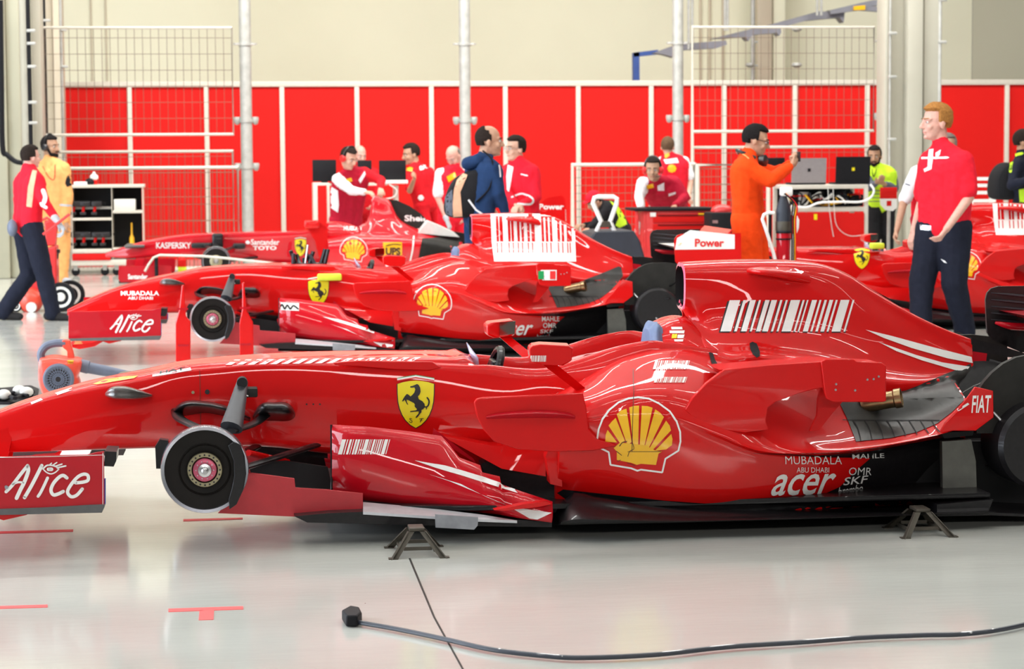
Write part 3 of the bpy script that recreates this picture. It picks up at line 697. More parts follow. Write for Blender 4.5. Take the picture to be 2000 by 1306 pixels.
    o = fe.build('tail_end_plate', M['red'], root); bevel_mod(o, .003); parts['tail'] = o
    bevel_mod(flipy(fe).build('tail_end_plate', M['red'], root), .003)
    fb = plate(F, [(1838,845,-.50),(1902,841,-.50),(1900,850,-.48),(1845,856,-.48)], .1); fb.build('tail_bracket', M['dark'], root)
    # ---- floor, plank, diffuser
    m = MB()
    fl_pts = [(575,1005,-.36),(640,1001,-.5),(930,1003,-.60),(1085,1006,-.60),(1935,985,-.60)]
    near = [P(*p) for p in fl_pts]; th = .028
    z0 = .110
    outline = [Vector((p.x, p.y, z0)) for p in near] + [Vector((p.x, -p.y, z0)) for p in near[::-1]]
    m.prism(outline, (0, 0, .018)); fo = m.build('floor_panel', M['carbon'], root); bevel_mod(fo, .006); parts['floor'] = fo
    m = MB(); m.box(((near[0].x + near[-1].x) / 2, 0, z0 - .006), (near[-1].x - near[0].x - .1, .3, .012)); m.build('plank', M['carbonmat'], root)
    # raised black fairing between floor and pod
    g = [[(1080,1000,-.3),(1110,960,-.40),(1160,966,-.46),(1300,985,-.48),(1500,991,-.47),(1700,986,-.30),(1935,980,-.25)],
         [(1080,1010,-.45),(1110,966,-.52),(1160,972,-.60),(1300,992,-.62),(1500,999,-.60),(1700,993,-.45),(1935,987,-.40)],
         [(1080,1016,-.55),(1110,985,-.60),(1160,990,-.65),(1300,1006,-.665),(1500,1008,-.66),(1700,1002,-.60),(1935,995,-.55)],
         [(1080,1024,-.60),(1110,1022,-.68),(1300,1020,-.685),(1500,1015,-.685),(1700,1009,-.685),(1935,1001,-.66)], [(1080,1024,-.2),(1300,1020,-.2),(1935,1001,-.2)]]
    fk = loft(F, g, P(1084, 1000, -.5).x, P(1933, 990, -.6).x, 50, 4, mirror=False)
    fo = fk.build('floor_fairing', M['carbon'], root, ang=60); parts['fairing'] = fo
    flipy(fk).build('floor_fairing', M['carbon'], root, ang=60)
    # rear bodywork and gearbox (dark)
    g = [[(1700,850,0),(1850,730,0),(1900,700,0),(2000,720,0),(2250,760,0)], [(1700,850,-.2),(1850,780,-.15),(1900,760,-.12),(2000,760,-.10),(2250,790,-.06)], [(1700,900,-.25),(1900,860,-.2),(2000,850,-.16),(2250,860,-.1)],
         [(1700,985,-.25),(1900,975,-.2),(2000,960,-.16),(2250,930,-.1)], [(1700,990,0),(2000,965,0),(2250,935,0)]]
    loft(F, g, P(1705, 900, -.2).x, P(2230, 850, -.1).x, 30, 4).build('gearbox_casing', M['carbon'], root, ang=60)
    both(lambda: MB().prism([P(*q, -.45) for q in [(1840,862),(1897,858),(1906,900),(1908,965),(1902,972),(1842,978)]], (0, .03, 0)), 'brake_duct_panel', M['ductgrey'], root)
    both(lambda: MB().prism([P(*q, -.30) for q in [(1700,880),(1842,862),(2240,860),(2240,1000),(1700,995)]], (0, .1, 0)), 'diffuser_wall', M['dark'], root)
    both(lambda: MB().prism([P(*q, -.62) for q in [(1830,985),(1940,975),(1930,1000),(2090,1008),(2090,1012),(1935,1006),(1830,1008)]], (0, .3, 0)), 'diffuser_edge', M['carbon'], root)
    # upper rear deck fin
    MB().prism([P(*q, -.01) for q in [(1897,660),(1945,672),(2002,690),(2010,700),(1965,697),(1935,690),(1926,735),(1897,722)]], (0, .02, 0)).build('rear_deck_fin', M['carbon'], root)
    MB().prism([P(*q, -.012) for q in [(1900,686),(1928,690),(1925,712),(1912,728),(1899,718)]], (0, .024, 0)).build('fin_gusset', M['crimson'], root)
    # rear wheel fairing (arched) and drum
    arc = [(1902,782),(1910,764),(1922,746),(1938,728),(1960,710),(1985,698),(2010,693),(2060,692),(2135,700),(2137,802),(1990,815),(1945,846),(1908,846)]
    both(lambda: MB().prism([P(*q, -.50) for q in arc], (0, .03, 0)), 'brake_drum_fairing', M['carbonmat'], root)
    hub = P(2125, 905, -.66); hub = Vector((3.135, -.60, P(400, 917, -.70).z))
    for sg in (1, -1):
        m = MB().lathe(Vector((hub.x, hub.y * sg, hub.z)), (0, sg, 0), [(0, .05), (0, .15), (.02, .165), (.22, .165), (.22, .05)], 40)
        m.build('rear_brake_drum', M['carbon'], root)
        for a, b in [((1902,820,-.30), (2080,826,-.62)), ((1935,800,-.2), (2100,905,-.62)), ((1907,905,-.25), (2090,930,-.62)), ((1960,820,-.2), (2110,760,-.6))]:
            A, B = P(*a), P(*b); A.y *= sg; B.y *= sg
            MB().tube([A, B], .011, 10, flat=.5).build('rear_wishbone', M['carbon'], root)
        A, B = P(1940,805,-.5), P(2030,900,-.6); A.y *= sg; B.y *= sg
        MB().tube([A, B], .006, 8).build('push_rod', M['steel'], root)
    # ---- rear wing (far end plate shows its inner face)
    rw = [(1925,585),(1928,572),(1936,563),(1950,559),(2140,556),(2140,690),(1995,688),(1965,675),(1938,663),(1928,650)]
    rwp = [P(*q, .47) for q in rw]
    w = MB().prism(rwp, (0, .014, 0)).build('rear_wing_end_plate', M['carbon'], root)
    zm = P(1925, 620, .47).z
    near = [Vector((p.x, -p.y - .014, p.z)) for p in rwp]
    nr = MB().prism(near, (0, .014, 0)).build('rear_wing_end_plate', M['red'], root)
    xs = min(p.x for p in near); xe = max(p.x for p in near); zt = max(p.z for p in near)
    MB().prism([Vector((xs + .004, -.486, zm + .02)), Vector((xe - .05, -.486, zm + .02)), Vector((xe - .05, -.486, zt - .01)), Vector((xs + .12, -.486, zt + .025)), Vector((xs + .02, -.486, zt - .03))], (0, .018, 0)).build('end_plate_cap', M['white'], nr)
    for k in range(5):
        y = 575 + k * 13
        MB().tube([P(1936, y - 3, .465), P(1970, y, .462), P(2040, y + 7, .462), P(2130, y + 9, .465)], [.002, .005, .005, .002], 6).build('louvre', M['graph'], w)
    MB().prism([Vector((xs + .06, -.47, zm + .03)), Vector((xs + .16, -.47, zm - .005)), Vector((xs + .34, -.47, zm + .02)), Vector((xs + .34, -.47, zm + .03)), Vector((xs + .14, -.47, zm + .03))], (0, .94, 0)).build('rear_wing_plane', M['crimson'], root)
    MB().prism([Vector((xs + .30, -.47, zm + .04)), Vector((xs + .42, -.47, zm + .16)), Vector((xs + .425, -.47, zm + .15)), Vector((xs + .32, -.47, zm + .03))], (0, .94, 0)).build('rear_wing_flap', M['red'], root)
    MB().tube([P(1944, 630, .45), P(1960, 634, .43), P(1975, 637, .42), P(2060, 642, .42)], [.006, .012, .016, .018], 12).build('wing_bead', M['crimson'], root)
    MB().prism([Vector((xs + .16, -.03, .2)), Vector((xs + .28, -.03, .2)), Vector((xs + .30, -.03, zm)), Vector((xs + .2, -.03, zm))], (0, .06, 0)).build('wing_pillar', M['carbon'], root)
    # ---- front wing
    ew = plate(F, [(-150,896),(-60,895),(60,890),(170,888),(185,884),(203,881),(204,986),(175,986),(90,991),(-150,999)], .012, -.79)
    for y in (-.80,):
        o = ew.build('front_wing_end_plate', M['crimson'], root); bevel_mod(o, .003); parts['fw'] = o
        flipy(ew).build('front_wing_end_plate', M['crimson'], root)
    both(lambda: plate(F, [(-150,999),(90,991),(175,986),(204,985),(204,990),(199,1001),(60,1004),(-150,1009)], .06, -.80), 'skid_foot', M['graph2'], root)
    both(lambda: plate(F, [(205,881),(228,882),(227,900),(222,911),(203,910)], .16, -.78), 'flap_end', M['carbon'], root)
    both(lambda: plate(F, [(203,935),(206,935),(206,984),(203,984)], .02, -.785), 'trailing_strip', M['blue'], root)
    for k, (x0, z, ch) in enumerate([(-.98, .135, .26), (-.76, .17, .2), (-.60, .21, .14)]):
        sec = [Vector((x0, 0, z)), Vector((x0 + ch * .3, 0, z - .022)), Vector((x0 + ch * .7, 0, z - .005)), Vector((x0 + ch, 0, z + .04)), Vector((x0 + ch, 0, z + .046)), Vector((x0 + ch * .6, 0, z + .016)), Vector((x0 + ch * .2, 0, z + .012))]
        sec = [Vector((p.x, -.78, p.z)) for p in sec]
        MB().prism(sec, (0, 1.56, 0)).build('front_wing_plane' if k == 0 else 'front_wing_flap', M['offwhite'] if k == 2 else M['red'], root)
    for sg in (1, -1):
        MB().prism([Vector((-.95, .13 * sg, .14)), Vector((-.78, .13 * sg, .14)), Vector((-.72, .11 * sg, .40)), Vector((-.88, .11 * sg, .36))], (0, .012, 0)).build('wing_pylon', M['red'], root)
    # tail blade under the nose
    # ---- camera pod on nose
    g = [[(204,768,-.15),(215,757,-.17),(240,753,-.19),(270,760,-.18),(298,770,-.14)], [(204,769,-.22),(215,759,-.30),(240,756,-.32),(270,762,-.30),(298,771,-.24)],
         [(204,770,-.23),(215,768,-.31),(240,768,-.33),(270,770,-.31),(298,772,-.25)], [(204,771,-.22),(215,776,-.30),(240,778,-.32),(270,778,-.30),(298,774,-.24)], [(204,772,-.15),(215,777,-.17),(240,780,-.19),(270,779,-.18),(298,774,-.14)]]
    cp = loft(F, g, P(205, 768, -.25).x, P(296, 771, -.25).x, 20, 4, mirror=False)
    cp.build('camera_pod', M['podgrey'], root, ang=60); flipy(cp).build('camera_pod', M['podgrey'], root, ang=60)
    # ---- front suspension, drum
    H = P(400, 917, -.70); r = 86 / 550.0
    for sg in (1, -1):
        def S(v): return Vector((v.x, v.y * sg, v.z))
        m = MB()
        m.lathe(S(H), (0, sg, 0), [(.03, r * .88), (.004, r * .90), (-.008, r * .915), (-.010, r * .985), (.0, r), (.05, r), (.055, r * .96), (.12, r * .94), (.13, r * .5), (.13, 0.03)], 64)
        dr = m.build('brake_drum', M['rim'], root)
        m = MB(); m.lathe(S(H + Vector((0, -.001, 0))), (0, sg, 0), [(.02, r * .905), (.003, r * .905), (.008, r * .6), (.002, r * .58), (.010, r * .55), (.014, r * .40), (.0, r * .385), (.0, r * .01)], 64)
        dr2 = m.build('drum_face', M['drumface'], dr)
        c = S(H + Vector((0, -.004, 0)))
        MB().lathe(c, (0, sg, 0), [(0, r * .40), (-.006, r * .385), (-.006, r * .30), (0, r * .29)], 48).build('hub_ring', M['brass'], dr)
        m = MB()
        for k in range(20):
            t = 2 * math.pi * k / 20
            m.lathe(c + Vector((math.cos(t) * r * .345, 0, math.sin(t) * r * .345)), (0, sg, 0), [(-.008, r * .022), (-.004, r * .022)], 8)
        m.build('hub_holes', M['black'], dr)
        MB().lathe(c, (0, sg, 0), [(-.002, r * .275), (-.008, r * .26), (-.012, r * .2), (-.012, r * .18)], 40).build('hub_collar', M['pinkmetal'], dr)
        m = MB(); m.lathe(c, (0, sg, 0), [(-.01, r * .17), (-.02, r * .15), (-.022, r * .09), (-.034, r * .075), (-.038, r * .04), (-.038, .001)], 24)
        for k in range(10):
            t = 2 * math.pi * k / 10; m.ball(c + Vector((math.cos(t) * r * .2, -.012 * sg, math.sin(t) * r * .2)), r * .018, 6, 5)
        m.build('wheel_nut', M['steel'], dr)
        if sg == 1:
            m = MB(); q = [(445,870),(455,862),(470,868),(478,890),(481,925),(476,955),(462,985),(448,995),(446,975),(452,955),(457,930),(456,900)]
            m.prism([P(a, b, -.712) for a, b in q], (0, .02, 0)); o = m.build('brake_caliper', M['carbon'], dr); bevel_mod(o, .004)
        # inner drum piece seen behind
        m = MB().prism([S(P(a, b, -.62)) for a, b in [(303,872),(312,858),(328,860),(335,915),(305,915)]], (0, .05 * sg, 0)); m.build('drum_duct', M['carbon'], root)
        # upper wishbone legs with aerofoil section
        T0 = S(P(430, 835, -.60))
        for a in [[(345,800,-.17),(352,818,-.35),(395,838,-.6)], [(535,795,-.19),(500,825,-.38),(450,842,-.6)]]:
            pts = [S(P(*q)) for q in a]
            MB().tube(spline(pts, 5), .022, 12, flat=.45, up=(0, 0, 1)).build('upper_wishbone', M['carbon'], root)
        # faired wishbone roots
        for gg, x0, x1 in (([[(337,803,-.17),(350,788,-.18),(400,783,-.19),(450,795,-.19),(490,815,-.18)], [(337,804,-.22),(350,790,-.30),(400,786,-.34),(450,797,-.32),(490,816,-.24)], [(337,806,-.22),(350,797,-.31),(400,794,-.35),(450,805,-.33),(490,819,-.24)], [(337,808,-.17),(350,812,-.18),(400,806,-.19),(450,815,-.19),(490,824,-.18)]], 338, 489),
                           ([[(493,812,-.19),(505,792,-.19),(535,785,-.20),(570,793,-.20),(578,808,-.2)], [(493,814,-.24),(505,794,-.32),(535,788,-.35),(570,796,-.33),(578,809,-.26)], [(493,816,-.24),(505,806,-.33),(535,804,-.36),(570,808,-.34),(578,811,-.26)], [(493,818,-.19),(505,820,-.19),(535,822,-.20),(570,820,-.2),(578,813,-.2)]], 494, 576)):
            lf = loft(F, gg, P(x0, 805, -.25).x, P(x1, 810, -.25).x, 20, 5, mirror=False)
            (lf if sg == 1 else flipy(lf)).build('wishbone_fairing', M['carbon'], root, ang=60)
        # push rod / steering arm
        pts = [P(452, 835, -.58), P(461, 800, -.46), P(470, 762, -.33), P(474, 744, -.27)]
        rod = MB().tube([S(q) for q in pts], [.042, .034, .026, .02], 14, flat=.55, up=(0, 1, 0)).build('front_push_rod', M['graph'], root)
        MB().tube([S(P(463, 768, -.36)), S(P(485, 773, -.36))], .002, 6).build('rod_band', M['white'], rod)
        MB().lathe(S(P(473, 746, -.30)), (0, sg, 0), [(-.03, .02), (.03, .02)], 14).build('rod_joint', M['dark'], rod)
        MB().box(S(P(490, 765, -.28)), (.05, .08, .034), bev=.006).build('rod_bracket', M['carbonmat'], rod)
        # lower wishbones
        for a, b in [((620,868,-.2), (470,915,-.6)), ((500,872,-.19), (440,900,-.6)), ((330,875,-.15), (380,900,-.6))]:
            MB().tube([S(P(*a)), S(P(*b))], .022, 10, flat=.45, up=(0, 0, 1)).build('lower_wishbone', M['carbon'], root)
        MB().tube([S(P(485,884,-.5)), S(P(520,892,-.35)), S(P(562,902,-.22))], .012, 10).build('steering_arm', M['red'], root)
        # turning vane panel (red, low) and dark strake
        tv = [S(P(*q)) for q in [(425,1002,-.55),(452,975,-.55),(470,925,-.55),(492,923,-.55),(575,934,-.55),(577,952,-.55),(640,956,-.55),(709,963,-.55),(709,1016,-.55),(600,1010,-.55)]]
        o = MB().prism(tv, (0, .01 * sg, 0)).build('turning_vane', M['crimson2'], root, ang=20); bevel_mod(o, .002)
        if sg == 1: parts['vane'] = o
        MB().prism([S(P(*q, -.33)) for q in [(485,905),(560,900),(640,912),(650,955),(575,950),(490,925)]], (0, .02 * sg, 0)).build('vane_strake', M['dark'], root)
        # keel plate
        MB().prism([S(P(*q, -.12)) for q in [(490,868),(640,884),(640,895),(560,885)]], (0, .02 * sg, 0)).build('chassis_edge', M['carbon'], root)
        # ---- bargeboard: curved red board sweeping outwards
        rows = []
        top = [(648,829,-.46),(720,833,-.46),(800,842,-.46),(862,851,-.47),(878,868,-.48),(897,893,-.5),(938,908,-.52),(942,922,-.53),(976,930,-.55),(979,945,-.56),(1015,958,-.60),(1079,979,-.64)]
        bot = [(648,966,-.46),(709,978,-.48),(760,983,-.50),(830,990,-.53),(870,995,-.55),(900,998,-.57),(930,1001,-.58),(945,1003,-.59),(975,1006,-.61),(990,1009,-.62),(1020,1014,-.65),(1079,1022,-.69)]
        n = 8; vs = []; fs = []
        for i in range(len(top)):
            a, b = P(*top[i]), P(*bot[i])
            for j in range(n + 1):
                t = j / n; p = a.lerp(b, t); p.y += -.035 * math.sin(math.pi * t) * (1 if i < 9 else .4) + .02 * t
                vs.append(S(p))
        for i in range(len(top) - 1):
            for j in range(n): fs.append((i * (n + 1) + j, i * (n + 1) + j + 1, (i + 1) * (n + 1) + j + 1, (i + 1) * (n + 1) + j))
        o = mesh_obj('bargeboard', vs, fs, M['bargered'], root)
        if sg == 1: parts['barge'] = o; parts['barge_plain'] = o
        sm = o.modifiers.new('thick', 'SOLIDIFY'); sm.thickness = .012; sm.offset = -sg
        # pale foot of the board, slanting to the floor
        MB().prism([S(P(*q, -.62)) for q in [(575,1008),(600,1020),(850,1026),(1078,1029),(1078,1019),(1000,1014),(709,999),(640,1002)]], (0, .14 * sg, 0)).build('board_base', M['carbon'], root)
        m = MB().prism([S(P(*q)) for q in [(709,980,-.52),(830,991,-.56),(945,1005,-.62),(1010,1016,-.66),(930,1013,-.68),(850,1008,-.66),(709,999,-.62)]], (0, 0, -.010))
        m.build('board_foot', M['silver'], root, ang=20)
        MB().prism([S(P(*q, -.705)) for q in [(850,1004),(934,1010),(933,1026),(926,1034),(851,1030)]], (0, .012 * sg, 0)).build('skid_plate', M['greymat'], root)
        # turned leading strip and cut vanes on the board
        MB().tube([S(P(647,829,-.46)), S(P(648,966,-.47))], .004, 8).build('board_edge', M['carbon'], root)
        MB().prism([S(P(*q)) for q in [(847,836,-.40),(925,896,-.44),(930,905,-.44),(845,850,-.40)]], (0, .008 * sg, 0)).build('board_brace', M['crimson'], root)
        MB().prism([S(P(*q, -.68)) for q in [(965,996),(1020,985),(1066,979),(1079,984),(1050,990),(985,997)]], (0, .05 * sg, 0)).build('board_flick', M['red'], root)
    # front splitter under the tub
    MB().prism([Vector((P(575,1010,-.3).x, y, .105)) for y in (-.3, .3)] + [Vector((P(760,1010,-.3).x, y, .105)) for y in (.3, -.3)], (0, 0, .03)).build('splitter', M['carbon'], root)
    MB().prism([P(*q, -.1) for q in [(660,960),(700,880),(960,905),(1100,925),(1100,1010),(640,1010)]], (0, .2, 0)).build('keel', M['dark'], root)
    return root, parts
M['redlip'] = mat('pale_inlet_lip', (0.80, 0.10, 0.22), 0.3, coat=1.0, var=.03)
M['mirror'] = mat('mirror_glass', (0.25, 0.22, 0.2), 0.06, metal=1.0, var=.02)
M['screen'] = mat('tinted_screen', (0.55, 0.62, 0.85), 0.1, coat=1.0, alpha=0.55, var=.02)
M['ductgrey'] = mat('duct_grey', (0.12, 0.12, 0.105), 0.4, metal=.3, var=.1)
M['graph2'] = mat('skid_grey', (0.10, 0.10, 0.10), 0.55, var=.1)
M['podgrey'] = mat('pod_grey', (0.07, 0.065, 0.06), 0.35, coat=.6, var=.1)
M['rim'] = mat('drum_rim', (0.42, 0.43, 0.48), 0.22, metal=.9, var=.08, vscale=6)
M['drumface'] = mat('drum_face', (0.012, 0.010, 0.009), 0.5, spec=.15, var=.25, vscale=10)
M['brass'] = mat('aged_brass', (0.33, 0.29, 0.18), 0.4, metal=.7, var=.15)
M['pinkmetal'] = mat('anodised_ring', (0.50, 0.10, 0.16), 0.35, metal=.6, var=.1)
M['crimson2'] = mat('matt_red_board', (0.50, 0.02, 0.03), 0.42, coat=.2, var=.05)
M['bargered'] = mat('board_red', (0.56, 0.003, 0.012), 0.4, coat=1.0, spec=.12, var=.05, vscale=4)
M['silver'] = mat('silver_strip', (0.62, 0.63, 0.66), 0.35, metal=.3, var=.06)
car, CP = build_car(F1)
car['label'] = 'large red racing car in the foreground, raised on two small stands, wheels off'
# ---------------------------------------------------------------- writing and emblems on the foreground car
def D(F, bv, vt, name, m, par, off=.003, L=14, label=None): return decal(F, bv, vt[0], vt[1], name, m, par, off, L, label)
b_tub = bvh_of([CP['tub']]); b_eng = bvh_of([CP['eng']]); b_pod = bvh_of([CP['pod'], CP['eng'], CP['tub']])
b_body = bvh_of([CP['pod'], CP['eng'], CP['tub'], CP['head'], CP['fairing']])
b_fw = bvh_of([CP['fw']]); b_barge = bvh_of([CP['barge_plain']]); b_tail = bvh_of([CP['tail']]); b_mir = bvh_of([CP['mirror']])
def lower_paint(F, f, par_pod, b):
    """black lower paint behind the red flank and heat shield on the rear deck; f maps foreground px to this car's px"""
    X = lambda pts: [f(*p) for p in pts]
    D(F, b, poly2d([X([(1460,884),(1600,889),(1700,880),(1850,852),(1915,845),(1915,1000),(1500,1012),(1200,1000),(1120,985),(1088,962),(1100,955),(1200,966),(1300,977),(1400,984),(1520,980),(1600,968),(1640,950),(1672,918),(1700,894),(1600,892)])]), 'black_lower_panel', M['carbon'], par_pod, .0015, 14)
    sh = X([(1638,785),(1700,782),(1760,765),(1830,738),(1895,710),(1906,712),(1912,745),(1890,775),(1860,805),(1830,828),(1790,845),(1740,856),(1672,863),(1655,820)])
    D(F, b, poly2d([sh]), 'heat_shield', M['heat'], par_pod, .0025, 12)
    V = []; T = []
    lv = []
    for k in range(8):
        x = 1665 + k * 22
        lv.append((X([(x, 822), (x + 10, 838), (x + 16, 862 - k * 2.5)]), 2.2 * (F is F1 and 1 or .55)))
    D(F, b, stroke2d(lv), 'louvre_slots', M['dark'], par_pod, .0045, 12)
    D(F, b, stroke2d([(X([(1645, 821), (1750, 822), (1835, 822)]), 1.5)]), 'shield_seam', M['dark'], par_pod, .0045, 12)
M['heat'] = mat('heat_shield', (0.035, 0.035, 0.033), 0.42, spec=.3, metal=.15, var=.25, vscale=6)
ident = lambda x, y: (x, y)
lower_paint(F1, ident, CP['pod'], b_pod)
shield(F1, b_tub, 812, 747, 71, 88, CP['tub'])
pecten(F1, b_body, 1249, 855, 82, CP['pod'])
# dark scuff on the emblem
D(F1, b_body, stroke2d([([(1210,870),(1216,863),(1224,861)], 1.6), ([(1234,862),(1238,875),(1230,880),(1226,890)], 1.2), ([(1204,880),(1214,888)], 1.2), ([(1226,881),(1290,881)], 1.0), ([(1206,900),(1212,897)], 1), ([(1225,903),(1240,908)], 1)]), 'scuff_marks', M['brown'], CP['pod'], .005, 12)
D(F1, b_body, stroke2d([([(1237,722),(1237,745),(1238,765),(1236,800),(1234,880)], 1.2)]), 'panel_gap', M['brown'], CP['pod'], .0055, 12)
# big barcode on the engine cover
D(F1, b_eng, barcode(1404, 1651, 588, 650, 22 * .75, BARS), 'barcode_print', M['black'], CP['eng'], .002, 12)
D(F1, b_eng, barcode(1407, 1650, 586, 648, 18, BARS), 'barcode_print', M['white'], CP['eng'], .0035, 12)
# sweeping white stripes
D(F1, b_eng, poly2d([[(1690,644),(1740,656),(1820,678),(1897,697),(1899,709),(1850,700),(1780,680),(1725,660)], [(1715,668),(1790,694),(1840,708),(1893,716),(1888,724),(1868,724),(1800,704),(1750,686)]]), 'white_stripe', M['white'], CP['eng'], .003, 10)
D(F1, b_body, text2d('MUBADALA', 1533, 889, 1643, 906, 0, -.006), 'lettering', M['white'], CP['pod'], .004, 12)
D(F1, b_body, text2d('ABU DHABI', 1555, 912, 1618, 922, 0, -.004), 'lettering', M['white'], CP['pod'], .004, 12)
D(F1, b_body, text2d('acer', 1502, 926, 1634, 967, .4, .012, -.02), 'lettering', M['white'], CP['pod'], .004, 12)
D(F1, b_body, join2d(text2d('MAHLE', 1664, 885, 1726, 895, 0, .01, -.03), text2d('OMR', 1656, 912, 1702, 927, .1, .0), text2d('SKF', 1645, 932, 1695, 947, .3, .01, -.1), text2d('brembo', 1635, 951, 1686, 966, .2, .01, -.15)), 'lettering', M['white'], CP['pod'], .004, 12)
# small barcodes on pod top
D(F1, b_body, barcode(1275, 1342, 705, 722, 5, BARS), 'barcode_print', M['white'], CP['pod'], .003, 10)
D(F1, b_body, barcode(1277, 1338, 737, 748, 4, BARS), 'barcode_print', M['offwhite'], CP['pod'], .003, 10)
# driver number block on headrest

D(F1, b_body, poly2d([[(1311,639),(1332,639),(1333,644),(1312,644)],[(1308,646),(1337,646),(1336,652),(1308,651)],[(1324,654),(1337,654),(1335,661),(1323,661)],[(1317,663),(1335,663),(1334,667),(1318,667)]]), 'sticker_block', M['white'], CP['head'], .003, 8)
D(F1, b_body, poly2d([[(1313,653),(1323,653),(1322,661),(1312,661)]]), 'sticker_block', M['yellow'], CP['head'], .0035, 8)
# black slots
D(F1, b_body, poly2d([[(1384,688),(1392,690),(1396,703),(1406,720),(1403,727),(1394,722),(1388,706)]]), 'cooling_slot', M['dark'], CP['eng'], .003, 10)
D(F1, b_body, poly2d([[(1464,671),(1470,668),(1478,672),(1484,688),(1484,696),(1478,698),(1470,692),(1465,682)]]), 'cooling_slot', M['dark'], CP['eng'], .003, 10)
D(F1, b_tub, stroke2d([([(390,724),(391,760),(392,830)], 1.0)]), 'panel_gap', M['brown'], CP['tub'], .002, 12)
D(F1, b_tub, poly2d([[(a + 3.2 * math.cos(t), b + 3.2 * math.sin(t)) for t in [k * math.pi / 4 for k in range(8)]] for a, b in [(377, 766)]]), 'fastener', M['brass'], CP['tub'], .003, 12)
D(F1, b_tub, poly2d([[(a + r_ * math.cos(t), b + r_ * math.sin(t)) for t in [k * math.pi / 4 for k in range(8)]] for a, b, r_ in [(405, 765, 5), (599, 789, 1.8), (612, 789, 1.8), (625, 789, 1.8), (1053, 912, 2), (1460, 866, 2)]]), 'fastener', M['black'], CP['tub'], .003, 12)
# nose top prints
D(F1, b_tub, poly2d([[(182,750),(205,741),(240,736),(270,734),(262,739),(225,745),(190,751)]]), 'amber_print', M['amber'], CP['tub'], .002, 12)
D(F1, b_tub, poly2d([[(298,732),(340,724),(372,718),(374,723),(340,729),(298,736)]]), 'white_print', M['white'], CP['tub'], .002, 12)
D(F1, b_tub, text2d('FIAT', 312, 726, 362, 731, .2, .02, -.17), 'lettering', M['black'], CP['tub'], .0035, 12)
D(F1, b_tub, poly2d([[(440 + 22 * k, 713 - .4 * k), (452 + 22 * k, 713 - .4 * k), (470 + 22 * k, 703 - .3 * k), (459 + 22 * k, 703 - .3 * k)] for k in range(17)]), 'nose_barcode', M['white'], CP['tub'], .002, 12)
D(F1, b_tub, poly2d([[(60,786),(80,778),(84,781),(62,790)],[(108,768),(140,757),(142,762),(112,772)]]), 'white_print', M['white'], CP['tub'], .002, 12)
D(F1, b_mir, barcode(1035, 1066, 694, 706, 1, BARS), 'barcode_print', M['white'], CP['mirror'], .002, 10)
# bargeboard prints
D(F1, b_barge, barcode(660, 754, 858, 887, 8, BARS), 'barcode_print', M['white'], CP['barge'], .002, 10)
D(F1, b_barge, poly2d([[(810,899),(870,909),(940,930),(1013,955),(1012,963),(960,947),(900,928),(850,913)], [(836,925),(900,945),(950,970),(1000,990),(1078,1001),(1050,1014),(1035,1012),(990,986),(940,965),(880,940)]]), 'white_stripe', M['white'], CP['barge'], .0025, 10)
# front wing writing
def S8(x, y): return (x / 8.333, 880 + y / 8.333)
def alice(f, k=1.0):
    L = [([(100,665),(200,560),(330,390),(450,240)], 55), ([(450,250),(460,330),(400,500),(330,640),(270,770)], 62), ([(200,545),(300,510),(390,520)], 34),
         ([(680,240),(600,400),(500,590),(400,760)], 58), ([(775,440),(720,560),(660,680),(620,740)], 48),
         ([(1090,440),(1030,400),(960,430),(870,530),(830,640),(870,715),(950,700),(1030,660)], 56),
         ([(1230,520),(1340,510),(1430,480),(1430,400),(1360,380),(1260,430),(1150,560),(1100,670),(1160,745),(1250,720),(1340,620)], 54),
         ([(700,295),(760,240),(840,235),(920,260),(955,300)], 26), ([(700,295),(760,350),(830,375),(900,350),(955,300)], 20), ([(790,300),(840,300)], 60),
         ([(790,240),(840,200)], 18), ([(850,240),(925,190)], 20), ([(900,250),(1010,215)], 22), ([(930,275),(1070,245)], 26)]
    return stroke2d([([f(*p) for p in pts], w / 8.333 * k) for pts, w in L])
D(F1, b_fw, alice(S8), 'lettering', M['white'], CP['fw'], .002, 10)
D(F1, b_fw, stroke2d([([(0,893),(100,891),(203,888)], 1.0), ([(201,884),(201,985)], 1.2)]), 'pinstripe', M['white'], CP['fw'], .002, 20)
D(F1, b_fw, poly2d([[(9,949),(12,947),(16,949),(17,952),(14,955),(10,954)]]), 'fastener', M['greymat'], CP['fw'], .004, 20)
# tail end plate
D(F1, b_tail, text2d('FIAT', 1897, 772, 1936, 806, .08, .015, -.02), 'lettering', M['white'], CP['tail'], .002, 20)
D(F1, b_tail, poly2d([[(1868,800),(1890,786),(1893,789),(1872,803)],[(1860,803),(1882,793),(1880,797),(1862,808)]]), 'white_stripe', M['white'], CP['tail'], .002, 20)
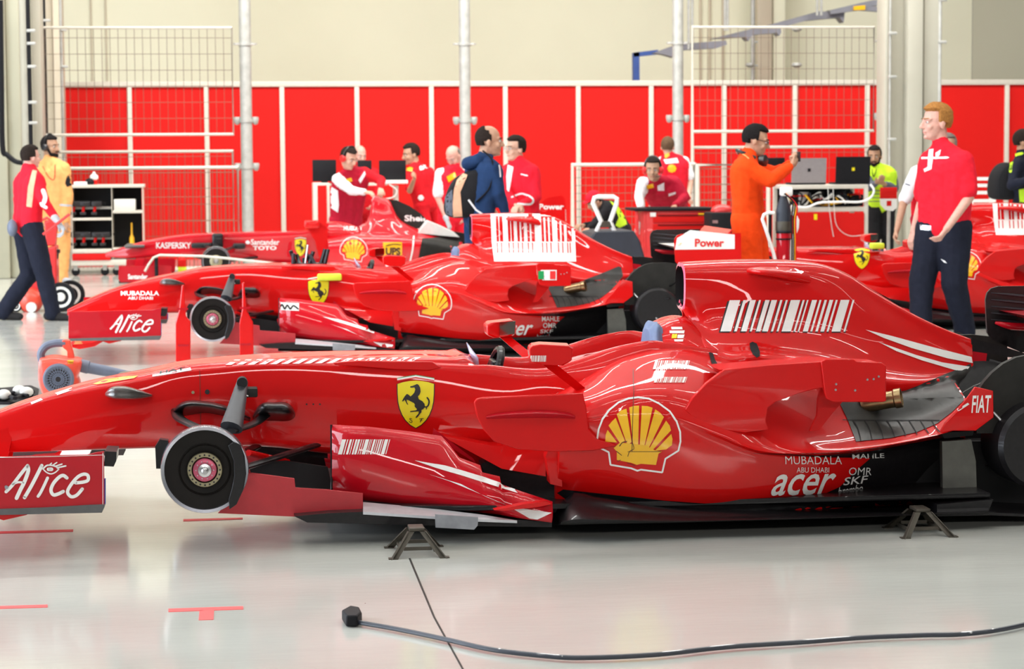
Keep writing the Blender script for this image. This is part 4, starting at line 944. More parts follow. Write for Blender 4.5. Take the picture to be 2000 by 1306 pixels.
# ---------------------------------------------------------------- second and fourth cars: the same kind of car further back
DECALS = {'emblem_border','shield_emblem','horse_figure','green_stripe','white_stripe','red_stripe','emblem_initials','emblem_ground','emblem_outline','scallop_emblem','black_lower_panel','heat_shield','louvre_slots','shield_seam',
          'scuff_marks','panel_gap','barcode_print','lettering','sticker_block','cooling_slot','fastener','amber_print','white_print','nose_barcode','pinstripe'}
def proj(v):
    c = CAM_R.transposed() @ (v - CAM_O); return (1000 + FPX * c.x / -c.z, 653 - FPX * c.y / -c.z)
HZ = F1.P(400, 917, -.70).z
def place(px, py):
    lo, hi = 9.0, 40.0
    for _ in range(50):
        mid = (lo + hi) / 2
        if at(px, py, mid).z < HZ: hi = mid
        else: lo = mid
        if abs(hi - lo) < 1e-5: break
    return mid
def put_car(px, py, Y=None, X=None):
    Y = Y or place(px, py)
    F = Frame(at(px, py, Y).x if X is None else X, Y + .70)
    t = copy_tree(car, None, lambda c: not (c.name.split('.')[0] in DECALS)); t.location = F.o
    def rm(x, y, yl=-.63):
        return proj(F1.P(x, y, yl) + F.o)
    return F, t, rm
F2, car2, r2 = put_car(415, 623)
print('car2 at', F2.o)
car2['label'] = 'red racing car in the second row, white barcode panel on its engine cover'

F4, car4, r4 = put_car(1491, 576)
print('car4 at', F4.o, r4(812, 788))
car4['label'] = 'red racing car at right, behind the walking man in red shirt'
def kids(t):
    d = {}
    for c in t.children: d.setdefault(c.name.split('.')[0], c)
    return d
k2, k4 = kids(car2), kids(car4)
kk = lambda d: (d['monocoque'], d['engine_cover'], d['sidepod'])
for F, K, rm in ((F2, k2, r2), (F4, k4, r4)):
    lower_paint(F, rm, K['sidepod'], b_pod)
shield(F2, b_tub, 622, 548, 40, 49, k2['monocoque'], False)
pecten(F2, b_body, 845, 592, 38, k2['sidepod'])
shield(F4, b_tub, 1683, 487, 31, 38, k4['monocoque'], False)
pecten(F4, b_body, 1886, 520, 31, k4['sidepod'])
rp2 = [c for c in car2.children if c.name.startswith('rear_wing_plane')][0]; rp2.material_slots[0].link = 'OBJECT'; rp2.material_slots[0].material = M['offwhite']
# torn-look barcode panel in white
def panel(F, K, f):
    X = lambda pts: [f(*p) for p in pts]
    bars = [X([(u0, v0), (u1, v0), (u1 - (.0), v1), (u0, v1)]) for u0, u1, v0, v1 in
            [(.0, .06, 0, .6), (.09, .10, 0, .6), (.14, .20, 0, .6), (.23, .24, 0, .6), (.27, .31, .12, .6), (.34, .36, .12, .6), (.39, .43, .12, .6), (.46, .48, .12, .6), (.52, .60, .05, .6), (.63, .65, 0, .6), (.68, .70, 0, .6), (.73, .79, 0, .6), (.82, .84, 0, .6), (.87, .90, 0, .6), (.96, 1.0, .0, .6)]]
    bars += [X([(0, .58), (1, .58), (1.0, 1), (.02, 1)]), X([(0, 0), (.45, 0), (.45, .05), (0, .05)]), X([(.5, 0), (.75, 0), (.75, .05), (.5, .05)])]
    D(F, b_eng, poly2d(bars), 'barcode_panel', M['white'], K['engine_cover'], .003, 8)
    red = [X([(u, .6), (u + .012, .6), (u + .012, .82), (u, .82)]) for u in (.06, .11, .2, .25, .31, .36, .43, .48, .6, .65, .7, .79, .84, .9, .93)]
    D(F, b_eng, poly2d(red), 'barcode_ticks', M['red'], K['engine_cover'], .0045, 8)
panel(F2, k2, lambda u, v: (958 + (1121 - 958) * u + 4 * v, 418 + 93 * v))
panel(F4, k4, lambda u, v: (1938 + 150 * u + 4 * v, 387 + 72 * v))
D(F2, b_body, join2d(text2d('acer', 974, 635, 1042, 655, .4, .015, -.02)), 'lettering', M['white'], k2['sidepod'], .004, 12)
D(F2, b_body, join2d(text2d('MAHLE', 1058, 617, 1092, 627, 0, .01), text2d('OMR', 1060, 630, 1086, 640, 0, .01), text2d('SKF', 1054, 643, 1080, 650, .2, .01), text2d('brembo', 1048, 652, 1082, 660, .1, .01)), 'lettering', M['white'], k2['sidepod'], .004, 12)
D(F2, b_tub, join2d(text2d('MUBADALA', 236, 568, 311, 577, 0, .03), text2d('ABU DHABI', 250, 579, 299, 585, 0, .02)), 'lettering', M['white'], k2['monocoque'], .004, 12)
b_flick = bvh_of([CP['ep'], CP['flick']])
fk2 = [c for c in car2.children if c.name.startswith('winglet_end_plate')][0]
D(F2, b_flick, poly2d([[(1048,527),(1087,527),(1087,547),(1050,547)]]), 'flag_ground', M['white'], fk2, .003, 12)
D(F2, b_flick, poly2d([[(1051,529),(1062,529),(1062,545),(1051,545)]]), 'flag_green', M['green'], fk2, .005, 12)
D(F2, b_flick, poly2d([[(1074,529),(1085,529),(1085,545),(1074,545)]]), 'flag_red', M['redlt'], fk2, .005, 12)
te2 = [c for c in car2.children if c.name.startswith('tail_end_plate')][0]
D(F2, b_tail, text2d('FIAT', 1188, 554, 1209, 571, .08, .02), 'lettering', M['white'], te2, .003, 20)
fw2 = [c for c in car2.children if c.name.startswith('front_wing_end_plate')][0]
D(F2, b_fw, alice(lambda x, y: (r2(x / 8.333, 880 + y / 8.333, -.79)), .53), 'lettering', M['white'], fw2, .003, 10)
bb2 = [c for c in car2.children if c.name.startswith('bargeboard')][0]
D(F2, b_barge, poly2d([[(543,590),(584,592),(584,607),(543,605)]]), 'plate_print', M['white'], bb2, .003, 10)
D(F2, b_barge, stroke2d([([(546,602),(551,595),(556,603),(561,596),(567,603),(573,597),(582,603)], 3)]), 'plate_scribble', M['carbon'], bb2, .005, 10)
XB = lambda pts: [r2(a, b, -.53) for a, b in pts]
D(F2, b_barge, poly2d([XB([(810,899),(870,909),(940,930),(1013,955),(1012,963),(960,947),(900,928),(850,913)]), XB([(836,925),(900,945),(950,970),(1000,990),(1078,1001),(1050,1014),(1035,1012),(990,986),(940,965),(880,940)])]), 'white_stripe', M['white'], bb2, .003, 10)
bb4 = [c for c in car4.children if c.name.startswith('bargeboard')][0]
XB = lambda pts: [r4(a, b, -.53) for a, b in pts]
D(F4, b_barge, poly2d([XB([(810,899),(870,909),(940,930),(1013,955),(1012,963),(960,947),(900,928),(850,913)]), XB([(836,925),(900,945),(950,970),(1000,990),(1078,1001),(1050,1014),(1035,1012),(990,986),(940,965),(880,940)])]), 'white_stripe', M['white'], bb4, .003, 10)
# lettering on the second car's rear wing cap
cap2 = [c for p in car2.children for c in p.children if c.name.startswith('end_plate_cap')][0]
b_cap = bvh_of([c for p in car.children for c in p.children if c.name.startswith('end_plate_cap')])
D(F2, b_cap, text2d('Power', 1357, 466, 1414, 482, 0, .03), 'lettering', M['redlt'], cap2, .003, 20)
D(F2, b_cap, poly2d([[(1324 + 9 * math.cos(k * .5236), 470 + 8 * math.sin(k * .5236)) for k in range(12)]]), 'round_emblem', M['amber'], cap2, .003, 20)
# padded lime covers lying on the chassis of the second and fourth cars
def lime(F, px0, py0, px1, py1, label):
    a, b = F.P(px0, py1, -.30) + F.o, F.P(px1, py0, -.30) + F.o
    o = MB().box((a + b) / 2, (b.x - a.x, .10, b.z - a.z), bev=.012).build('lime_pad', M['lime']); tag(o, label, 'pad'); return o
lime(F2, 620, 534, 667, 548, 'small lime yellow pad on the chassis of the second row car')
lime(F4, 1700, 474, 1725, 486, 'small lime yellow pad on the chassis of the right hand car')
# ---------------------------------------------------------------- third row car: later kind with high nose and dark shark fin
_p = at(422, 510, 24.5); F3 = Frame(_p.x, 25.2); P = F3.P
M['magred'] = mat('third_car_red_sky_tint', (0.66, 0.004, 0.014), 0.4, coat=1.0, spec=.15, var=.04, vscale=3)  # same car red with the sky's magenta reflection mixed into the colour
car3 = empty('racing_car', F3.o, 'red racing car in the third row with black shark fin and high nose', 'racing car')
g = [[(205,494,0),(250,479,0),(300,466,0),(360,457,0),(420,454,0),(480,452,0),(560,451,0),(620,450,0),(660,452,0),(740,455,0)],
     [(205,495,-.06),(250,480,-.11),(300,467,-.14),(360,458,-.16),(420,455,-.18),(480,453,-.20),(560,452,-.22),(620,451,-.25),(660,455,-.26),(740,457,-.26)],
     [(205,496,-.08),(250,484,-.13),(300,472,-.17),(360,463,-.19),(420,459,-.21),(480,457,-.23),(560,456,-.26),(620,456,-.28),(660,459,-.29),(740,462,-.29)],
     [(205,498,-.08),(250,493,-.13),(300,485,-.16),(360,481,-.18),(420,480,-.20),(480,480,-.22),(560,485,-.24),(620,488,-.25),(740,490,-.25)],
     [(205,501,-.07),(250,504,-.12),(300,500,-.15),(360,499,-.17),(420,501,-.18),(480,504,-.19),(560,513,-.20),(620,521,-.2),(740,530,-.2)],
     [(205,501,0),(250,504,0),(300,500,0),(360,499,0),(420,501,0),(480,503,0),(560,512,0),(620,520,0),(740,530,0)]]
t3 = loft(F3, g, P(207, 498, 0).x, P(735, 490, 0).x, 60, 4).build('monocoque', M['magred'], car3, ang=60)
g = [[(640,462,-.2),(700,453,-.2),(760,455,-.2),(830,462,-.2),(905,470,-.12)], [(640,468,-.52),(700,460,-.55),(760,461,-.54),(830,466,-.48),(905,480,-.3)],
     [(640,475,-.62),(700,468,-.66),(760,468,-.65),(830,476,-.58),(905,492,-.4)], [(640,495,-.63),(700,492,-.68),(760,493,-.66),(830,500,-.55),(905,508,-.36)],
     [(640,525,-.55),(700,530,-.58),(760,535,-.55),(830,540,-.42),(905,545,-.3)], [(640,528,-.1),(905,548,-.1)]]
sp3 = loft(F3, g, P(641, 495, -.6).x, P(903, 500, -.4).x, 30, 4, mirror=False)
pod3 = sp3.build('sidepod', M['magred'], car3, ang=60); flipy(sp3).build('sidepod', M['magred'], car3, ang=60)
g = [[(700,442,0),(722,420,0),(728,388,0),(745,386,0),(762,392,0),(775,420,0),(800,440,0),(905,462,0)], [(700,446,-.16),(722,425,-.10),(728,392,-.09),(745,391,-.10),(762,398,-.08),(775,425,-.10),(800,444,-.12),(905,466,-.05)],
     [(700,455,-.25),(722,440,-.18),(728,420,-.13),(745,420,-.13),(762,425,-.14),(775,440,-.16),(800,452,-.22),(905,470,-.10)], [(700,466,-.3),(728,462,-.26),(762,464,-.28),(800,468,-.32),(905,480,-.18)], [(700,475,0),(905,485,0)]]
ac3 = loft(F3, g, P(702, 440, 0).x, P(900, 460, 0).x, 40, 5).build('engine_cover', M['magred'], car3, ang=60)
MB().prism([P(a, b, -.015) for a, b in [(758,389),(775,391),(800,402),(822,417),(834,430),(824,446),(790,446),(775,430),(765,410)]], (0, .03, 0)).build('shark_fin', M['carbonmat'], car3)
o = MB().prism([P(a, b, -.2) for a, b in [(816,455),(835,430),(860,440),(885,452),(898,463),(860,460)]], (0, .4, 0)).build('white_cover', M['offwhite'], car3); bevel_mod(o, .01)
g = [[(600,440,-.30),(640,436,-.28),(672,436,-.26),(700,444,-.22)], [(600,452,-.34),(640,446,-.34),(672,446,-.34),(700,452,-.32)], [(600,465,-.33),(700,468,-.34)], [(600,465,-.2),(700,468,-.2)], [(600,440,-.22),(640,438,-.2),(700,444,-.18)]]
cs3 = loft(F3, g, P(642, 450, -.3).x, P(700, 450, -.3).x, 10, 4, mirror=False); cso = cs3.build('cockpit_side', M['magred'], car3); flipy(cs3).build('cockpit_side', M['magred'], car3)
mr = MB().box(P(609, 438, -.6), (.16, .10, .09), bev=.02)
MB().prism([P(a, b, -.55) for a, b in [(595,434),(622,432),(640,444),(640,520),(628,520),(615,470),(600,444)]], (0, .03, 0)).build('deflector', M['redsat'], car3)
mr.build('mirror_housing', M['red'], car3); MB().box(P(609, 438, .5), (.16, .10, .09), bev=.02).build('mirror_housing', M['red'], car3)
b3 = bvh_of([t3, pod3, ac3, cso]); bt3 = bvh_of([t3])
pecten(F3, b3, 691, 489, 27, pod3)
D(F3, b3, poly2d([[(748,473),(785,473),(785,503),(770,508),(748,504)]]), 'badge_ground', M['amber'], pod3, .004, 8)
D(F3, b3, join2d(text2d('UPS', 753, 483, 782, 498, 0, .05), stroke2d([([(754,480),(768,477),(782,478)], 2)])), 'badge_lettering', M['brown'], pod3, .007, 8)
D(F3, b3, poly2d([[(824,466),(870,462),(900,470),(906,500),(890,520),(812,520),(818,500)]]), 'carbon_rear_panel', M['carbonmat'], pod3, .004, 8)
D(F3, b3, stroke2d([([(808,462),(805,490),(798,520)], 3)]), 'white_stripe', M['white'], pod3, .005, 8)
D(F3, bt3, text2d('KASPERSKY', 305, 473, 373, 485, 0, .02), 'lettering', M['white'], t3, .004, 8)
D(F3, bt3, join2d(text2d('Santander', 490, 467, 546, 478, 0, .02), text2d('TOTO', 494, 480, 540, 488, 0, .04), poly2d([[(484 + 5 * math.cos(k), 473 + 4 * math.sin(k)) for k in range(6)]])), 'lettering', M['white'], t3, .004, 8)
shield(F3, bt3, 587, 468, 22, 32, t3, False)
D(F3, b3, join2d(text2d('HUBLOT', 671, 442, 708, 450, 0, .03)), 'lettering', M['white'], pod3, .005, 8)
fin3 = [c for c in car3.children if c.name.startswith('shark_fin')][0]
D(F3, bvh_of([fin3]), text2d('Shell', 790, 420, 830, 432, 0, .03), 'lettering', M['white'], fin3, .004, 8)
for sg in (1, -1):
    S = lambda v: Vector((v.x, v.y * sg, v.z)); H = P(422, 510, -.70); r = 29 / 180.0
    m = MB().lathe(S(H), (0, sg, 0), [(.004, r * .9), (-.01, r * .96), (0, r), (.12, r), (.12, .03)], 40); dr = m.build('brake_drum', M['rim'], car3)
    MB().lathe(S(H), (0, sg, 0), [(-.004, r * .85), (0, r * .3)], 32).build('drum_face', M['drumface'], dr)
    MB().lathe(S(H), (0, sg, 0), [(-.012, r * .42), (-.02, r * .3)], 24).build('hub_ring', M['brass'], dr)
    MB().lathe(S(H), (0, sg, 0), [(-.02, r * .18), (-.04, r * .1)], 16).build('wheel_nut', M['steel'], dr)
    for q in ([(395,478,-.2),(415,486,-.6)], [(462,480,-.2),(440,488,-.6)], [(420,465,-.2),(424,490,-.6)], [(380,500,-.2),(415,510,-.6)], [(500,502,-.2),(430,512,-.6)]):
        MB().tube([S(P(*q[0])), S(P(*q[1]))], .03, 10, flat=.5, up=(0, 0, 1)).build('wishbone', M['carbon'], car3)
    MB().box(S(P(425, 470, -.3)), (.12, .2, .16), bev=.02).build('steering_rack_cover', M['carbon'], car3)
    MB().box(S(P(395, 479, -.28)), (.24, .14, .06), bev=.02).build('wishbone_fairing', M['carbon'], car3)
    MB().box(S(P(467, 480, -.28)), (.14, .14, .06), bev=.02).build('wishbone_fairing', M['carbon'], car3)
    MB().box(S(P(263, 481, -.2)), (.22, .16, .035), bev=.015).build('camera_pod', M['podgrey'], car3)
    o = MB().prism([S(P(a, b, -.85)) for a, b in [(232,520),(330,518),(335,522),(334,545),(325,549),(236,551),(231,545)]], (0, .02 * sg, 0)).build('front_wing_end_plate', M['crimson'], car3)
    if sg == 1:
        D(F3, bvh_of([o]), text2d('Santander', 250, 535, 288, 545, 0, .03), 'lettering', M['white'], o, .004, 8)
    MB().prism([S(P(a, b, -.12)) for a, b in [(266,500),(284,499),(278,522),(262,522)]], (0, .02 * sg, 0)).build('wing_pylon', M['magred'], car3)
    m = MB().lathe(Vector((3.1, -.6 * sg, .3)), (0, sg, 0), [(0, .05), (0, .16), (.2, .16), (.2, .05)], 24); m.build('rear_brake_drum', M['carbon'], car3)
MB().prism([P(a, b, -.84) for a, b in [(232,548),(334,546),(334,551),(232,553)]], (0, 1.7, 0)).build('front_wing_plane', M['carbon'], car3)
MB().prism([Vector((.6, y, .06)) for y in (-.3, .3)] + [Vector((1.1, .68, .06)), Vector((3.3, .68, .06)), Vector((3.3, -.68, .06)), Vector((1.1, -.68, .06))], (0, 0, .04)).build('floor_panel', M['carbon'], car3)
MB().prism([Vector((2.3, -.15, .1)), Vector((3.9, -.1, .2)), Vector((3.9, -.1, .35)), Vector((2.3, -.15, .62))], (0, .3, 0)).build('gearbox_casing', M['carbon'], car3)
# rear wing of the third car
w = MB().prism([P(a, b, -.45) for a, b in [(1040,405),(1070,386),(1098,381),(1104,390),(1105,470),(1045,470)]], (0, .02, 0)).build('rear_wing_end_plate', M['red'], car3)
flp = MB().prism([P(a, b, -.44) for a, b in [(1040,411),(1105,409),(1106,432),(1038,433)]], (.0, .88, 0)).build('rear_wing_plane', M['white'], car3)
b_ = bvh_of([w]); D(F3, b_, text2d('-Power', 1046, 398, 1101, 409, 0, .03), 'lettering', M['white'], w, .004, 8)
D(F3, bvh_of([flp]), text2d('nder', 1060, 413, 1100, 429, 0, .03), 'lettering', M['redlt'], flp, .004, 8)
MB().prism([P(a, b, .45) for a, b in [(1040,405),(1070,386),(1098,381),(1104,390),(1105,470),(1045,470)]], (0, .02, 0)).build('rear_wing_end_plate', M['red'], car3)
# ---------------------------------------------------------------- stands, trolleys, benches
def box_at(px0, py0, px1, py1, Y, dep, bev=.01):
    a, b = at(px0, py0, Y), at(px1, py1, Y); return (a + b) / 2 + Vector((0, dep / 2, 0)), (abs(b.x - a.x), dep, abs(a.z - b.z)), bev
def thing(name, px, Y, label, cat, group=None, py=300):
    p = at(px, py, Y); return empty(name, (p.x, Y, 0), label, cat, group)
def add(t, mb_, name, m, bev=0, parent=None, **k):
    o = mb_.build(name, m, parent or t, **k)
    if parent is None or True:
        d = t.location
        o.data.transform(Matrix.Translation(-d))
    if bev: bevel_mod(o, bev)
    return o
M['standgrey'] = mat('stand_grey', (.07, .06, .045), .5, metal=.3, var=.15, vscale=20)
def jackstand(x, y, label, ht=.096):
    t = empty('jack_stand', (x, y, 0), label, 'jack stand', 'small grey jack stands under the foreground car')
    for sy in (-1, 1):
        for sx in (-1, 1):
            foot = Vector((sx * .086, sy * .11, 0)); topp = Vector((sx * .02, sy * .03, ht - .012))
            d = (topp - foot); m = MB(); w = Vector((.013, 0, 0)); n = Vector((0, .012 * sy, 0))
            m.prism([foot - w, foot + w, topp + w * .9, topp - w * .9], n); m.prism([foot + w * sx, foot + w * sx + n * 2.2, topp + w * sx + n * 1.6, topp + w * sx], (-.004 * sx, 0, 0))
            m.box(foot + Vector((sx * .004, sy * .004, .002)), (.034, .03, .004)); m.build('leg', M['standgrey'], t)
        MB().box((0, sy * .075, .028), (.10, .008, .012)).build('cross_brace', M['standgrey'], t)
    for sx in (-1, 1): MB().box((sx * .06, 0, .022), (.008, .16, .012)).build('side_brace', M['standgrey'], t)
    MB().box((0, 0, ht - .006), (.055, .09, .012), bev=.003).build('head_plate', M['standgrey'], t)
for (px, py, Y, lab) in ((813, 1078, 7.93, 'grey jack stand under the front of the foreground car'), (1796, 1056, 8.06, 'grey jack stand under the rear of the foreground car, nearer the viewer'), (1718, 1034, 8.62, 'grey jack stand under the rear of the foreground car, the farther one')):
    p = ground(px, py); jackstand(at(px, py, Y).x, Y, lab)
# red trestle blades by the second car's front wheel
for poly, lab in (([(355,557),(359,556),(363,618),(372,627),(372,700),(343,700),(343,629),(350,605)], 'tall red wheel stand left of the second row car front wheel'),
                  ([(473,552),(477,551),(481,604),(494,629),(496,700),(468,700),(468,629),(473,603)], 'tall red wheel stand right of the second row car front wheel')):
    Y = 14.9; t = thing('wheel_stand', sum(p[0] for p in poly) / len(poly), Y, lab, 'stand')
    pts = [at(a, b, Y) for a, b in poly]; zb = min(p.z for p in pts)
    pts = [Vector((p.x, p.y, 0.02 if b == 700 else p.z)) for p, (a, b) in zip(pts, poly)]
    add(t, MB().prism(pts, (0, .05, 0)), 'blade', M['red'], .006); cx = sum(p.x for p in pts) / len(pts)
    add(t, MB().box((cx, Y + .02, .012), (.14, .34, .024), bev=.005), 'foot', M['red'])
    for z in (.18, .42): add(t, MB().box((cx, Y - .004, z), (.07, .006, .012)), 'weld_strip', M['crimson'])
# leaf blower on the floor, left
Y = 12.7; t = thing('leaf_blower', 118, Y, 'orange and grey leaf blower on the floor behind the nose of the foreground car', 'leaf blower', py=760)
M['orangep'] = mat('orange_plastic', (.80, .07, .035), .4, coat=.4, var=.05, vscale=8); M['greyp'] = mat('grey_plastic', (.13, .15, .21), .5, var=.1, vscale=15)
sh = [(78,700),(90,697),(104,695),(130,698),(158,702),(158,722),(152,735),(156,750),(150,768),(140,782),(120,790),(95,785),(82,765),(75,740),(75,718)]
ring = spline([at(a, b, Y) for a, b in sh], 3, True); c = sum(ring, Vector()) / len(ring); m = MB(); n = len(ring); vs = []
for dy, k in ((-.06, .86), (-.045, .97), (0, 1), (.10, 1), (.13, .9)): vs += [c + (p - c) * k + Vector((0, dy, 0)) for p in ring]
m.add(vs, [(i * n + j, i * n + (j + 1) % n, (i + 1) * n + (j + 1) % n, (i + 1) * n + j) for i in range(4) for j in range(n)] + [tuple(range(n)), tuple(4 * n + j for j in range(n))])
add(t, m, 'housing', M['orangep'], ang=60)
c = at(114, 740, Y - .07); add(t, MB().lathe(c, (0, 1, 0), [(-.012, .060), (-.016, .075), (-.012, .084), (.03, .088), (.03, .02)], 40), 'fan_guard_ring', M['greyp'])
gr = MB().lathe(c, (0, 1, 0), [(-.013, .068), (-.012, .001)], 32); gr_o = add(t, gr, 'fan_guard', M['black'])
m = MB()
for k in range(24):
    a = 2 * math.pi * k / 24; m.tube([c + Vector((math.cos(a) * .015, -.016, math.sin(a) * .015)), c + Vector((math.cos(a + .3) * .068, -.016, math.sin(a + .3) * .068))], .0022, 5)
for rr in (.03, .045, .06): m.tube([c + Vector((math.cos(a) * rr, -.016, math.sin(a) * rr)) for a in [2 * math.pi * k / 28 for k in range(29)]], .0018, 5, caps=False)
add(t, m, 'guard_ribs', M['greyp'])
add(t, MB().tube(spline([at(82, 705, Y + .03), at(80, 690, Y + .03), at(90, 676, Y + .03), at(108, 670, Y + .03), at(128, 670, Y + .03)], 5), [.022] * 21, 10), 'handle', M['greyp'])
add(t, MB().prism([at(a, b, Y + .01) for a, b in [(120,666),(124,663),(136,664),(141,680),(146,702),(132,703),(131,685),(122,678)]], (0, .05, 0)), 'rear_grip', M['orangep'], .006)
add(t, MB().tube([at(156, 713, Y + .03), at(172, 717, Y + .03), at(174, 718, Y + .03), at(200, 723, Y + .03), at(270, 736, Y + .03), at(300, 744, Y + .03)], [.036, .038, .032, .031, .022, .02], 18), 'blower_tube', M['greyp'])
add(t, MB().box(at(138, 707, Y - .05), (.035, .02, .022), bev=.003), 'label_plate', M['amber'])
add(t, MB().box((c.x - .02, Y + .04, .012), (.20, .16, .024), bev=.008), 'foot', M['orangep'])
# loose cables on the floor beside it
t = thing('cable_heap', 30, 12.9, 'heap of dark cables on the floor at the left edge', 'cables')
m = MB()
for k in range(7):
    p = [ground(-30 + 18 * j + random.uniform(-6, 6), 768 + random.uniform(-8, 10), .015 + .012 * (k % 3)) for j in range(6)]; m.tube(spline(p, 5), .012, 6)
o = add(t, m, 'cables', M['cable'])
add(t, MB().prism([ground(a, b, .0) for a, b in [(-40,790),(-20,762),(60,755),(76,762),(72,780),(20,790)]], (0, 0, .01)), 'mat', M['cable'])
for q in ((8, 770), (38, 762), (52, 765)): add(t, MB().ball(ground(q[0], q[1], .05), (.04, .03, .03)), 'connector', M['offwhite'])
# trolley behind the walking man
Y = 21.2; t = thing('pressure_trolley', 85, Y, 'red wheeled trolley with orange motor behind the walking person in red jacket', 'trolley')
M['bin'] = mat('trolley_red', (.68, .03, .03), .4, coat=.3, var=.08, vscale=8)
z = lambda px, py: at(px, py, Y)
add(t, MB().prism([z(47, 500), z(110, 478), z(112, 588), z(48, 560)], (0, .28, 0)), 'tank', M['bin'], .02)
add(t, MB().prism([z(86, 430), z(112, 430), z(108, 480), z(90, 480)], (0, .18, 0)), 'upper_tank', M['bin'], .015)
add(t, MB().lathe(z(100, 494) + Vector((0, .08, 0)), (0, 0, 1), [(-.06, .05), (-.05, .06), (-.01, .065), (0, .078), (.03, .078), (.03, .03)], 24), 'funnel', M['black'])
add(t, MB().ball(z(60, 586) + Vector((0, -.05, 0)), (.12, .10, .12), 20, 14), 'motor', M['orangep'])
add(t, MB().lathe(z(64, 598) + Vector((0, -.16, 0)), (0, 1, 0), [(0, .045), (.02, .05), (.03, .02)], 20), 'motor_cap', M['offwhite'])
for px, py, r, dy in ((121, 592, .135, -.1), (134, 592, .135, .25), (33, 601, .055, -.08)):
    cc = z(px, py); cc.z = r; cc.y += dy; w = add(t, MB().lathe(cc, (0, 1, 0), [(-.03, r * .7), (-.03, r * .95), (-.015, r), (.015, r), (.03, r * .95), (.03, r * .7)], 32), 'wheel', M['cable'])
    rim = MB().lathe(cc, (0, 1, 0), [(-.034, r * .1), (-.036, r * .25), (-.026, r * .35), (-.034, r * .72), (.02, r * .72)], 28).build('wheel_rim', M['offwhite'], w); rim.data.transform(Matrix.Translation(-t.location))
add(t, MB().tube([z(50, 560), z(36, 590)], .018, 8), 'front_fork', M['galv'])
add(t, MB().tube([z(70, 470), z(60, 440), z(92, 425), z(112, 440)], .014, 8), 'push_handle', M['bin'])
# red baton carried by the walking man
tag(MB().tube([at(84, 458, 19.72), at(136, 418, 19.72)], .012, 8).build('red_baton', M['bin']), 'red rod held in the gloved hand of the walking person', 'rod')
tag(MB().ball(at(24, 445, 19.9), (.045, .05, .075), 14, 10).build('hip_pouch', M['greyp']), 'grey pouch on the hip of the walking person in red jacket', 'pouch')
# open black shelving
Y = 27.4; t = thing('tool_shelving', 210, Y, 'black open shelving on castors with pale frame, full of power tools', 'shelving')
dep = .45; a, b = z0_ = at(139, 362, Y), at(281, 517, Y)
def sb(px0, py0, px1, py1, y0, d, name, m, bev=.0):
    c_, dd, _ = box_at(px0, py0, px1, py1, Y + y0, d); return add(t, MB().box(c_, dd, bev=bev), name, m)
sb(141, 364, 279, 513, dep - .03, .03, 'back_board', M['dark']); sb(139, 361, 281, 366, 0, dep, 'top_board', M['frame'], .004)
for x in (139, 217, 277): sb(x, 364, x + 4, 516, 0, dep, 'upright', M['frame'], .003)
for q in ((141, 426, 218, 430), (141, 487, 218, 494), (220, 411, 279, 416), (220, 484, 279, 487), (139, 508, 281, 517)): sb(*q, 0, dep, 'shelf_board', M['frame'], .003)
sb(141, 496, 216, 508, -.01, .2, 'drawer', M['panelred'], .005)
for q in ((141, 404, 218, 408), (141, 464, 218, 467)): sb(*q, .18, .25, 'tool_rail', M['galv'])
for px in (148, 205, 228, 272):
    cc = at(px, 525, Y + .1); cc.z = .05; w = add(t, MB().lathe(cc, (0, 1, 0), [(-.02, .02), (-.02, .05), (.02, .05), (.02, .02)], 16), 'castor', M['cable']); 
    add(t, MB().box((cc.x, cc.y, .095), (.05, .06, .06)), 'castor_bracket', M['galv'])
def tool(px, py, label):
    c_ = at(px, py, Y + .12); q = empty('power_tool', c_, label, 'power tool', 'black and red power tools on the open shelving')
    MB().box((0, 0, .05), (.13, .08, .07), bev=.015).build('body', M['black'], q); MB().tube([(-.02, 0, .03), (-.03, 0, -.05)], .018, 8).build('grip', M['panelred'], q)
    MB().box((-.03, 0, -.065), (.07, .06, .035), bev=.006).build('battery', M['black'], q); MB().lathe((.065, 0, .055), (1, 0, 0), [(0, .022), (.04, .012)], 10).build('chuck', M['cable'], q)
for i, px in enumerate((148, 167, 189)): tool(px, 404 + 2, 'black and red power tool, upper rail of the open shelving, %s' % ('nearest the yellow overalls', 'the middle one', 'farthest from the yellow overalls')[i])
for i, px in enumerate((149, 168, 190, 206)): tool(px, 466, 'black and red power tool, lower rail of the open shelving, %s' % ('nearest the yellow overalls', 'second from the yellow overalls', 'third from the yellow overalls', 'farthest from the yellow overalls')[i])
tag(MB().box(*box_at(222, 389, 265, 410.6, Y + .03, .28)[:2], bev=.01).build('storage_box', M['offwhite']), 'cream box in the right compartment of the black open shelving', 'box')
tag(MB().box(*box_at(144, 355, 170, 361, Y + .05, .25)[:2], bev=.006).build('white_tray', M['white']), 'white tray on top of the open shelving', 'tray')
tag(MB().ball(at(176, 356, Y + .15), (.06, .08, .055)).build('black_helmet', M['cable']), 'small black rounded case on top of the open shelving', 'case')
q = thing('spray_bottle', 184, Y + .15, 'red and white bottle on top of the open shelving', 'bottle'); cc = at(184, 361, Y + .15)
add(q, MB().lathe(cc, (0, 0, 1), [(0, .035), (.05, .04), (.06, .03)], 16), 'bottle_base', M['panelred']); add(q, MB().lathe(cc, (0, 0, 1), [(.06, .03), (.08, .05), (.11, .048), (.13, .02), (.16, .012)], 16), 'bottle_top', M['white'])
q = thing('oil_bottle', 258, Y + .1, 'tall thin amber bottle in the lower right compartment of the open shelving', 'bottle'); cc = at(258, 483.5, Y + .12)
add(q, MB().lathe(cc, (0, 0, 1), [(0, .03), (.12, .03), (.16, .012), (.30, .010)], 14), 'bottle_body', M['amber'])
q = thing('gas_bottle', 356, 26.3, 'small red and yellow canister behind the front wing of the third row car', 'canister'); 
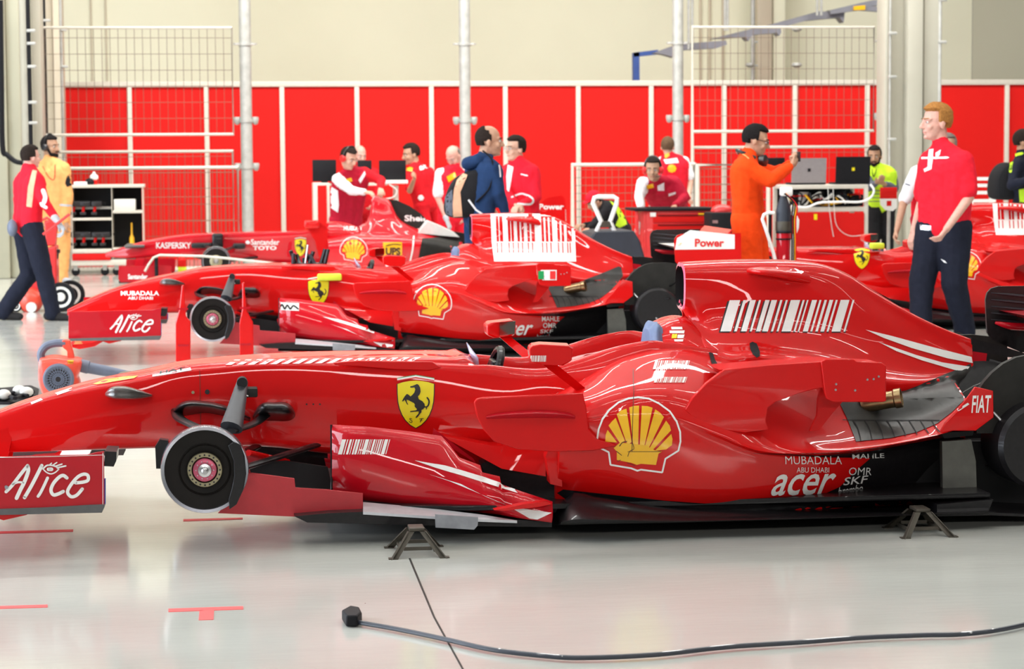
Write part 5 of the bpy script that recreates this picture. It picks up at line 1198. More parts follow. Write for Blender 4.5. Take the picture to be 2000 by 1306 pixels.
add(q, MB().lathe((at(356, 535, 26.3).x, 26.3, 0), (0, 0, 1), [(0, .05), (.15, .05)], 16), 'canister_foot', M['lime']); add(q, MB().lathe((at(356, 535, 26.3).x, 26.3, .15), (0, 0, 1), [(0, .05), (.08, .05), (.12, .02), (.16, .02)], 16), 'canister_body', M['panelred'])
# jacking bar of the third car
bar = [F3.P(*p_) for p_ in [(283,530,-.95),(290,517,-.95),(300,503,-.95),(312,498,-.95),(395,500,-.95),(450,505,-.95),(520,513,-.95),(566,520,-.95)]]
MB().tube(bar, .022, 10, flat=.6).build('jacking_bar', M['frame'], car3)
for q_ in ((305, 530), (560, 545)):
    p_ = F3.P(q_[0], 500 if q_[0] < 400 else 519, -.93); MB().tube([p_, (p_.x, p_.y, 0)], .02, 8).build('bar_leg', M['cable'], car3)
# damper unit lying on the second car
o2 = F2.P(602, 524, -.05) + F2.o; t = empty('damper_unit', o2, 'cluster of black suspension dampers on top of the second row car', 'damper unit')
rnd = random.Random(3)
for k in range(9):
    a = Vector((-.11 + .028 * k, rnd.uniform(-.05, .05), .012)); MB().tube([a, a + Vector((rnd.uniform(-.05, .05), rnd.uniform(-.03, .03), rnd.uniform(.05, .13)))], .014, 8).build('damper', M['graph'] if k % 3 == 0 else M['carbon'], t)
MB().box((0, 0, .02), (.24, .12, .04), bev=.01).build('mount_block', M['carbon'], t); MB().tube([(-.02, 0, .04), (0, 0, .17)], .008, 8).build('spindle', M['steel'], t)
# computer bench, centre left
Y = 27.7; t = thing('computer_cabinet', 628, Y, 'pale framed cabinet with red front under the left monitor', 'cabinet')
c_, dd, _ = box_at(612, 357, 645, 455, Y, .5); zb = .04; add(t, MB().box((c_.x, c_.y, (at(612, 357, Y).z + zb) / 2), (dd[0], .5, at(612, 357, Y).z - zb), bev=.01), 'carcass', M['frame'])
add(t, MB().box(*box_at(620, 362, 639, 452, Y - .012, .012)[:2]), 'door', M['panelred'])
add(t, MB().box((at(682, 300, Y + .3).x, Y + .3, at(682, 357, Y).z - .02), (at(785, 300, Y).x - at(640, 300, Y).x, .5, .03)), 'bench_top', M['frame'])
c2 = at(772, 300, Y + .3); add(t, MB().box((c2.x, Y + .3, at(682, 357, Y).z / 2 - .02), (.04, .4, at(682, 357, Y).z - .04)), 'bench_leg', M['frame'])
def monitor(px0, py0, px1, py1, Y, label, stand=None):
    a, b = at(px0, py0, Y), at(px1, py1, Y); c_ = (a + b) / 2; t = empty('monitor', (c_.x, Y, b.z - (.03 if stand else .0)), label, 'monitor')
    w, h_ = b.x - a.x, a.z - b.z; o = MB().box((0, 0, (a.z + b.z) / 2 - t.location.z), (w, .035, h_), bev=.006).build('casing', M['cable'], t)
    MB().box((0, .03, h_ * .25), (.08, .05, h_ * .5)).build('stand', M['cable'], t); MB().box((0, .05, .006), (.22, .16, .012)).build('foot', M['cable'], t); return t
monitor(610, 312, 657, 354, Y + .12, 'black monitor seen from behind, on the pale framed cabinet', 1)
monitor(740, 313, 793, 352, Y + .2, 'black monitor seen from behind, between two mechanics in red', 1)
monitor(698, 313, 726, 345, Y + .35, 'small black monitor partly hidden by the mechanic leaning over the car', 1)
tag(MB().box(*box_at(746, 352, 797, 358.5, Y + .02, .25)[:2], bev=.006).build('keyboard_tray', M['white']), 'white tray under the right hand monitor of the bench', 'tray')
tag(MB().tube(spline([at(760, 360, Y), at(775, 372, Y), at(768, 385, Y), at(745, 390, Y), at(735, 400, Y)], 5), .008, 6).build('bench_cable', M['offwhite']), 'pale cable looping under the bench tray', 'cable')
# red tool chest
Y = 23.3; t = thing('tool_chest', 1325, Y, 'wide red tool chest with black top on castors, mechanic leaning on it', 'tool chest')
ztop_ = at(1325, 411, Y).z; c_, dd, _ = box_at(1262, 411, 1396, 500, Y, .55)
add(t, MB().box((c_.x, c_.y, (ztop_ + .12) / 2), (dd[0], .55, ztop_ - .12), bev=.012), 'carcass', M['bin'])
add(t, MB().box((at(1320, 408, Y).x, Y + .27, ztop_ + .012), (at(1402, 0, Y).x - at(1240, 0, Y).x, .62, .03), bev=.008), 'worktop', M['cable'])
zz = ztop_ - .03
for k, hgt in enumerate((.10, .09, .09, .14, .16)):
    add(t, MB().box((c_.x + .02, Y - .008, zz - hgt / 2), (dd[0] - .10, .016, hgt - .012), bev=.004), 'drawer', M['panelred']); add(t, MB().box((c_.x + .02, Y - .024, zz - .02), (dd[0] - .2, .016, .008)), 'drawer_pull', M['cable']); zz -= hgt
for px in (1240, 1256): add(t, MB().box((at(px, 0, Y).x + .02, Y + .02, ztop_ / 2 + .03), (.035, .035, ztop_ - .06), bev=.004), 'corner_post', M['pinkpost'] if 'pinkpost' in M else M['bin'])
add(t, MB().box(*box_at(1270, 415, 1281, 423, Y - .02, .004)[:2]), 'sticker', M['white']); add(t, MB().box(*box_at(1364, 416, 1384, 421, Y - .02, .004)[:2]), 'sticker', M['amber'])
for q_ in ((1246, 440, 'white'), (1245, 452, 'offwhite')):
    add(t, MB().lathe(at(q_[0], q_[1] + 6, Y + .1), (0, 0, 1), [(0, .03), (.06, .03), (.08, .015)], 12), 'holder_bottle', M[q_[2]])
add(t, MB().ball(at(1245, 477, Y + .06), .045), 'red_lamp', M['panelred'])
for sx in (-1, 1): add(t, MB().lathe((c_.x + sx * dd[0] * .42, Y + .1, .06), (0, 1, 0), [(-.02, .02), (-.02, .06), (.02, .06), (.02, .02)], 16), 'castor', M['cable']); add(t, MB().box((c_.x + sx * dd[0] * .42, Y + .1, .10), (.06, .07, .05)), 'castor_bracket', M['galv'])
tag(MB().box(at(1285, 405.5, Y + .2), (.26, .18, .02), bev=.005).build('keypad', M['cable']), 'flat black keypad on the tool chest top', 'keypad')
Y = 22.6; t = thing('equipment_case', 1408, Y, 'black equipment case between the tool chest and the orange overalls', 'case')
a_, b_ = at(1390, 415, Y), at(1432, 430, Y); add(t, MB().box(((a_.x + b_.x) / 2, Y + .2, a_.z / 2), (b_.x - a_.x, .4, a_.z), bev=.02), 'shell', M['cable']); add(t, MB().box(*box_at(1392, 430, 1402, 436, Y - .01, .01)[:2]), 'latch', M['steel'])
add(t, MB().ball(at(1410, 412, Y + .2), (.12, .1, .07)), 'red_cover', M['bin'])
# covered cart with white tubular handle
Y = 21.3; t = thing('covered_cart', 1200, Y, 'grey covered cart with white tubular handle beyond the second row car', 'cart')
M['cover'] = mat('grey_cover', (.022, .027, .040), .55, var=.15, vscale=6)
pr = [at(a, b, Y) for a, b in [(1150,468),(1160,455),(1175,451),(1238,450),(1250,470),(1262,510)]]; pr += [Vector((pr[-1].x, Y, 0)), Vector((pr[0].x, Y, 0))]
add(t, MB().prism(pr, (0, .7, 0)), 'cover', M['cover'], .03)
add(t, MB().tube([at(a, b, Y + .1) for a, b in [(1165,452),(1174,432),(1158,396),(1161,386),(1168,384),(1198,384),(1205,388),(1204,398),(1192,432),(1200,452)]], .022, 10), 'handle', M['white'])
add(t, MB().box(at(1183, 438, Y + .1), (.12, .04, .06)), 'handle_bracket', M['standgrey'])
# bottle trolley in front of the orange overalls
Y = 16.3; t = thing('air_bottle_trolley', 1530, Y, 'gas bottle trolley with white tubular handles and hoses by the orange overalls', 'gas bottle trolley')
zt = lambda py: at(1530, py, Y).z
cx = at(1530, 450, Y).x
add(t, MB().lathe((cx, Y, 0), (0, 0, 1), [(.10, .045), (.13, .052), (zt(452), .052), (zt(448), .046)], 24), 'bottle', M['pinkb'] if 'pinkb' in M else M['crimson'])
add(t, MB().lathe((cx, Y, 0), (0, 0, 1), [(zt(452), .055), (zt(412), .055), (zt(402), .048), (zt(385), .026), (zt(378), .022)], 24), 'bottle_shoulder', M['cover'])
add(t, MB().lathe((cx, Y, 0), (0, 0, 1), [(zt(450), .058), (zt(448), .058), (zt(433), .058), (zt(432), .056)], 24), 'bottle_label', M['standgrey'])
add(t, MB().box((cx + .02, Y, zt(374)), (.09, .07, .07), bev=.015), 'valve', M['white'])
for z_ in (455, 468): add(t, MB().lathe((cx, Y, 0), (0, 0, 1), [(zt(z_), .056), (zt(z_ - 3), .056)], 24), 'bottle_band', M['cable'])
for s in (-1, 1):
    X = lambda px: cx + (px - 1530) * .0037
    pp = [(1514, 507), (1511, 495), (1495, 445), (1489, 428), (1492, 419), (1502, 415), (1512, 416)] if s == -1 else [(1546, 500), (1546, 490), (1547, 470), (1557, 445), (1558, 430), (1553, 420), (1546, 416)]
    q_ = [at(a, b, Y - .03) for a, b in pp]; q_ = [Vector((q_[0].x, q_[0].y, .12))] + q_; add(t, MB().tube(q_, .013, 10), 'handle', M['white'])
for k, (px, c_m) in enumerate(((1546, 'cable'), (1550, 'cable'), (1554, 'panelred'), (1551, 'amber'))):
    q_ = spline([at(1532 + k, 378, Y - .06), at(px + 2, 395 + 3 * k, Y - .08), at(px, 430, Y - .08), at(px + 1, 470, Y - .08)], 5); q_.append(Vector((q_[-1].x, Y - .07, .15)))
    add(t, MB().tube(q_, .006, 6), 'hose', M[c_m])
add(t, MB().box((cx, Y + .02, .09), (.34, .24, .03), bev=.008), 'base_frame', M['cable']); add(t, MB().box((at(1504, 440, Y).x, Y, zt(445)), (.02, .03, .20), bev=.004), 'grip_bar', M['cable'])
for s in (-1, 1): add(t, MB().lathe((cx + .17 * s, Y + .08, .08), (1, 0, 0), [(-.02, .03), (-.02, .08), (.02, .08), (.02, .03)], 24), 'wheel', M['cable'])
# laptop bench
Y = 24.0; t = thing('laptop_bench', 1620, Y, 'pale framed wheeled bench with red lower panel and cables, carrying laptops', 'bench')
zt = at(1620, 361, Y).z; x0, x1 = at(1536, 0, Y).x, at(1698, 0, Y).x; D_ = .6
add(t, MB().box(((x0 + x1) / 2, Y + D_ / 2, zt - .02), (x1 - x0, D_, .045), bev=.006), 'worktop', M['frame'])
for x_ in (x0 + .02, x1 - .02):
    for y_ in (Y + .02, Y + D_ - .02): add(t, MB().box((x_, y_, zt / 2), (.045, .045, zt - .05), bev=.005), 'leg', M['frame'])
z1 = at(1620, 409, Y).z; add(t, MB().box(((x0 + x1) / 2, Y + D_ / 2, z1), (x1 - x0 - .04, D_, .05), bev=.005), 'shelf', M['frame'])
add(t, MB().box(((x0 + x1) / 2, Y - .01, z1 / 2 + .03), (x1 - x0 - .10, .02, z1 - .14)), 'lower_panel', M['panelred'])
add(t, MB().box(*box_at(1590, 418, 1596, 429, Y - .025, .004)[:2]), 'panel_emblem', M['yellow'])
add(t, MB().box(((x0 + x1) / 2, Y + D_ - .02, (zt + z1) / 2), (x1 - x0 - .06, .02, zt - z1 - .06)), 'rear_board', M['dark'])
rnd = random.Random(5)
m = MB()
t2 = thing('equipment_cables', 1600, Y, 'tangle of black, red and pale cables on the bench shelf', 'cables'); t2['kind'] = 'stuff'
for k, mm in enumerate(('cable', 'cable', 'cable', 'panelred', 'offwhite', 'cable', 'cover', 'cable', 'amber')):
    m = MB()
    for j in range(3):
        xx = rnd.uniform(x0 + .1, x1 - .3); pts = [Vector((xx + .07 * i + rnd.uniform(-.04, .04), Y + rnd.uniform(.04, .3), z1 + .04 + rnd.uniform(0, .16))) for i in range(5)]; m.tube(spline(pts, 4), .010, 5)
    add(t2, m, 'cable_run', M[mm])
for q_, mm in (((1566, 375, 1580, 402), 'offwhite'), ((1590, 380, 1606, 402), 'greymat'), ((1625, 376, 1650, 402), 'cover'), ((1655, 380, 1686, 404), 'cable')):
    c_, dd, _ = box_at(*q_, Y + .32, .15); lo = z1 + .025; hi = c_.z + dd[2] / 2; tag(MB().box((c_.x, c_.y, (lo + hi) / 2), (dd[0], .15, hi - lo), bev=.006).build('device_box', M[mm]), {'offwhite': 'white device box on the bench shelf', 'greymat': 'grey device box on the bench shelf', 'cover': 'dark blue device box on the bench shelf', 'cable': 'black device box at the right end of the bench shelf'}[mm], 'device')
tag(MB().tube(spline([at(1545, 402, Y - .05), at(1575, 405, Y - .08), at(1600, 396, Y - .08), at(1640, 394, Y - .08), at(1680, 394, Y - .06), at(1700, 386, Y - .05), at(1707, 372, Y - .05), at(1700, 360, Y - .02)], 6), .012, 8).build('white_cable', M['white']), 'thick white cable looping off the right end of the laptop bench', 'cable')
for dx, lab in ((0, 'thin pale cable hanging down the bench panel, the straighter one'), (10, 'thin pale cable hanging in a wide curve down the bench panel')):
    tag(MB().tube(spline([at(1617 + dx, 366, Y - .04), at(1619 + dx, 400, Y - .04), at(1624 + dx, 440, Y - .04), at(1628 + dx * 3, 462 - dx * .2, Y - .04)] + ([at(1690, 458, Y - .04)] if dx else []), 5), .004, 5).build('hanging_wire', M['offwhite']), lab, 'cable')
def laptop(px0, py0, px1, py1, Y, m_lid, label, emb):
    a, b = at(px0, py0, Y), at(px1, py1, Y); cxx = (a.x + b.x) / 2; w = b.x - a.x; zb = zt + .003; h_ = a.z - zb; t = empty('laptop', (cxx, Y, zb), label, 'laptop')
    MB().prism([(-w / 2, 0, .02), (w / 2, 0, .02), (w / 2, -.03, h_), (-w / 2, -.03, h_)], (0, .012, 0)).build('lid', m_lid, t); MB().box((0, .14, .012), (w, .28, .022), bev=.005).build('base', M['cable'], t)
    MB().box((0, -.022, h_ * .55), (.03, .006, .035)).build('lid_emblem', emb, t); return t
M['lapsilver'] = mat('silver_lid', (.36, .33, .34), .4, metal=.5, var=.04)
laptop(1546, 309, 1613, 357, Y + .12, M['lapsilver'], 'open silver laptop seen from behind on the bench', M['cable'])
laptop(1632, 306, 1699, 357, Y + .12, M['cable'], 'open black laptop with small yellow emblem, seen from behind on the bench', M['yellow'])
laptop(1505, 309, 1534, 357, Y + .3, M['cable'], 'black screen partly hidden behind the arm in orange', M['cable']) if False else None
t = thing('monitor', 1512, Y + .5, 'black screen behind the raised arms of the person in orange', 'monitor'); add(t, MB().box(*box_at(1478, 308, 1533, 342, Y + .5, .04)[:2], bev=.005), 'casing', M['cable']); add(t, MB().box((at(1506, 0, Y).x, Y + .53, at(1506, 342, Y).z / 2), (.06, .05, at(1506, 342, Y).z)), 'stand', M['cable']); add(t, MB().box((at(1506, 0, Y).x, Y + .53, .01), (.3, .3, .02)), 'foot', M['cable'])
# board beyond the bench and barrier at right
Y = 24.6; t = thing('sign_board', 1735, Y, 'red and white board standing right of the laptop bench', 'sign board')
add(t, MB().box(*box_at(1720, 366, 1752, 388, Y, .03)[:2], bev=.004), 'red_half', M['panelred']); add(t, MB().prism([at(a, b, Y) for a, b in [(1720,388),(1752,388),(1752,405),(1744,412),(1730,410),(1721,400)]], (0, .03, 0)), 'white_half', M['white'])
add(t, MB().tube([at(1736, 408, Y + .02), (at(1736, 400, Y).x, Y + .02, 0)], .02, 8), 'post', M['galv']); add(t, MB().box(*box_at(1732, 392, 1741, 402, Y - .006, .004)[:2]), 'logo_mark', M['panelred'])
Y = 26.6; t = thing('barrier', 1922, Y, 'white slatted barrier left of the plain black backpack', 'barrier')
for py in (349, 362, 376, 392): add(t, MB().box(*box_at(1900, py - 3, 1945, py + 3, Y, .03)[:2]), 'rail', M['white'])
for px in (1902, 1942): add(t, MB().box((at(px, 0, Y).x, Y + .03, at(px, 345, Y).z / 2), (.05, .04, at(px, 345, Y).z)), 'post', M['white'])
# ---------------------------------------------------------------- people
def capsule(mb, p, q, r1, r2, n=12):
    p, q = Vector(p), Vector(q); d = q - p; L = d.length
    if L < 1e-4: return mb.ball(p, max(r1, r2), n, 8)
    ax = d / L; prof = []
    for k in range(5): t = math.pi / 2 * k / 4; prof.append((-r1 * math.cos(t), max(r1 * math.sin(t), 1e-4)))
    for k in range(5): t = math.pi / 2 * k / 4; prof.append((L + r2 * math.sin(t), max(r2 * math.cos(t), 1e-4)))
    return mb.lathe(p, ax, prof, n)
def remeshed(name, mb, mats, parent, voxel, noise_amp=0.0, noise_f=14.0, pick=None, smooth_it=2):
    o = mesh_obj(name, mb.v, mb.f, mats)
    md = o.modifiers.new('r', 'REMESH'); md.mode = 'VOXEL'; md.voxel_size = voxel
    if smooth_it: sm = o.modifiers.new('s', 'SMOOTH'); sm.factor = .5; sm.iterations = smooth_it
    dg = bpy.context.evaluated_depsgraph_get(); dg.update()
    me = bpy.data.meshes.new_from_object(o.evaluated_get(dg))
    C.objects.unlink(o); bpy.data.objects.remove(o)
    me.materials.clear()
    for m in (mats if isinstance(mats, (list, tuple)) else [mats]): me.materials.append(m)
    if noise_amp:
        nr = [v.normal.copy() for v in me.vertices]
        for v, nn in zip(me.vertices, nr):
            c = v.co; a = noise.noise(Vector((c.x * noise_f, c.y * noise_f, c.z * noise_f * .55))) + .6 * noise.noise(Vector((c.x * 33 + c.z * 18, c.y * 33, c.z * 22)))
            v.co = c + nn * (noise_amp * a)
    idx = [0] * len(me.polygons)
    if pick: idx = [pick(p.center) for p in me.polygons]
    me.polygons.foreach_set('material_index', idx); me.polygons.foreach_set('use_smooth', [True] * len(me.polygons)); me.update()
    o = bpy.data.objects.new(name, me); C.objects.link(o); o.parent = parent
    return o
def segd(c, a, b):
    ab = b - a; t = max(0, min(1, (c - a).dot(ab) / max(ab.length_squared, 1e-9))); return (c - (a + ab * t)).length
SK = {k: mat('skin_' + k, c, .5, spec=.35, var=.07, vscale=40) for k, c in {'light': (.62, .36, .26), 'pink': (.66, .36, .29), 'olive': (.42, .23, .14), 'tan': (.50, .29, .19)}.items()}
HR = {k: mat('hair_' + k, c, .85, spec=.12, var=.3, vscale=90, bump=.5, bscale=160) for k, c in {'black': (.012, .010, .010), 'dark': (.022, .015, .012), 'brown': (.12, .07, .04), 'ginger': (.34, .15, .04), 'grey': (.2, .17, .15)}.items()}
def cloth(name, c, b=.25): return mat(name, c, .85, spec=.2, var=.08, vscale=18, bump=b, bscale=60)
CL = {'red': cloth('red_cloth', (.62, .01, .018)), 'redb': cloth('bright_red_cloth', (.75, .012, .03)), 'crim': cloth('crimson_cloth', (.42, .008, .03)), 'white': cloth('white_cloth', (.80, .80, .82)), 'navy': cloth('navy_cloth', (.010, .012, .024)),
      'blue': cloth('blue_cloth', (.012, .035, .10)), 'orange': cloth('orange_cloth', (.88, .062, .003)), 'yellow': cloth('yellow_cloth', (.80, .38, .13)), 'lime': cloth('hi_vis_cloth', (.52, .80, .03)), 'black': cloth('black_cloth', (.012, .012, .014)),
      'grey': cloth('grey_cloth', (.10, .11, .14)), 'shoe': cloth('shoe_leather', (.02, .018, .018)), 'glove': cloth('grey_glove', (.45, .47, .50)), 'peach': cloth('peach_cloth', (.75, .42, .27)), 'greyshoe': cloth('pale_shoe', (.35, .37, .40))}
M['headset'] = mat('headset_shell', (.015, .014, .015), .35, coat=.5, var=.1)
M['lens'] = mat('glasses_lens', (.03, .03, .035), .1, coat=1.0, var=.05)
M['eyewhite'] = mat('eye_white', (.7, .68, .65), .3, var=.02)
def hand(mb, w, d, n, k=1.0, curl=.5):
    """palm and five fingers; w wrist, d pointing direction, n palm normal (fingers curl toward it)"""
    d = d.normalized(); n = (n - d * n.dot(d)).normalized(); s = d.cross(n)
    for t in (-.022, 0, .022): capsule(mb, w + s * t * .7 * k, w + (d * .085 + s * t * 1.25) * k, .017 * k, .015 * k, 8)
    for i, (t, L) in enumerate(((-.033, .062), (-.011, .075), (.011, .080), (.033, .070))):
        a = w + (d * .088 + s * t) * k; c1 = curl * (.7 + .12 * i)
        b = a + (d * math.cos(c1) + n * math.sin(c1)) * L * .5 * k; c2 = c1 * 2.1
        c = b + (d * math.cos(c2) + n * math.sin(c2)) * L * .5 * k
        capsule(mb, a, b, .0098 * k, .009 * k, 8); capsule(mb, b, c, .009 * k, .0078 * k, 8)
    a = w + (d * .025 + s * .026 + n * .005) * k; b = a + (d * .035 + s * .026 + n * .018) * k; c = b + (d * .026 + s * .004 + n * .014) * k
    capsule(mb, a, b, .0135 * k, .0115 * k, 8); capsule(mb, b, c, .0115 * k, .0095 * k, 8)
def person(Y, J, yaw, label, pitch=0, hs=1.0, skin='light', hair='dark', hairstyle='short', top='red', slL=None, slR=None, short=(False, False), legs='navy', shoe='shoe',
           face=True, beard=False, group=None, curl=.7, torso_pick=None, voxel=.0095, bulk=1.0, gloves=None, headset=None, glasses=None, collar=None, legw=1.0, cap=None, roll=0.0, cat='person'):
    """J: joint name -> (px, py, depth offset). A = arm/leg on one side, B = the other"""
    W3 = {k: at(v[0], v[1], Y + (v[2] if len(v) > 2 else 0)) for k, v in J.items() if k != 'foot' and len(k) == 2 and k not in ('nA', 'nB') or k == 'head'}
    hipc = (W3['hA'] + W3['hB']) / 2; base = Vector((hipc.x, hipc.y, 0)); t = empty('person', base, label, cat, group)
    W3 = {k: v - base for k, v in W3.items()}
    for k in ('aA', 'aB'): W3[k].z = .088
    H = W3['head']; nk = W3['nk']
    ya = math.radians(yaw); f = Vector((math.sin(ya), -math.cos(ya), 0)); up = Vector((0, 0, 1)); r = f.cross(up)
    pa = math.radians(pitch); f2 = f * math.cos(pa) - up * math.sin(pa); u2 = up * math.cos(pa) + f * math.sin(pa)
    if roll: ra = math.radians(roll); r, u2 = r * math.cos(ra) + u2 * math.sin(ra), u2 * math.cos(ra) - r * math.sin(ra)
    RM = Matrix((r, f2, u2)).transposed()
    def h(x, y, z): return H + RM @ (Vector((x, y, z)) * hs)
    def hb(mb, c, rad, n=14, m=10): mb.ball(h(*c), tuple(q * hs for q in rad), n, m, RM)
    sA, sB, hA, hB = W3['sA'], W3['sB'], W3['hA'], W3['hB']
    ctr = (sA + sB) / 2; hc = (hA + hB) / 2
    # --- body
    b = MB()
    hb(b, (0, -.008, .028), (.074, .094, .088)); hb(b, (0, .02, -.028), (.060, .072, .094)); hb(b, (0, .034, -.085), (.046, .050, .036)); hb(b, (0, .076, -.102), (.020, .016, .014), 8, 6)
    for s in (-1, 1):
        hb(b, (.077 * s, -.008, -.018), (.011, .020, .032), 8, 8); hb(b, (.037 * s, .066, -.035), (.024, .020, .022), 8, 6)
        capsule(b, h(0, .088, .016), h(.048 * s, .072, .017), .011 * hs, .009 * hs, 8)
    capsule(b, h(0, .090, .008), h(0, .112, -.034), .0085 * hs, .0125 * hs, 8); hb(b, (.009, .100, -.038), (.010, .010, .007), 8, 6); hb(b, (-.009, .100, -.038), (.010, .010, .007), 8, 6)
    hb(b, (0, .086, -.063), (.023, .010, .007), 10, 6); hb(b, (0, .084, -.074), (.019, .010, .007), 10, 6)
    capsule(b, h(0, -.018, -.06), nk, .054 * hs, .054)
    capsule(b, nk, ctr, .054, .06); capsule(b, ctr, hc, .07, .08); capsule(b, sA, sB, .05, .05)
    for s_, e_, w_ in (('sA', 'eA', 'wA'), ('sB', 'eB', 'wB')):
        capsule(b, W3[s_], W3[e_], .046, .039); capsule(b, W3[e_], W3[w_], .038, .026)
        gl = gloves and s_[1] in gloves
        if not gl:
            d = (W3[w_] - W3[e_]).normalized(); n = J.get('n' + s_[1]); n = Vector(n) if n else (Vector((0, 0, -1)) if abs(d.z) < .7 else -Vector((r.x, r.y, 0)) * (1 if s_[1] == 'A' else -1))
            if n.cross(d).length < .1: n = Vector((1, 0, 0))
            hand(b, W3[w_], d, n, .98, curl)
    for a_, k_, an in ((hA, 'kA', 'aA'), (hB, 'kB', 'aB')):
        capsule(b, a_, W3[k_], .07, .05); capsule(b, W3[k_], W3[an], .045, .035)
    remeshed('body', b, SK[skin], t, voxel, smooth_it=1)
    if face:
        m = MB()
        for s in (-1, 1): hb(m, (.032 * s, .0815, -.003), (.0125, .008, .0075), 10, 8)
        m.build('eye', M['eyewhite'], t)
        m = MB()
        for s in (-1, 1): hb(m, (.032 * s, .0875, -.003), (.0058, .004, .0060), 8, 6)
        m.build('iris', M['black'], t)
        m = MB()
        for s in (-1, 1): capsule(m, h(.016 * s, .099, .021), h(.050 * s, .079, .022), .0042 * hs, .003 * hs, 6)
        m.build('eyebrow', HR[hair], t)
        m = MB(); capsule(m, h(-.02, .090, -.0685), h(.02, .090, -.0685), .0025 * hs, .0025 * hs, 6); m.build('mouth', CL['crim'], t)
    if beard:
        m = MB(); hb(m, (0, .040, -.086), (.050, .054, .036)); hb(m, (0, .088, -.096), (.026, .014, .022), 10, 8); capsule(m, h(-.026, .094, -.058), h(.026, .094, -.058), .006 * hs, .006 * hs, 6)
        for s in (-1, 1): capsule(m, h(.060 * s, .02, -.03), h(.045 * s, .045, -.085), .016 * hs, .016 * hs, 8)
        m.build('beard', HR[hair], t)
    # --- hair
    if hairstyle:
        m = MB(); nlat, nlon = 26, 36; vs = []
        for i in range(nlat + 1):
            ph = math.pi * i / nlat
            for j in range(nlon):
                th = 2 * math.pi * j / nlon; v = Vector((math.sin(ph) * math.cos(th), math.sin(ph) * math.sin(th), math.cos(ph)))
                hid = (v.y > .30 - .25 * max(0, -v.z) and v.z < .52) or (v.z < -.30 and v.y > -.35) or v.z < -.62
                if hairstyle == 'bald': hid = hid or v.z > .42 or v.y > -.1
                if hairstyle == 'thin': hid = hid or (v.z > .62 and v.y > -.25) or (v.y > .1 and v.z > .3)
                k = .84 if hid else (1.05 if hairstyle in ('bald', 'thin') else 1.10 + (.05 if v.y > .2 and v.z > .5 else 0))
                if hairstyle == 'quiff' and not hid and v.z > .3: k += .06
                k *= 1 + .02 * noise.noise(v * 9)
                vs.append(h(v.x * .078 * k, -.008 + v.y * .098 * k, .026 + v.z * (.093 if v.z > 0 else .105) * k))
        fs = [(i * nlon + j, (i + 1) * nlon + j, (i + 1) * nlon + (j + 1) % nlon, i * nlon + (j + 1) % nlon) for i in range(nlat) for j in range(nlon)]
        m.add(vs, fs).build('hair', HR[hair], t)
    if cap:
        m = MB(); hb(m, (0, -.008, .050), (.086, .106, .082), 20, 14); hb(m, (0, .09, .045), (.06, .06, .010), 14, 8); m.build('cap', CL[cap], t)
    if headset:
        m = MB(); pts = [h(.088 * math.cos(a), -.005, .02 + .115 * math.sin(a)) for a in [math.pi * k / 14 for k in range(15)]]; m.tube(pts, .012, 8, flat=.6); hs_ = m.build('headset', M['headset'], t)
        for s in (-1, 1): MB().lathe(h(.068 * s, -.005, -.012), RM @ Vector((s, 0, 0)), [(0, .038 * hs), (.022, .040 * hs), (.040, .030 * hs), (.044, .012)], 18).build('ear_cup', headset, hs_)
        MB().tube([h(-.09, .01, -.03), h(-.085, .07, -.065), h(-.03, .10, -.072)], .004, 6).build('microphone', M['headset'], hs_)
    if glasses:
        m = MB()
        for s in (-1, 1):
            pts = [h(.032 * s + .021 * math.cos(a), .100, -.002 + .015 * math.sin(a)) for a in [2 * math.pi * k / 14 for k in range(15)]]; m.tube(pts, .0024, 6, caps=False)
            m.tube([h(.052 * s, .098, .002), h(.080 * s, .0, .004)], .0025, 6)
        m.tube([h(-.01, .103, 0), h(.01, .103, 0)], .002, 6); m.build('glasses', glasses, t)
    # --- clothing
    tm = [CL[top], CL[slA_ := (slL or top)], CL[slR or top]] + ([CL[x] for x in torso_pick[1]] if torso_pick else [])
    m = MB(); k = bulk
    inA = sA.lerp(ctr, .28).lerp(hA, .10); inB = sB.lerp(ctr, .28).lerp(hB, .10)
    capsule(m, sA, sB, .066 * k, .066 * k); capsule(m, ctr, nk.lerp(h(0, -.02, -.08), .30), .095, .066); capsule(m, nk, sA, .066, .06); capsule(m, nk, sB, .066, .06)
    for a_, b_ in ((inA, hA), (inB, hB)):
        mid = a_.lerp(b_, .55); capsule(m, a_, mid, .108 * k, .098 * k); capsule(m, mid, b_.lerp(hc, .15), .098 * k, .106 * k)
    capsule(m, ctr.lerp(hc, .15), ctr.lerp(hc, .5), .115 * k, .108 * k); capsule(m, ctr.lerp(hc, .5), hc, .108 * k, .115 * k)
    seg = []
    for i, (s_, e_, w_) in enumerate((('sA', 'eA', 'wA'), ('sB', 'eB', 'wB'))):
        S_, E_, W_ = W3[s_], W3[e_], W3[w_]
        if short[i]: capsule(m, S_, S_.lerp(E_, .82), .066 * k, .062 * k); seg.append((S_, S_.lerp(E_, .82), None))
        else: capsule(m, S_, E_, .066 * k, .052 * k); capsule(m, E_, E_.lerp(W_, .93), .052 * k, .038 * k); seg.append((S_, E_, W_))
    def pick(c):
        d0 = min(segd(c, inA, hA), segd(c, inB, hB), segd(c, ctr, hc)) - .10
        best = 0
        for i, (a_, b_, w_) in enumerate(seg):
            d = segd(c, a_, b_) - .058
            if w_ is not None: d = min(d, segd(c, b_, w_) - .045)
            if d < d0 - .004: d0 = d; best = 1 + i
        if best == 0 and torso_pick:
            q = torso_pick[0](c, dict(W3, up=up, f=f, r=r, ctr=ctr, hc=hc))
            if q: return 2 + q
        return best
    remeshed('jacket' if not short[0] else 'shirt', m, tm, t, .012, .008, 11, pick)
    m = MB()
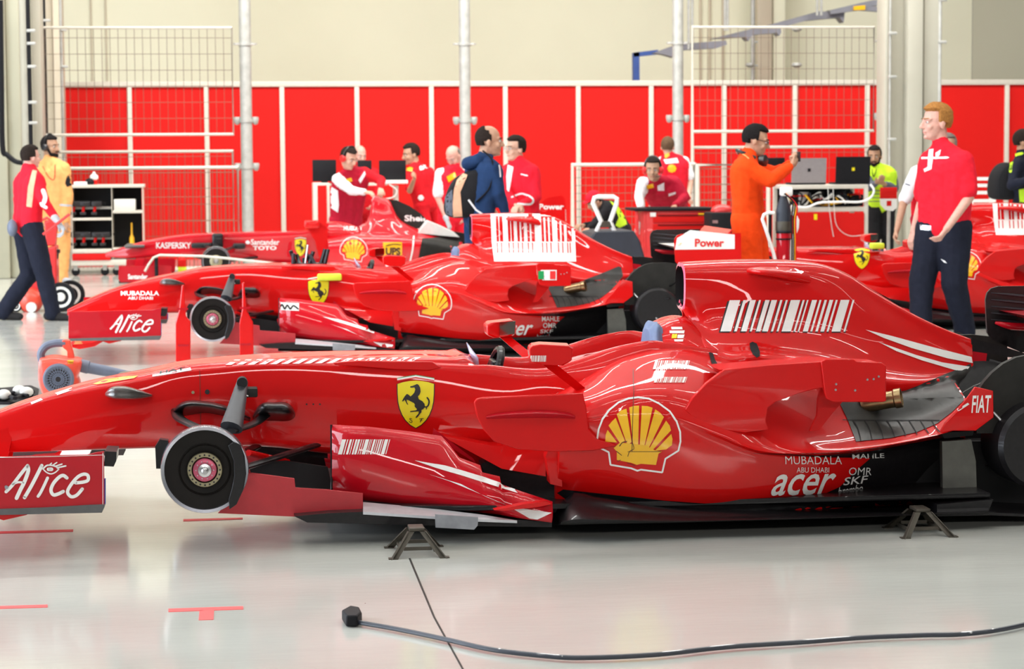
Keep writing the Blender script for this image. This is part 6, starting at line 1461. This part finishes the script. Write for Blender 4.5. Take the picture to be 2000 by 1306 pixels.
    for a_, k_, an in ((hA, 'kA', 'aA'), (hB, 'kB', 'aB')):
        K_, A_ = W3[k_], W3[an]; capsule(m, a_, K_, .098 * k * min(legw, 1.15), .076 * legw); capsule(m, K_, A_, .074 * legw, .062 * legw); capsule(m, A_.lerp(K_, .1), A_ + Vector((0, 0, -.02)), .064 * legw, .064 * legw)
    capsule(m, hA, hB, .105 * k, .105 * k); capsule(m, hc + (ctr - hc) * .12, hc, .105 * k, .11 * k)
    remeshed('trousers', m, CL[legs], t, .013, .007, 10)
    fd = Vector((math.sin(math.radians(J.get('foot', yaw))), -math.cos(math.radians(J.get('foot', yaw))), 0))
    for an in ('aA', 'aB'):
        A_ = W3[an]; m = MB(); g = A_ + Vector((0, 0, -.045)); capsule(m, g - fd * .04, g + fd * .14 + Vector((0, 0, -.012)), .042, .034); capsule(m, A_, g, .045, .045)
        mb2 = remeshed('shoe', m, CL[shoe], t, .012)
    if gloves:
        for g_ in gloves:
            m = MB(); w_, e_ = W3['w' + g_], W3['e' + g_]; d = (w_ - e_).normalized(); n = J.get('n' + g_); n = Vector(n) if n else Vector((0, 0, -1))
            if n.cross(d).length < .1: n = Vector((1, 0, 0))
            hand(m, w_, d, n, 1.18, curl); capsule(m, w_ - d * .03, w_, .036, .034); remeshed('glove', m, CL['glove'], t, .009, smooth_it=1)
    t['_r'] = 0; del t['_r']
    return t, base, W3, dict(h=h, f=f, r=r)
def patch_on(t, cname, pts2d, m, name, off=.004, L=6, label=None):
    """print on clothing as seen from the photograph's side"""
    o = [c for c in t.children if c.name.split('.')[0] == cname][0]
    bv = bvh_of([o]); V, T = subdiv2d(*pts2d, L); P3 = []
    for (x, y) in V:
        d = ray(x, y).normalized(); hh, nn, i, ds = bv.ray_cast(CAM_O - t.location, d)
        if hh is None: P3.append(None); continue
        P3.append(hh + (nn if nn.dot(d) < 0 else -nn) * off)
    fs = [q for q in T if all(P3[i] is not None for i in q)]
    if not fs: print('patch missed', name, label); return
    P3 = [p or Vector() for p in P3]; q = mesh_obj(name, P3, fs, m, o)
    bm = bmesh.new(); bm.from_mesh(q.data); bmesh.ops.delete(bm, geom=[v for v in bm.verts if not v.link_faces], context='VERTS'); bm.to_mesh(q.data); bm.free()
    return q
# 1 walking man
p1, *_ = person(20.0, dict(head=(60, 306, 0), nk=(57, 333, 0), sA=(72, 350, -.16), eA=(88, 398, -.22), wA=(110, 428, -.22), nA=(0, 0, -1), sB=(45, 350, .16), eB=(36, 395, .2), wB=(48, 430, .22),
    hA=(62, 442, -.08), kA=(84, 528, -.1), aA=(102, 606, -.1), hB=(46, 442, .08), kB=(58, 536, .08), aB=(8, 590, .08), foot=75), 125, 'person in red jacket and navy trousers striding past the trolley, gloves on', hs=.84,
    skin='pink', hair='dark', top='redb', legs='navy', shoe='shoe', gloves='A', bulk=.93, curl=.9, voxel=.008, legw=1.1)
patch_on(p1, 'jacket', poly2d([[(64,332),(72,334),(66,370),(62,405),(52,403),(55,365)]]), CL['peach'], 'pale_panel')
patch_on(p1, 'jacket', stroke2d([([(84,372),(88,385),(86,395)], 8), ([(80,398),(90,405)], 6)]), CL['white'], 'sleeve_print')
# 2 man in yellow overalls
def overall(t, m):
    pass
p2, *_ = person(25.9, dict(head=(98, 286, 0), nk=(97, 312, 0), sA=(124, 328, -.12), eA=(133, 385, -.16), wA=(128, 432, -.16), sB=(80, 328, .1), eB=(76, 380, .1), wB=(84, 425, .0),
    hA=(116, 428, -.06), kA=(122, 485, -.06), aA=(120, 538, -.06), hB=(98, 428, .06), kB=(104, 485, .06), aB=(104, 540, .06), foot=40), 55, 'person in yellow overalls with black headset standing by the open shelving', hs=1.05,
    skin='olive', hair='black', beard=True, top='yellow', legs='yellow', shoe='greyshoe', headset=M['headset'], bulk=1.12, legw=1.25)
patch_on(p2, 'jacket', poly2d([[(130,345),(136,340),(141,348),(139,362),(131,365),(127,358)]]), CL['black'], 'arm_badge')
patch_on(p2, 'jacket', stroke2d([([(118,400),(144,402)], 4)]), CL['glove'], 'reflective_band')
patch_on(p2, 'jacket', stroke2d([([(84,325),(95,345),(106,350),(108,322)], 1.5)]), CL['red'], 'cord')
# 3 leaning mechanic
rw = lambda c, k: (1 if (c - k['sA']).dot(k['r']) > 0 and False else 0)
p3, *_ = person(26.9, dict(head=(681, 308, -.1), nk=(683, 334, 0), sA=(659, 350, -.06), eA=(686, 372, -.30), wA=(712, 375, -.42), nA=(0, .3, -1), sB=(712, 337, .1), eB=(744, 352, -.05), wB=(744, 368, -.25), nB=(-.3, 0, -1),
    hA=(660, 430, .1), kA=(662, 490, .1), aA=(664, 535, .1), hB=(690, 430, .2), kB=(690, 490, .2), aB=(692, 535, .2)), 42, 'person with red ear defenders and white right sleeve leaning over the third row car', pitch=22, hs=1.08,
    skin='light', hair='dark', top='crim', slL='white', slR='red', legs='crim', headset=M['redlt'], bulk=1.08)
patch_on(p3, 'jacket', poly2d([[(648,365),(660,372),(662,400),(660,415),(646,405),(642,395)]]), CL['white'], 'side_panel')
patch_on(p3, 'jacket', poly2d([[(700,352),(712,334),(714,340),(704,358)]]), CL['white'], 'chest_badge')
patch_on(p3, 'jacket', poly2d([[(676,350),(686,347),(688,354),(678,356)]]), M['amber'], 'chest_badge')
patch_on(p3, 'headset', poly2d([[(675,286),(682,287),(681,294),(677,296)]]), CL['white'], 'band_print')
# 4 bald man behind monitor
person(28.7, dict(head=(703, 302, 0), nk=(705, 325, 0), sA=(688, 338, 0), eA=(684, 375, -.1), wA=(690, 395, -.2), sB=(732, 338, 0), eB=(738, 375, -.1), wB=(730, 395, -.2), hA=(698, 412, 0), hB=(724, 412, 0), kA=(698, 465, 0), kB=(724, 465, 0), aA=(698, 512, 0), aB=(724, 512, 0)),
    20, 'bald person in red behind the monitors, half hidden by the leaning mechanic', pitch=15, skin='pink', hair='grey', hairstyle='bald', top='red', legs='red')
# 5 dark haired man in red team shirt
p5, *_ = person(28.6, dict(head=(803, 300, 0), nk=(812, 324, 0), sA=(800, 337, -.15), eA=(800, 372, -.25), wA=(808, 352, -.42), nA=(-1, 0, 0), sB=(838, 335, .12), eB=(848, 370, .15), wB=(828, 385, 0), hA=(822, 400, -.08), hB=(844, 400, .08), kA=(836, 455, -.08), kB=(858, 455, .08), aA=(842, 510, -.08), aB=(864, 510, .08)),
    -75, 'person with dark hair in red team shirt, hand raised, right of the second monitor', pitch=12, hs=1.1, skin='tan', hair='dark', top='red', legs='red', short=(True, True))
patch_on(p5, 'shirt', poly2d([[(794,325),(806,328),(805,335),(794,333)]]), M['amber'], 'chest_badge')
patch_on(p5, 'shirt', poly2d([[(819,325),(834,319),(836,328),(820,333)]]), CL['white'], 'chest_badge')
patch_on(p5, 'trousers', poly2d([[(823 + 6 * math.cos(k), 387 + 6 * math.sin(k)) for k in range(6)]]), CL['white'], 'hip_badge') if False else patch_on(p5, 'shirt', poly2d([[(822 + 6 * math.cos(k), 386 + 6 * math.sin(k)) for k in range(6)]]), CL['white'], 'hip_badge')
# 6 bald man in white sleeves
p6, *_ = person(27.2, dict(head=(885, 304, 0), nk=(886, 328, 0), sA=(860, 340, -.1), eA=(855, 385, -.15), wA=(872, 428, -.2), sB=(902, 340, .1), eB=(912, 380, .1), wB=(905, 420, 0), hA=(872, 425, -.06), hB=(896, 425, .06), kA=(876, 480, -.06), kB=(898, 480, .06), aA=(878, 525, -.06), aB=(900, 525, .06)),
    -35, 'bald person with white shirt sleeves and red body looking down beside the dark shark fin', pitch=38, hs=1.05, skin='pink', hair='grey', hairstyle='bald', top='redb', slL='white', slR='white', short=(True, True), legs='redb', gloves='A', bulk=1.08)
patch_on(p6, 'shirt', poly2d([[(872,345),(888,336),(891,345),(876,356)]]), M['amber'], 'chest_badge')
# 7 bystander in navy hooded top
p7, b7, W7, K7 = person(19.0, dict(head=(955, 275, 0), nk=(944, 310, 0), sA=(962, 328, -.17), eA=(974, 374, -.2), wA=(986, 414, -.12), sB=(930, 328, .17), eB=(938, 374, .2), wB=(960, 410, .15), hA=(940, 428, -.09), hB=(930, 428, .09), kA=(942, 520, -.09), kB=(925, 520, .09), aA=(944, 618, -.09), aB=(926, 618, .09)),
    88, 'person in navy blue hooded top wearing a backpack, seen from the side', hs=1.10, skin='tan', hair='dark', hairstyle='thin', top='blue', legs='blue', voxel=.008, bulk=1.1)
m = MB(); hp = [W7['nk'] + Vector((-.06, 0, -.01)), W7['nk'] + Vector((-.13, 0, -.04))]; capsule(m, hp[0] + Vector((.02, -.08, 0)), hp[1] + Vector((0, -.04, 0)), .05, .06); capsule(m, hp[0] + Vector((.02, .08, 0)), hp[1], .05, .06); capsule(m, W7['nk'] + Vector((.05, -.06, .01)), W7['nk'] + Vector((-.05, -.08, 0)), .035, .05)
remeshed('hood', m, CL['blue'], p7, .012, .006)
patch_on(p7, 'jacket', stroke2d([([(966,305),(974,322),(977,345)], 2.5)]), CL['white'], 'zip')
def backpack(Y, pts, label, peach=True, group=None):
    q = [at(a, b, Y) for a, b in pts]; c = sum(q, Vector()) / len(q); base = Vector((c.x, Y, 0)); t = empty('backpack', base, label, 'backpack')
    ring = spline([p - base for p in q], 4, True); m = MB(); n = len(ring); cc = c - base; vs = []; lay = [(-.17, .80), (-.14, .95), (-.06, 1.0), (.06, 1.0), (.14, .95), (.17, .80)]
    for dy, k in lay: vs += [cc + (p - cc) * k + Vector((0, dy, 0)) for p in ring]
    fs = [(i * n + j, i * n + (j + 1) % n, (i + 1) * n + (j + 1) % n, (i + 1) * n + j) for i in range(5) for j in range(n)] + [tuple(range(n)), tuple(5 * n + j for j in range(n))]
    m.add(vs, fs); o = m.build('bag', CL['black'], t, ang=70); return t, o
bp, bo = backpack(19.0, [(922,332),(938,330),(944,350),(946,395),(940,418),(915,424),(880,424),(868,410),(872,380),(886,352),(905,338)], 'black backpack with a peach stripe on the navy hooded person')
def bag_patch(t, o, poly, m, name):
    bv = bvh_of([o]); V, T = subdiv2d(*poly2d([poly]), 8); P3 = []
    for x, y in V:
        d = ray(x, y).normalized(); hh, nn, i, ds = bv.ray_cast(CAM_O - t.location, d); P3.append(hh + (nn if nn.dot(d) < 0 else -nn) * .005 if hh else None)
    fs = [q for q in T if all(P3[i] is not None for i in q)]
    if fs: mesh_obj(name, [p or Vector((0, 0, .9)) for p in P3], fs, m, o)
bag_patch(bp, bo, [(905,339),(913,342),(906,358),(899,375),(901,400),(903,422),(885,423),(884,400),(886,375),(893,352)], CL['peach'], 'peach_stripe')
bag_patch(bp, bo, [(870,385),(884,370),(884,422),(872,416)], CL['grey'], 'side_pocket')
MB().tube(spline([Vector((.12, -.2, 1.45)), Vector((.2, -.22, 1.36)), Vector((.18, -.22, 1.15)), Vector((.06, -.2, 1.02))], 5), .018, 8, flat=.4).build('strap', CL['black'], bp)
MB().tube([at(915, 390, 18.78) - bp.location, at(930, 410, 18.78) - bp.location, at(945, 420, 18.8) - bp.location], .008, 6).build('clip', CL['white'], bo)
# 8 man in red jacket with pale glasses
p8, *_ = person(21.6, dict(head=(1007, 290, 0), nk=(1012, 316, 0), sA=(994, 332, .05), eA=(990, 380, -.1), wA=(1008, 398, -.25), sB=(1040, 334, -.08), eB=(1048, 384, -.16), wB=(1018, 400, -.3), hA=(1004, 422, 0), hB=(1034, 422, -.02), kA=(1004, 500, 0), kB=(1034, 500, 0), aA=(1004, 578, 0), aB=(1034, 578, 0)),
    -62, 'person in red jacket over white top with pale glasses, facing left', hs=1.0, skin='light', hair='dark', hairstyle='quiff', top='redb', legs='crim', glasses=M['steel'], bulk=1.05)
patch_on(p8, 'jacket', poly2d([[(992,322),(1003,326),(1000,345),(994,375),(990,372),(989,345)]]), CL['white'], 'undershirt')
patch_on(p8, 'jacket', stroke2d([([(1000,385),(1020,378),(1040,388),(1036,398),(1012,398)], 3.5)]), CL['white'], 'cuff_trim')
patch_on(p8, 'jacket', stroke2d([([(1018,340),(1030,343)], 2.5)]), CL['white'], 'chest_print')
# 9 mechanic leaning on tool chest
p9, *_ = person(24.3, dict(head=(1275, 330, -.25), nk=(1282, 352, -.1), sA=(1256, 358, -.05), eA=(1249, 385, -.15), wA=(1252, 404, -.3), nA=(0, -.2, -1), sB=(1318, 358, -.05), eB=(1338, 385, -.1), wB=(1318, 402, -.3), nB=(0, -.2, -1), hA=(1290, 400, .42), hB=(1325, 400, .42), kA=(1290, 470, .42), kB=(1325, 470, .42), aA=(1290, 540, .45), aB=(1325, 540, .45)),
    -14, 'person with red ear defenders and one white sleeve leaning on the tool chest', pitch=6, hs=1.05, skin='tan', hair='dark', beard=False, top='crim', slL='white', slR='crim', legs='crim', headset=M['redlt'], bulk=1.1)
patch_on(p9, 'jacket', poly2d([[(1262,362),(1276,358),(1277,366),(1263,369)]]), M['amber'], 'chest_badge')
patch_on(p9, 'jacket', poly2d([[(1284,362),(1297,356),(1297,372),(1285,372)]]), CL['white'], 'chest_badge')
patch_on(p9, 'jacket', poly2d([[(1306,378),(1320,374),(1320,378),(1306,383)]]), CL['white'], 'sleeve_print')
# 10 man seen from behind
p10, *_ = person(26.3, dict(head=(1304, 286, 0), nk=(1308, 306, 0), sA=(1288, 318, 0), eA=(1284, 350, 0), wA=(1290, 380, 0), sB=(1336, 316, 0), eB=(1349, 350, 0), wB=(1346, 378, -.1), hA=(1296, 392, 0), hB=(1326, 392, 0), kA=(1296, 455, 0), kB=(1326, 455, 0), aA=(1296, 520, 0), aB=(1326, 520, 0)),
    165, 'person with light brown hair seen from behind, red and white shirt', hs=.95, skin='light', hair='brown', top='redb', slL='white', slR='white', short=(True, True), legs='redb', face=False)
patch_on(p10, 'shirt', poly2d([[(1312 + 9 * math.cos(k * .785), 329 + 8 * math.sin(k * .785)) for k in range(8)]]), M['amber'], 'back_badge')
patch_on(p10, 'shirt', poly2d([[(1296,312),(1322,308),(1326,318),(1300,320)]]), CL['white'], 'back_panel')
patch_on(p10, 'shirt', poly2d([[(1296,300),(1306,296),(1308,304),(1300,310)]]), M['amber'], 'collar_print')
# 11 orange overalls
p11, b11, W11, K11 = person(16.85, dict(head=(1476, 273, 0), nk=(1462, 306, 0), sA=(1456, 326, -.18), eA=(1504, 352, -.24), wA=(1542, 326, -.10), nA=(0, .6, .6), sB=(1458, 322, .16), eB=(1514, 342, .16), wB=(1543, 322, .03), nB=(0, -.6, .6), hA=(1458, 430, -.09), hB=(1466, 430, .09), kA=(1464, 540, -.09), kB=(1480, 540, .09), aA=(1466, 648, -.09), aB=(1482, 648, .09)),
    80, 'person in orange overalls and glasses holding up a phone', pitch=14, hs=.98, skin='tan', hair='black', top='orange', legs='orange', glasses=M['lens'], bulk=1.12, voxel=.008, curl=1.2, legw=1.3)
m = MB(); c = W11['nk']; pts = [c + Vector((.02 + .10 * math.cos(a), .12 * math.sin(a), -.01)) for a in [math.pi * .35 * 0 + 2 * math.pi * k / 20 for k in range(11, 22)]]
m.tube([c + Vector((-.09, 0, .05)), c + Vector((-.06, -.08, .03)), c + Vector((.03, -.11, -.01))], .014, 8); m.tube([c + Vector((-.09, 0, .05)), c + Vector((-.06, .08, .03)), c + Vector((.03, .11, -.01))], .014, 8)
for s in (-1, 1): m.lathe(c + Vector((.09, .07 * s - .03, -.03)), (.8, -.6, 0), [(-.03, .03), (-.02, .045), (.02, .045), (.03, .03)], 16)
m.build('neck_headphones', M['headset'], p11)
patch_on(p11, 'jacket', stroke2d([([(1438,296),(1452,302),(1462,310)], 2)]), CL['yellow'], 'collar_trim')
ph = (W11['wA'] + W11['wB']) / 2 + Vector((.06, .0, .07)) + b11
tag(MB().box(ph, (.012, .15, .075), bev=.003).build('phone', M['black']), 'dark phone held up by the person in orange overalls', 'phone')
# 12 hi-vis man behind laptop
p12, *_ = person(25.2, dict(head=(1708, 304, 0), nk=(1711, 326, 0), sA=(1697, 336, 0), eA=(1696, 365, -.1), wA=(1712, 357, -.25), nA=(0, 0, 1), sB=(1740, 336, 0), eB=(1747, 368, 0), wB=(1728, 360, -.22), nB=(0, 0, 1), hA=(1706, 405, 0), hB=(1732, 405, 0), kA=(1706, 460, -.1), kB=(1734, 460, -.1), aA=(1706, 512, 0), aB=(1734, 512, 0)),
    -22, 'person in lime hi-vis vest and dark hair behind the black laptop', pitch=8, hs=.98, skin='olive', hair='black', beard=True, top='lime', slL='grey', slR='grey', legs='black')
patch_on(p12, 'jacket', stroke2d([([(1703,330),(1706,345),(1712,330)], 1.5)]), CL['black'], 'lanyard')
for q in range(4): patch_on(p12, 'jacket', stroke2d([([(1698, 372 + 7 * q), (1730, 372 + 7 * q)], 1.5)]), CL['grey'], 'vest_stripe')
# 13 mechanic mostly hidden behind the walking man
p13, *_ = person(19.6, dict(head=(1852, 284, 0), nk=(1836, 312, 0), sA=(1790, 338, -.1), eA=(1764, 398, -.15), wA=(1752, 448, -.2), sB=(1850, 330, .15), eB=(1868, 390, .2), wB=(1850, 430, 0), hA=(1800, 428, 0), hB=(1834, 428, .1), kA=(1800, 520, 0), kB=(1834, 520, .1), aA=(1800, 608, 0), aB=(1834, 608, .1)),
    -30, 'person with white short sleeve reaching down, half hidden by the man in red shirt', hs=.9, skin='tan', hair='grey', top='redb', slL='white', slR='white', short=(True, True), legs='crim', bulk=1.0)
patch_on(p13, 'shirt', stroke2d([([(1763,357),(1777,362)], 2.5)]), CL['grey'], 'sleeve_print')
# 14 man in red shirt walking
p14, b14, W14, K14 = person(16.35, dict(head=(1829, 238, 0), nk=(1838, 284, 0), sA=(1882, 314, -.12), eA=(1893, 385, -.18), wA=(1848, 448, -.30), nA=(-1, .2, 0), sB=(1815, 314, .10), eB=(1800, 395, .16), wB=(1784, 452, .12), nB=(1, .2, 0), hA=(1866, 446, -.06), hB=(1822, 446, .06), kA=(1864, 552, -.10), kB=(1800, 552, .02), aA=(1884, 655, -.02), aB=(1798, 650, -.06), foot=-50),
    -82, 'person with ginger hair in red short sleeved shirt and navy trousers walking', hs=1.12, skin='pink', hair='ginger', hairstyle='quiff', top='redb', legs='navy', short=(True, True), bulk=1.18, voxel=.0075, legw=1.3)
patch_on(p14, 'shirt', poly2d([[(1815,292),(1824,290),(1822,312),(1820,330),(1806,336),(1804,330),(1812,326),(1813,308)], [(1828,298),(1838,292),(1836,302),(1828,312)], [(1800,307),(1850,306),(1855,308),(1850,310),(1800,311)]]), CL['white'], 'chest_print')
patch_on(p14, 'trousers', poly2d([[(1838,505),(1846,509),(1850,514),(1844,512)]]), CL['white'], 'leg_print')
m = MB(); capsule(m, W14['hA'] + Vector((.02, -.0, .045)), W14['hB'] + Vector((-.01, 0, .045)), .112, .112); 
patch_on(p14, 'trousers', poly2d([[(1797,439),(1820,441),(1820,450),(1798,449)]]), M['steel'], 'belt_buckle')
# 15 man at right edge
p15, b15, W15, K15 = person(22.3, dict(head=(2000, 276, 0), nk=(1996, 302, 0), sA=(1988, 322, -.15), eA=(1976, 362, -.25), wA=(2004, 352, -.35), sB=(2006, 322, .15), eB=(2030, 366, .1), wB=(2020, 350, -.2), hA=(1998, 400, -.08), hB=(2012, 400, .08), kA=(1998, 480, -.08), kB=(2014, 480, .08), aA=(1998, 560, -.08), aB=(2014, 560, .08)),
    70, 'person in navy top with lime vest edge at the right side of the picture', hs=1.02, skin='olive', hair='dark', top='navy', legs='black', bulk=1.05)
patch_on(p15, 'jacket', stroke2d([([(1996,300),(1982,305),(1975,322),(1974,335)], 5)]), CL['lime'], 'vest_edge')
patch_on(p15, 'jacket', poly2d([[(1990,370),(2004,368),(2004,396),(1992,396)]]), CL['lime'], 'vest_panel')
backpack(22.35, [(1958,318),(1974,322),(1984,345),(1982,372),(1978,388),(1950,390),(1937,384),(1936,360),(1942,336)], 'plain black backpack on the person at the right side')
# 16 crouching person
p16, *_ = person(25.3, dict(head=(1160, 392, -.1), nk=(1176, 400, 0), sA=(1184, 408, -.12), eA=(1168, 432, -.2), wA=(1150, 445, -.25), sB=(1188, 404, .15), eB=(1160, 440, .1), wB=(1140, 440, 0), hA=(1212, 450, -.08), hB=(1216, 448, .1), kA=(1180, 470, -.12), kB=(1180, 470, .15), aA=(1200, 508, -.12), aB=(1200, 508, .15), foot=-80),
    -70, 'crouching person in red cap and lime hi-vis vest behind the white tubular handle', pitch=30, hs=.9, skin='tan', hair='dark', top='black', legs='black', cap='redb')
patch_on(p16, 'jacket', poly2d([[(1190,392),(1206,402),(1220,424),(1226,444),(1212,446),(1202,440),(1208,425),(1200,405)]]), CL['lime'], 'vest_panel')
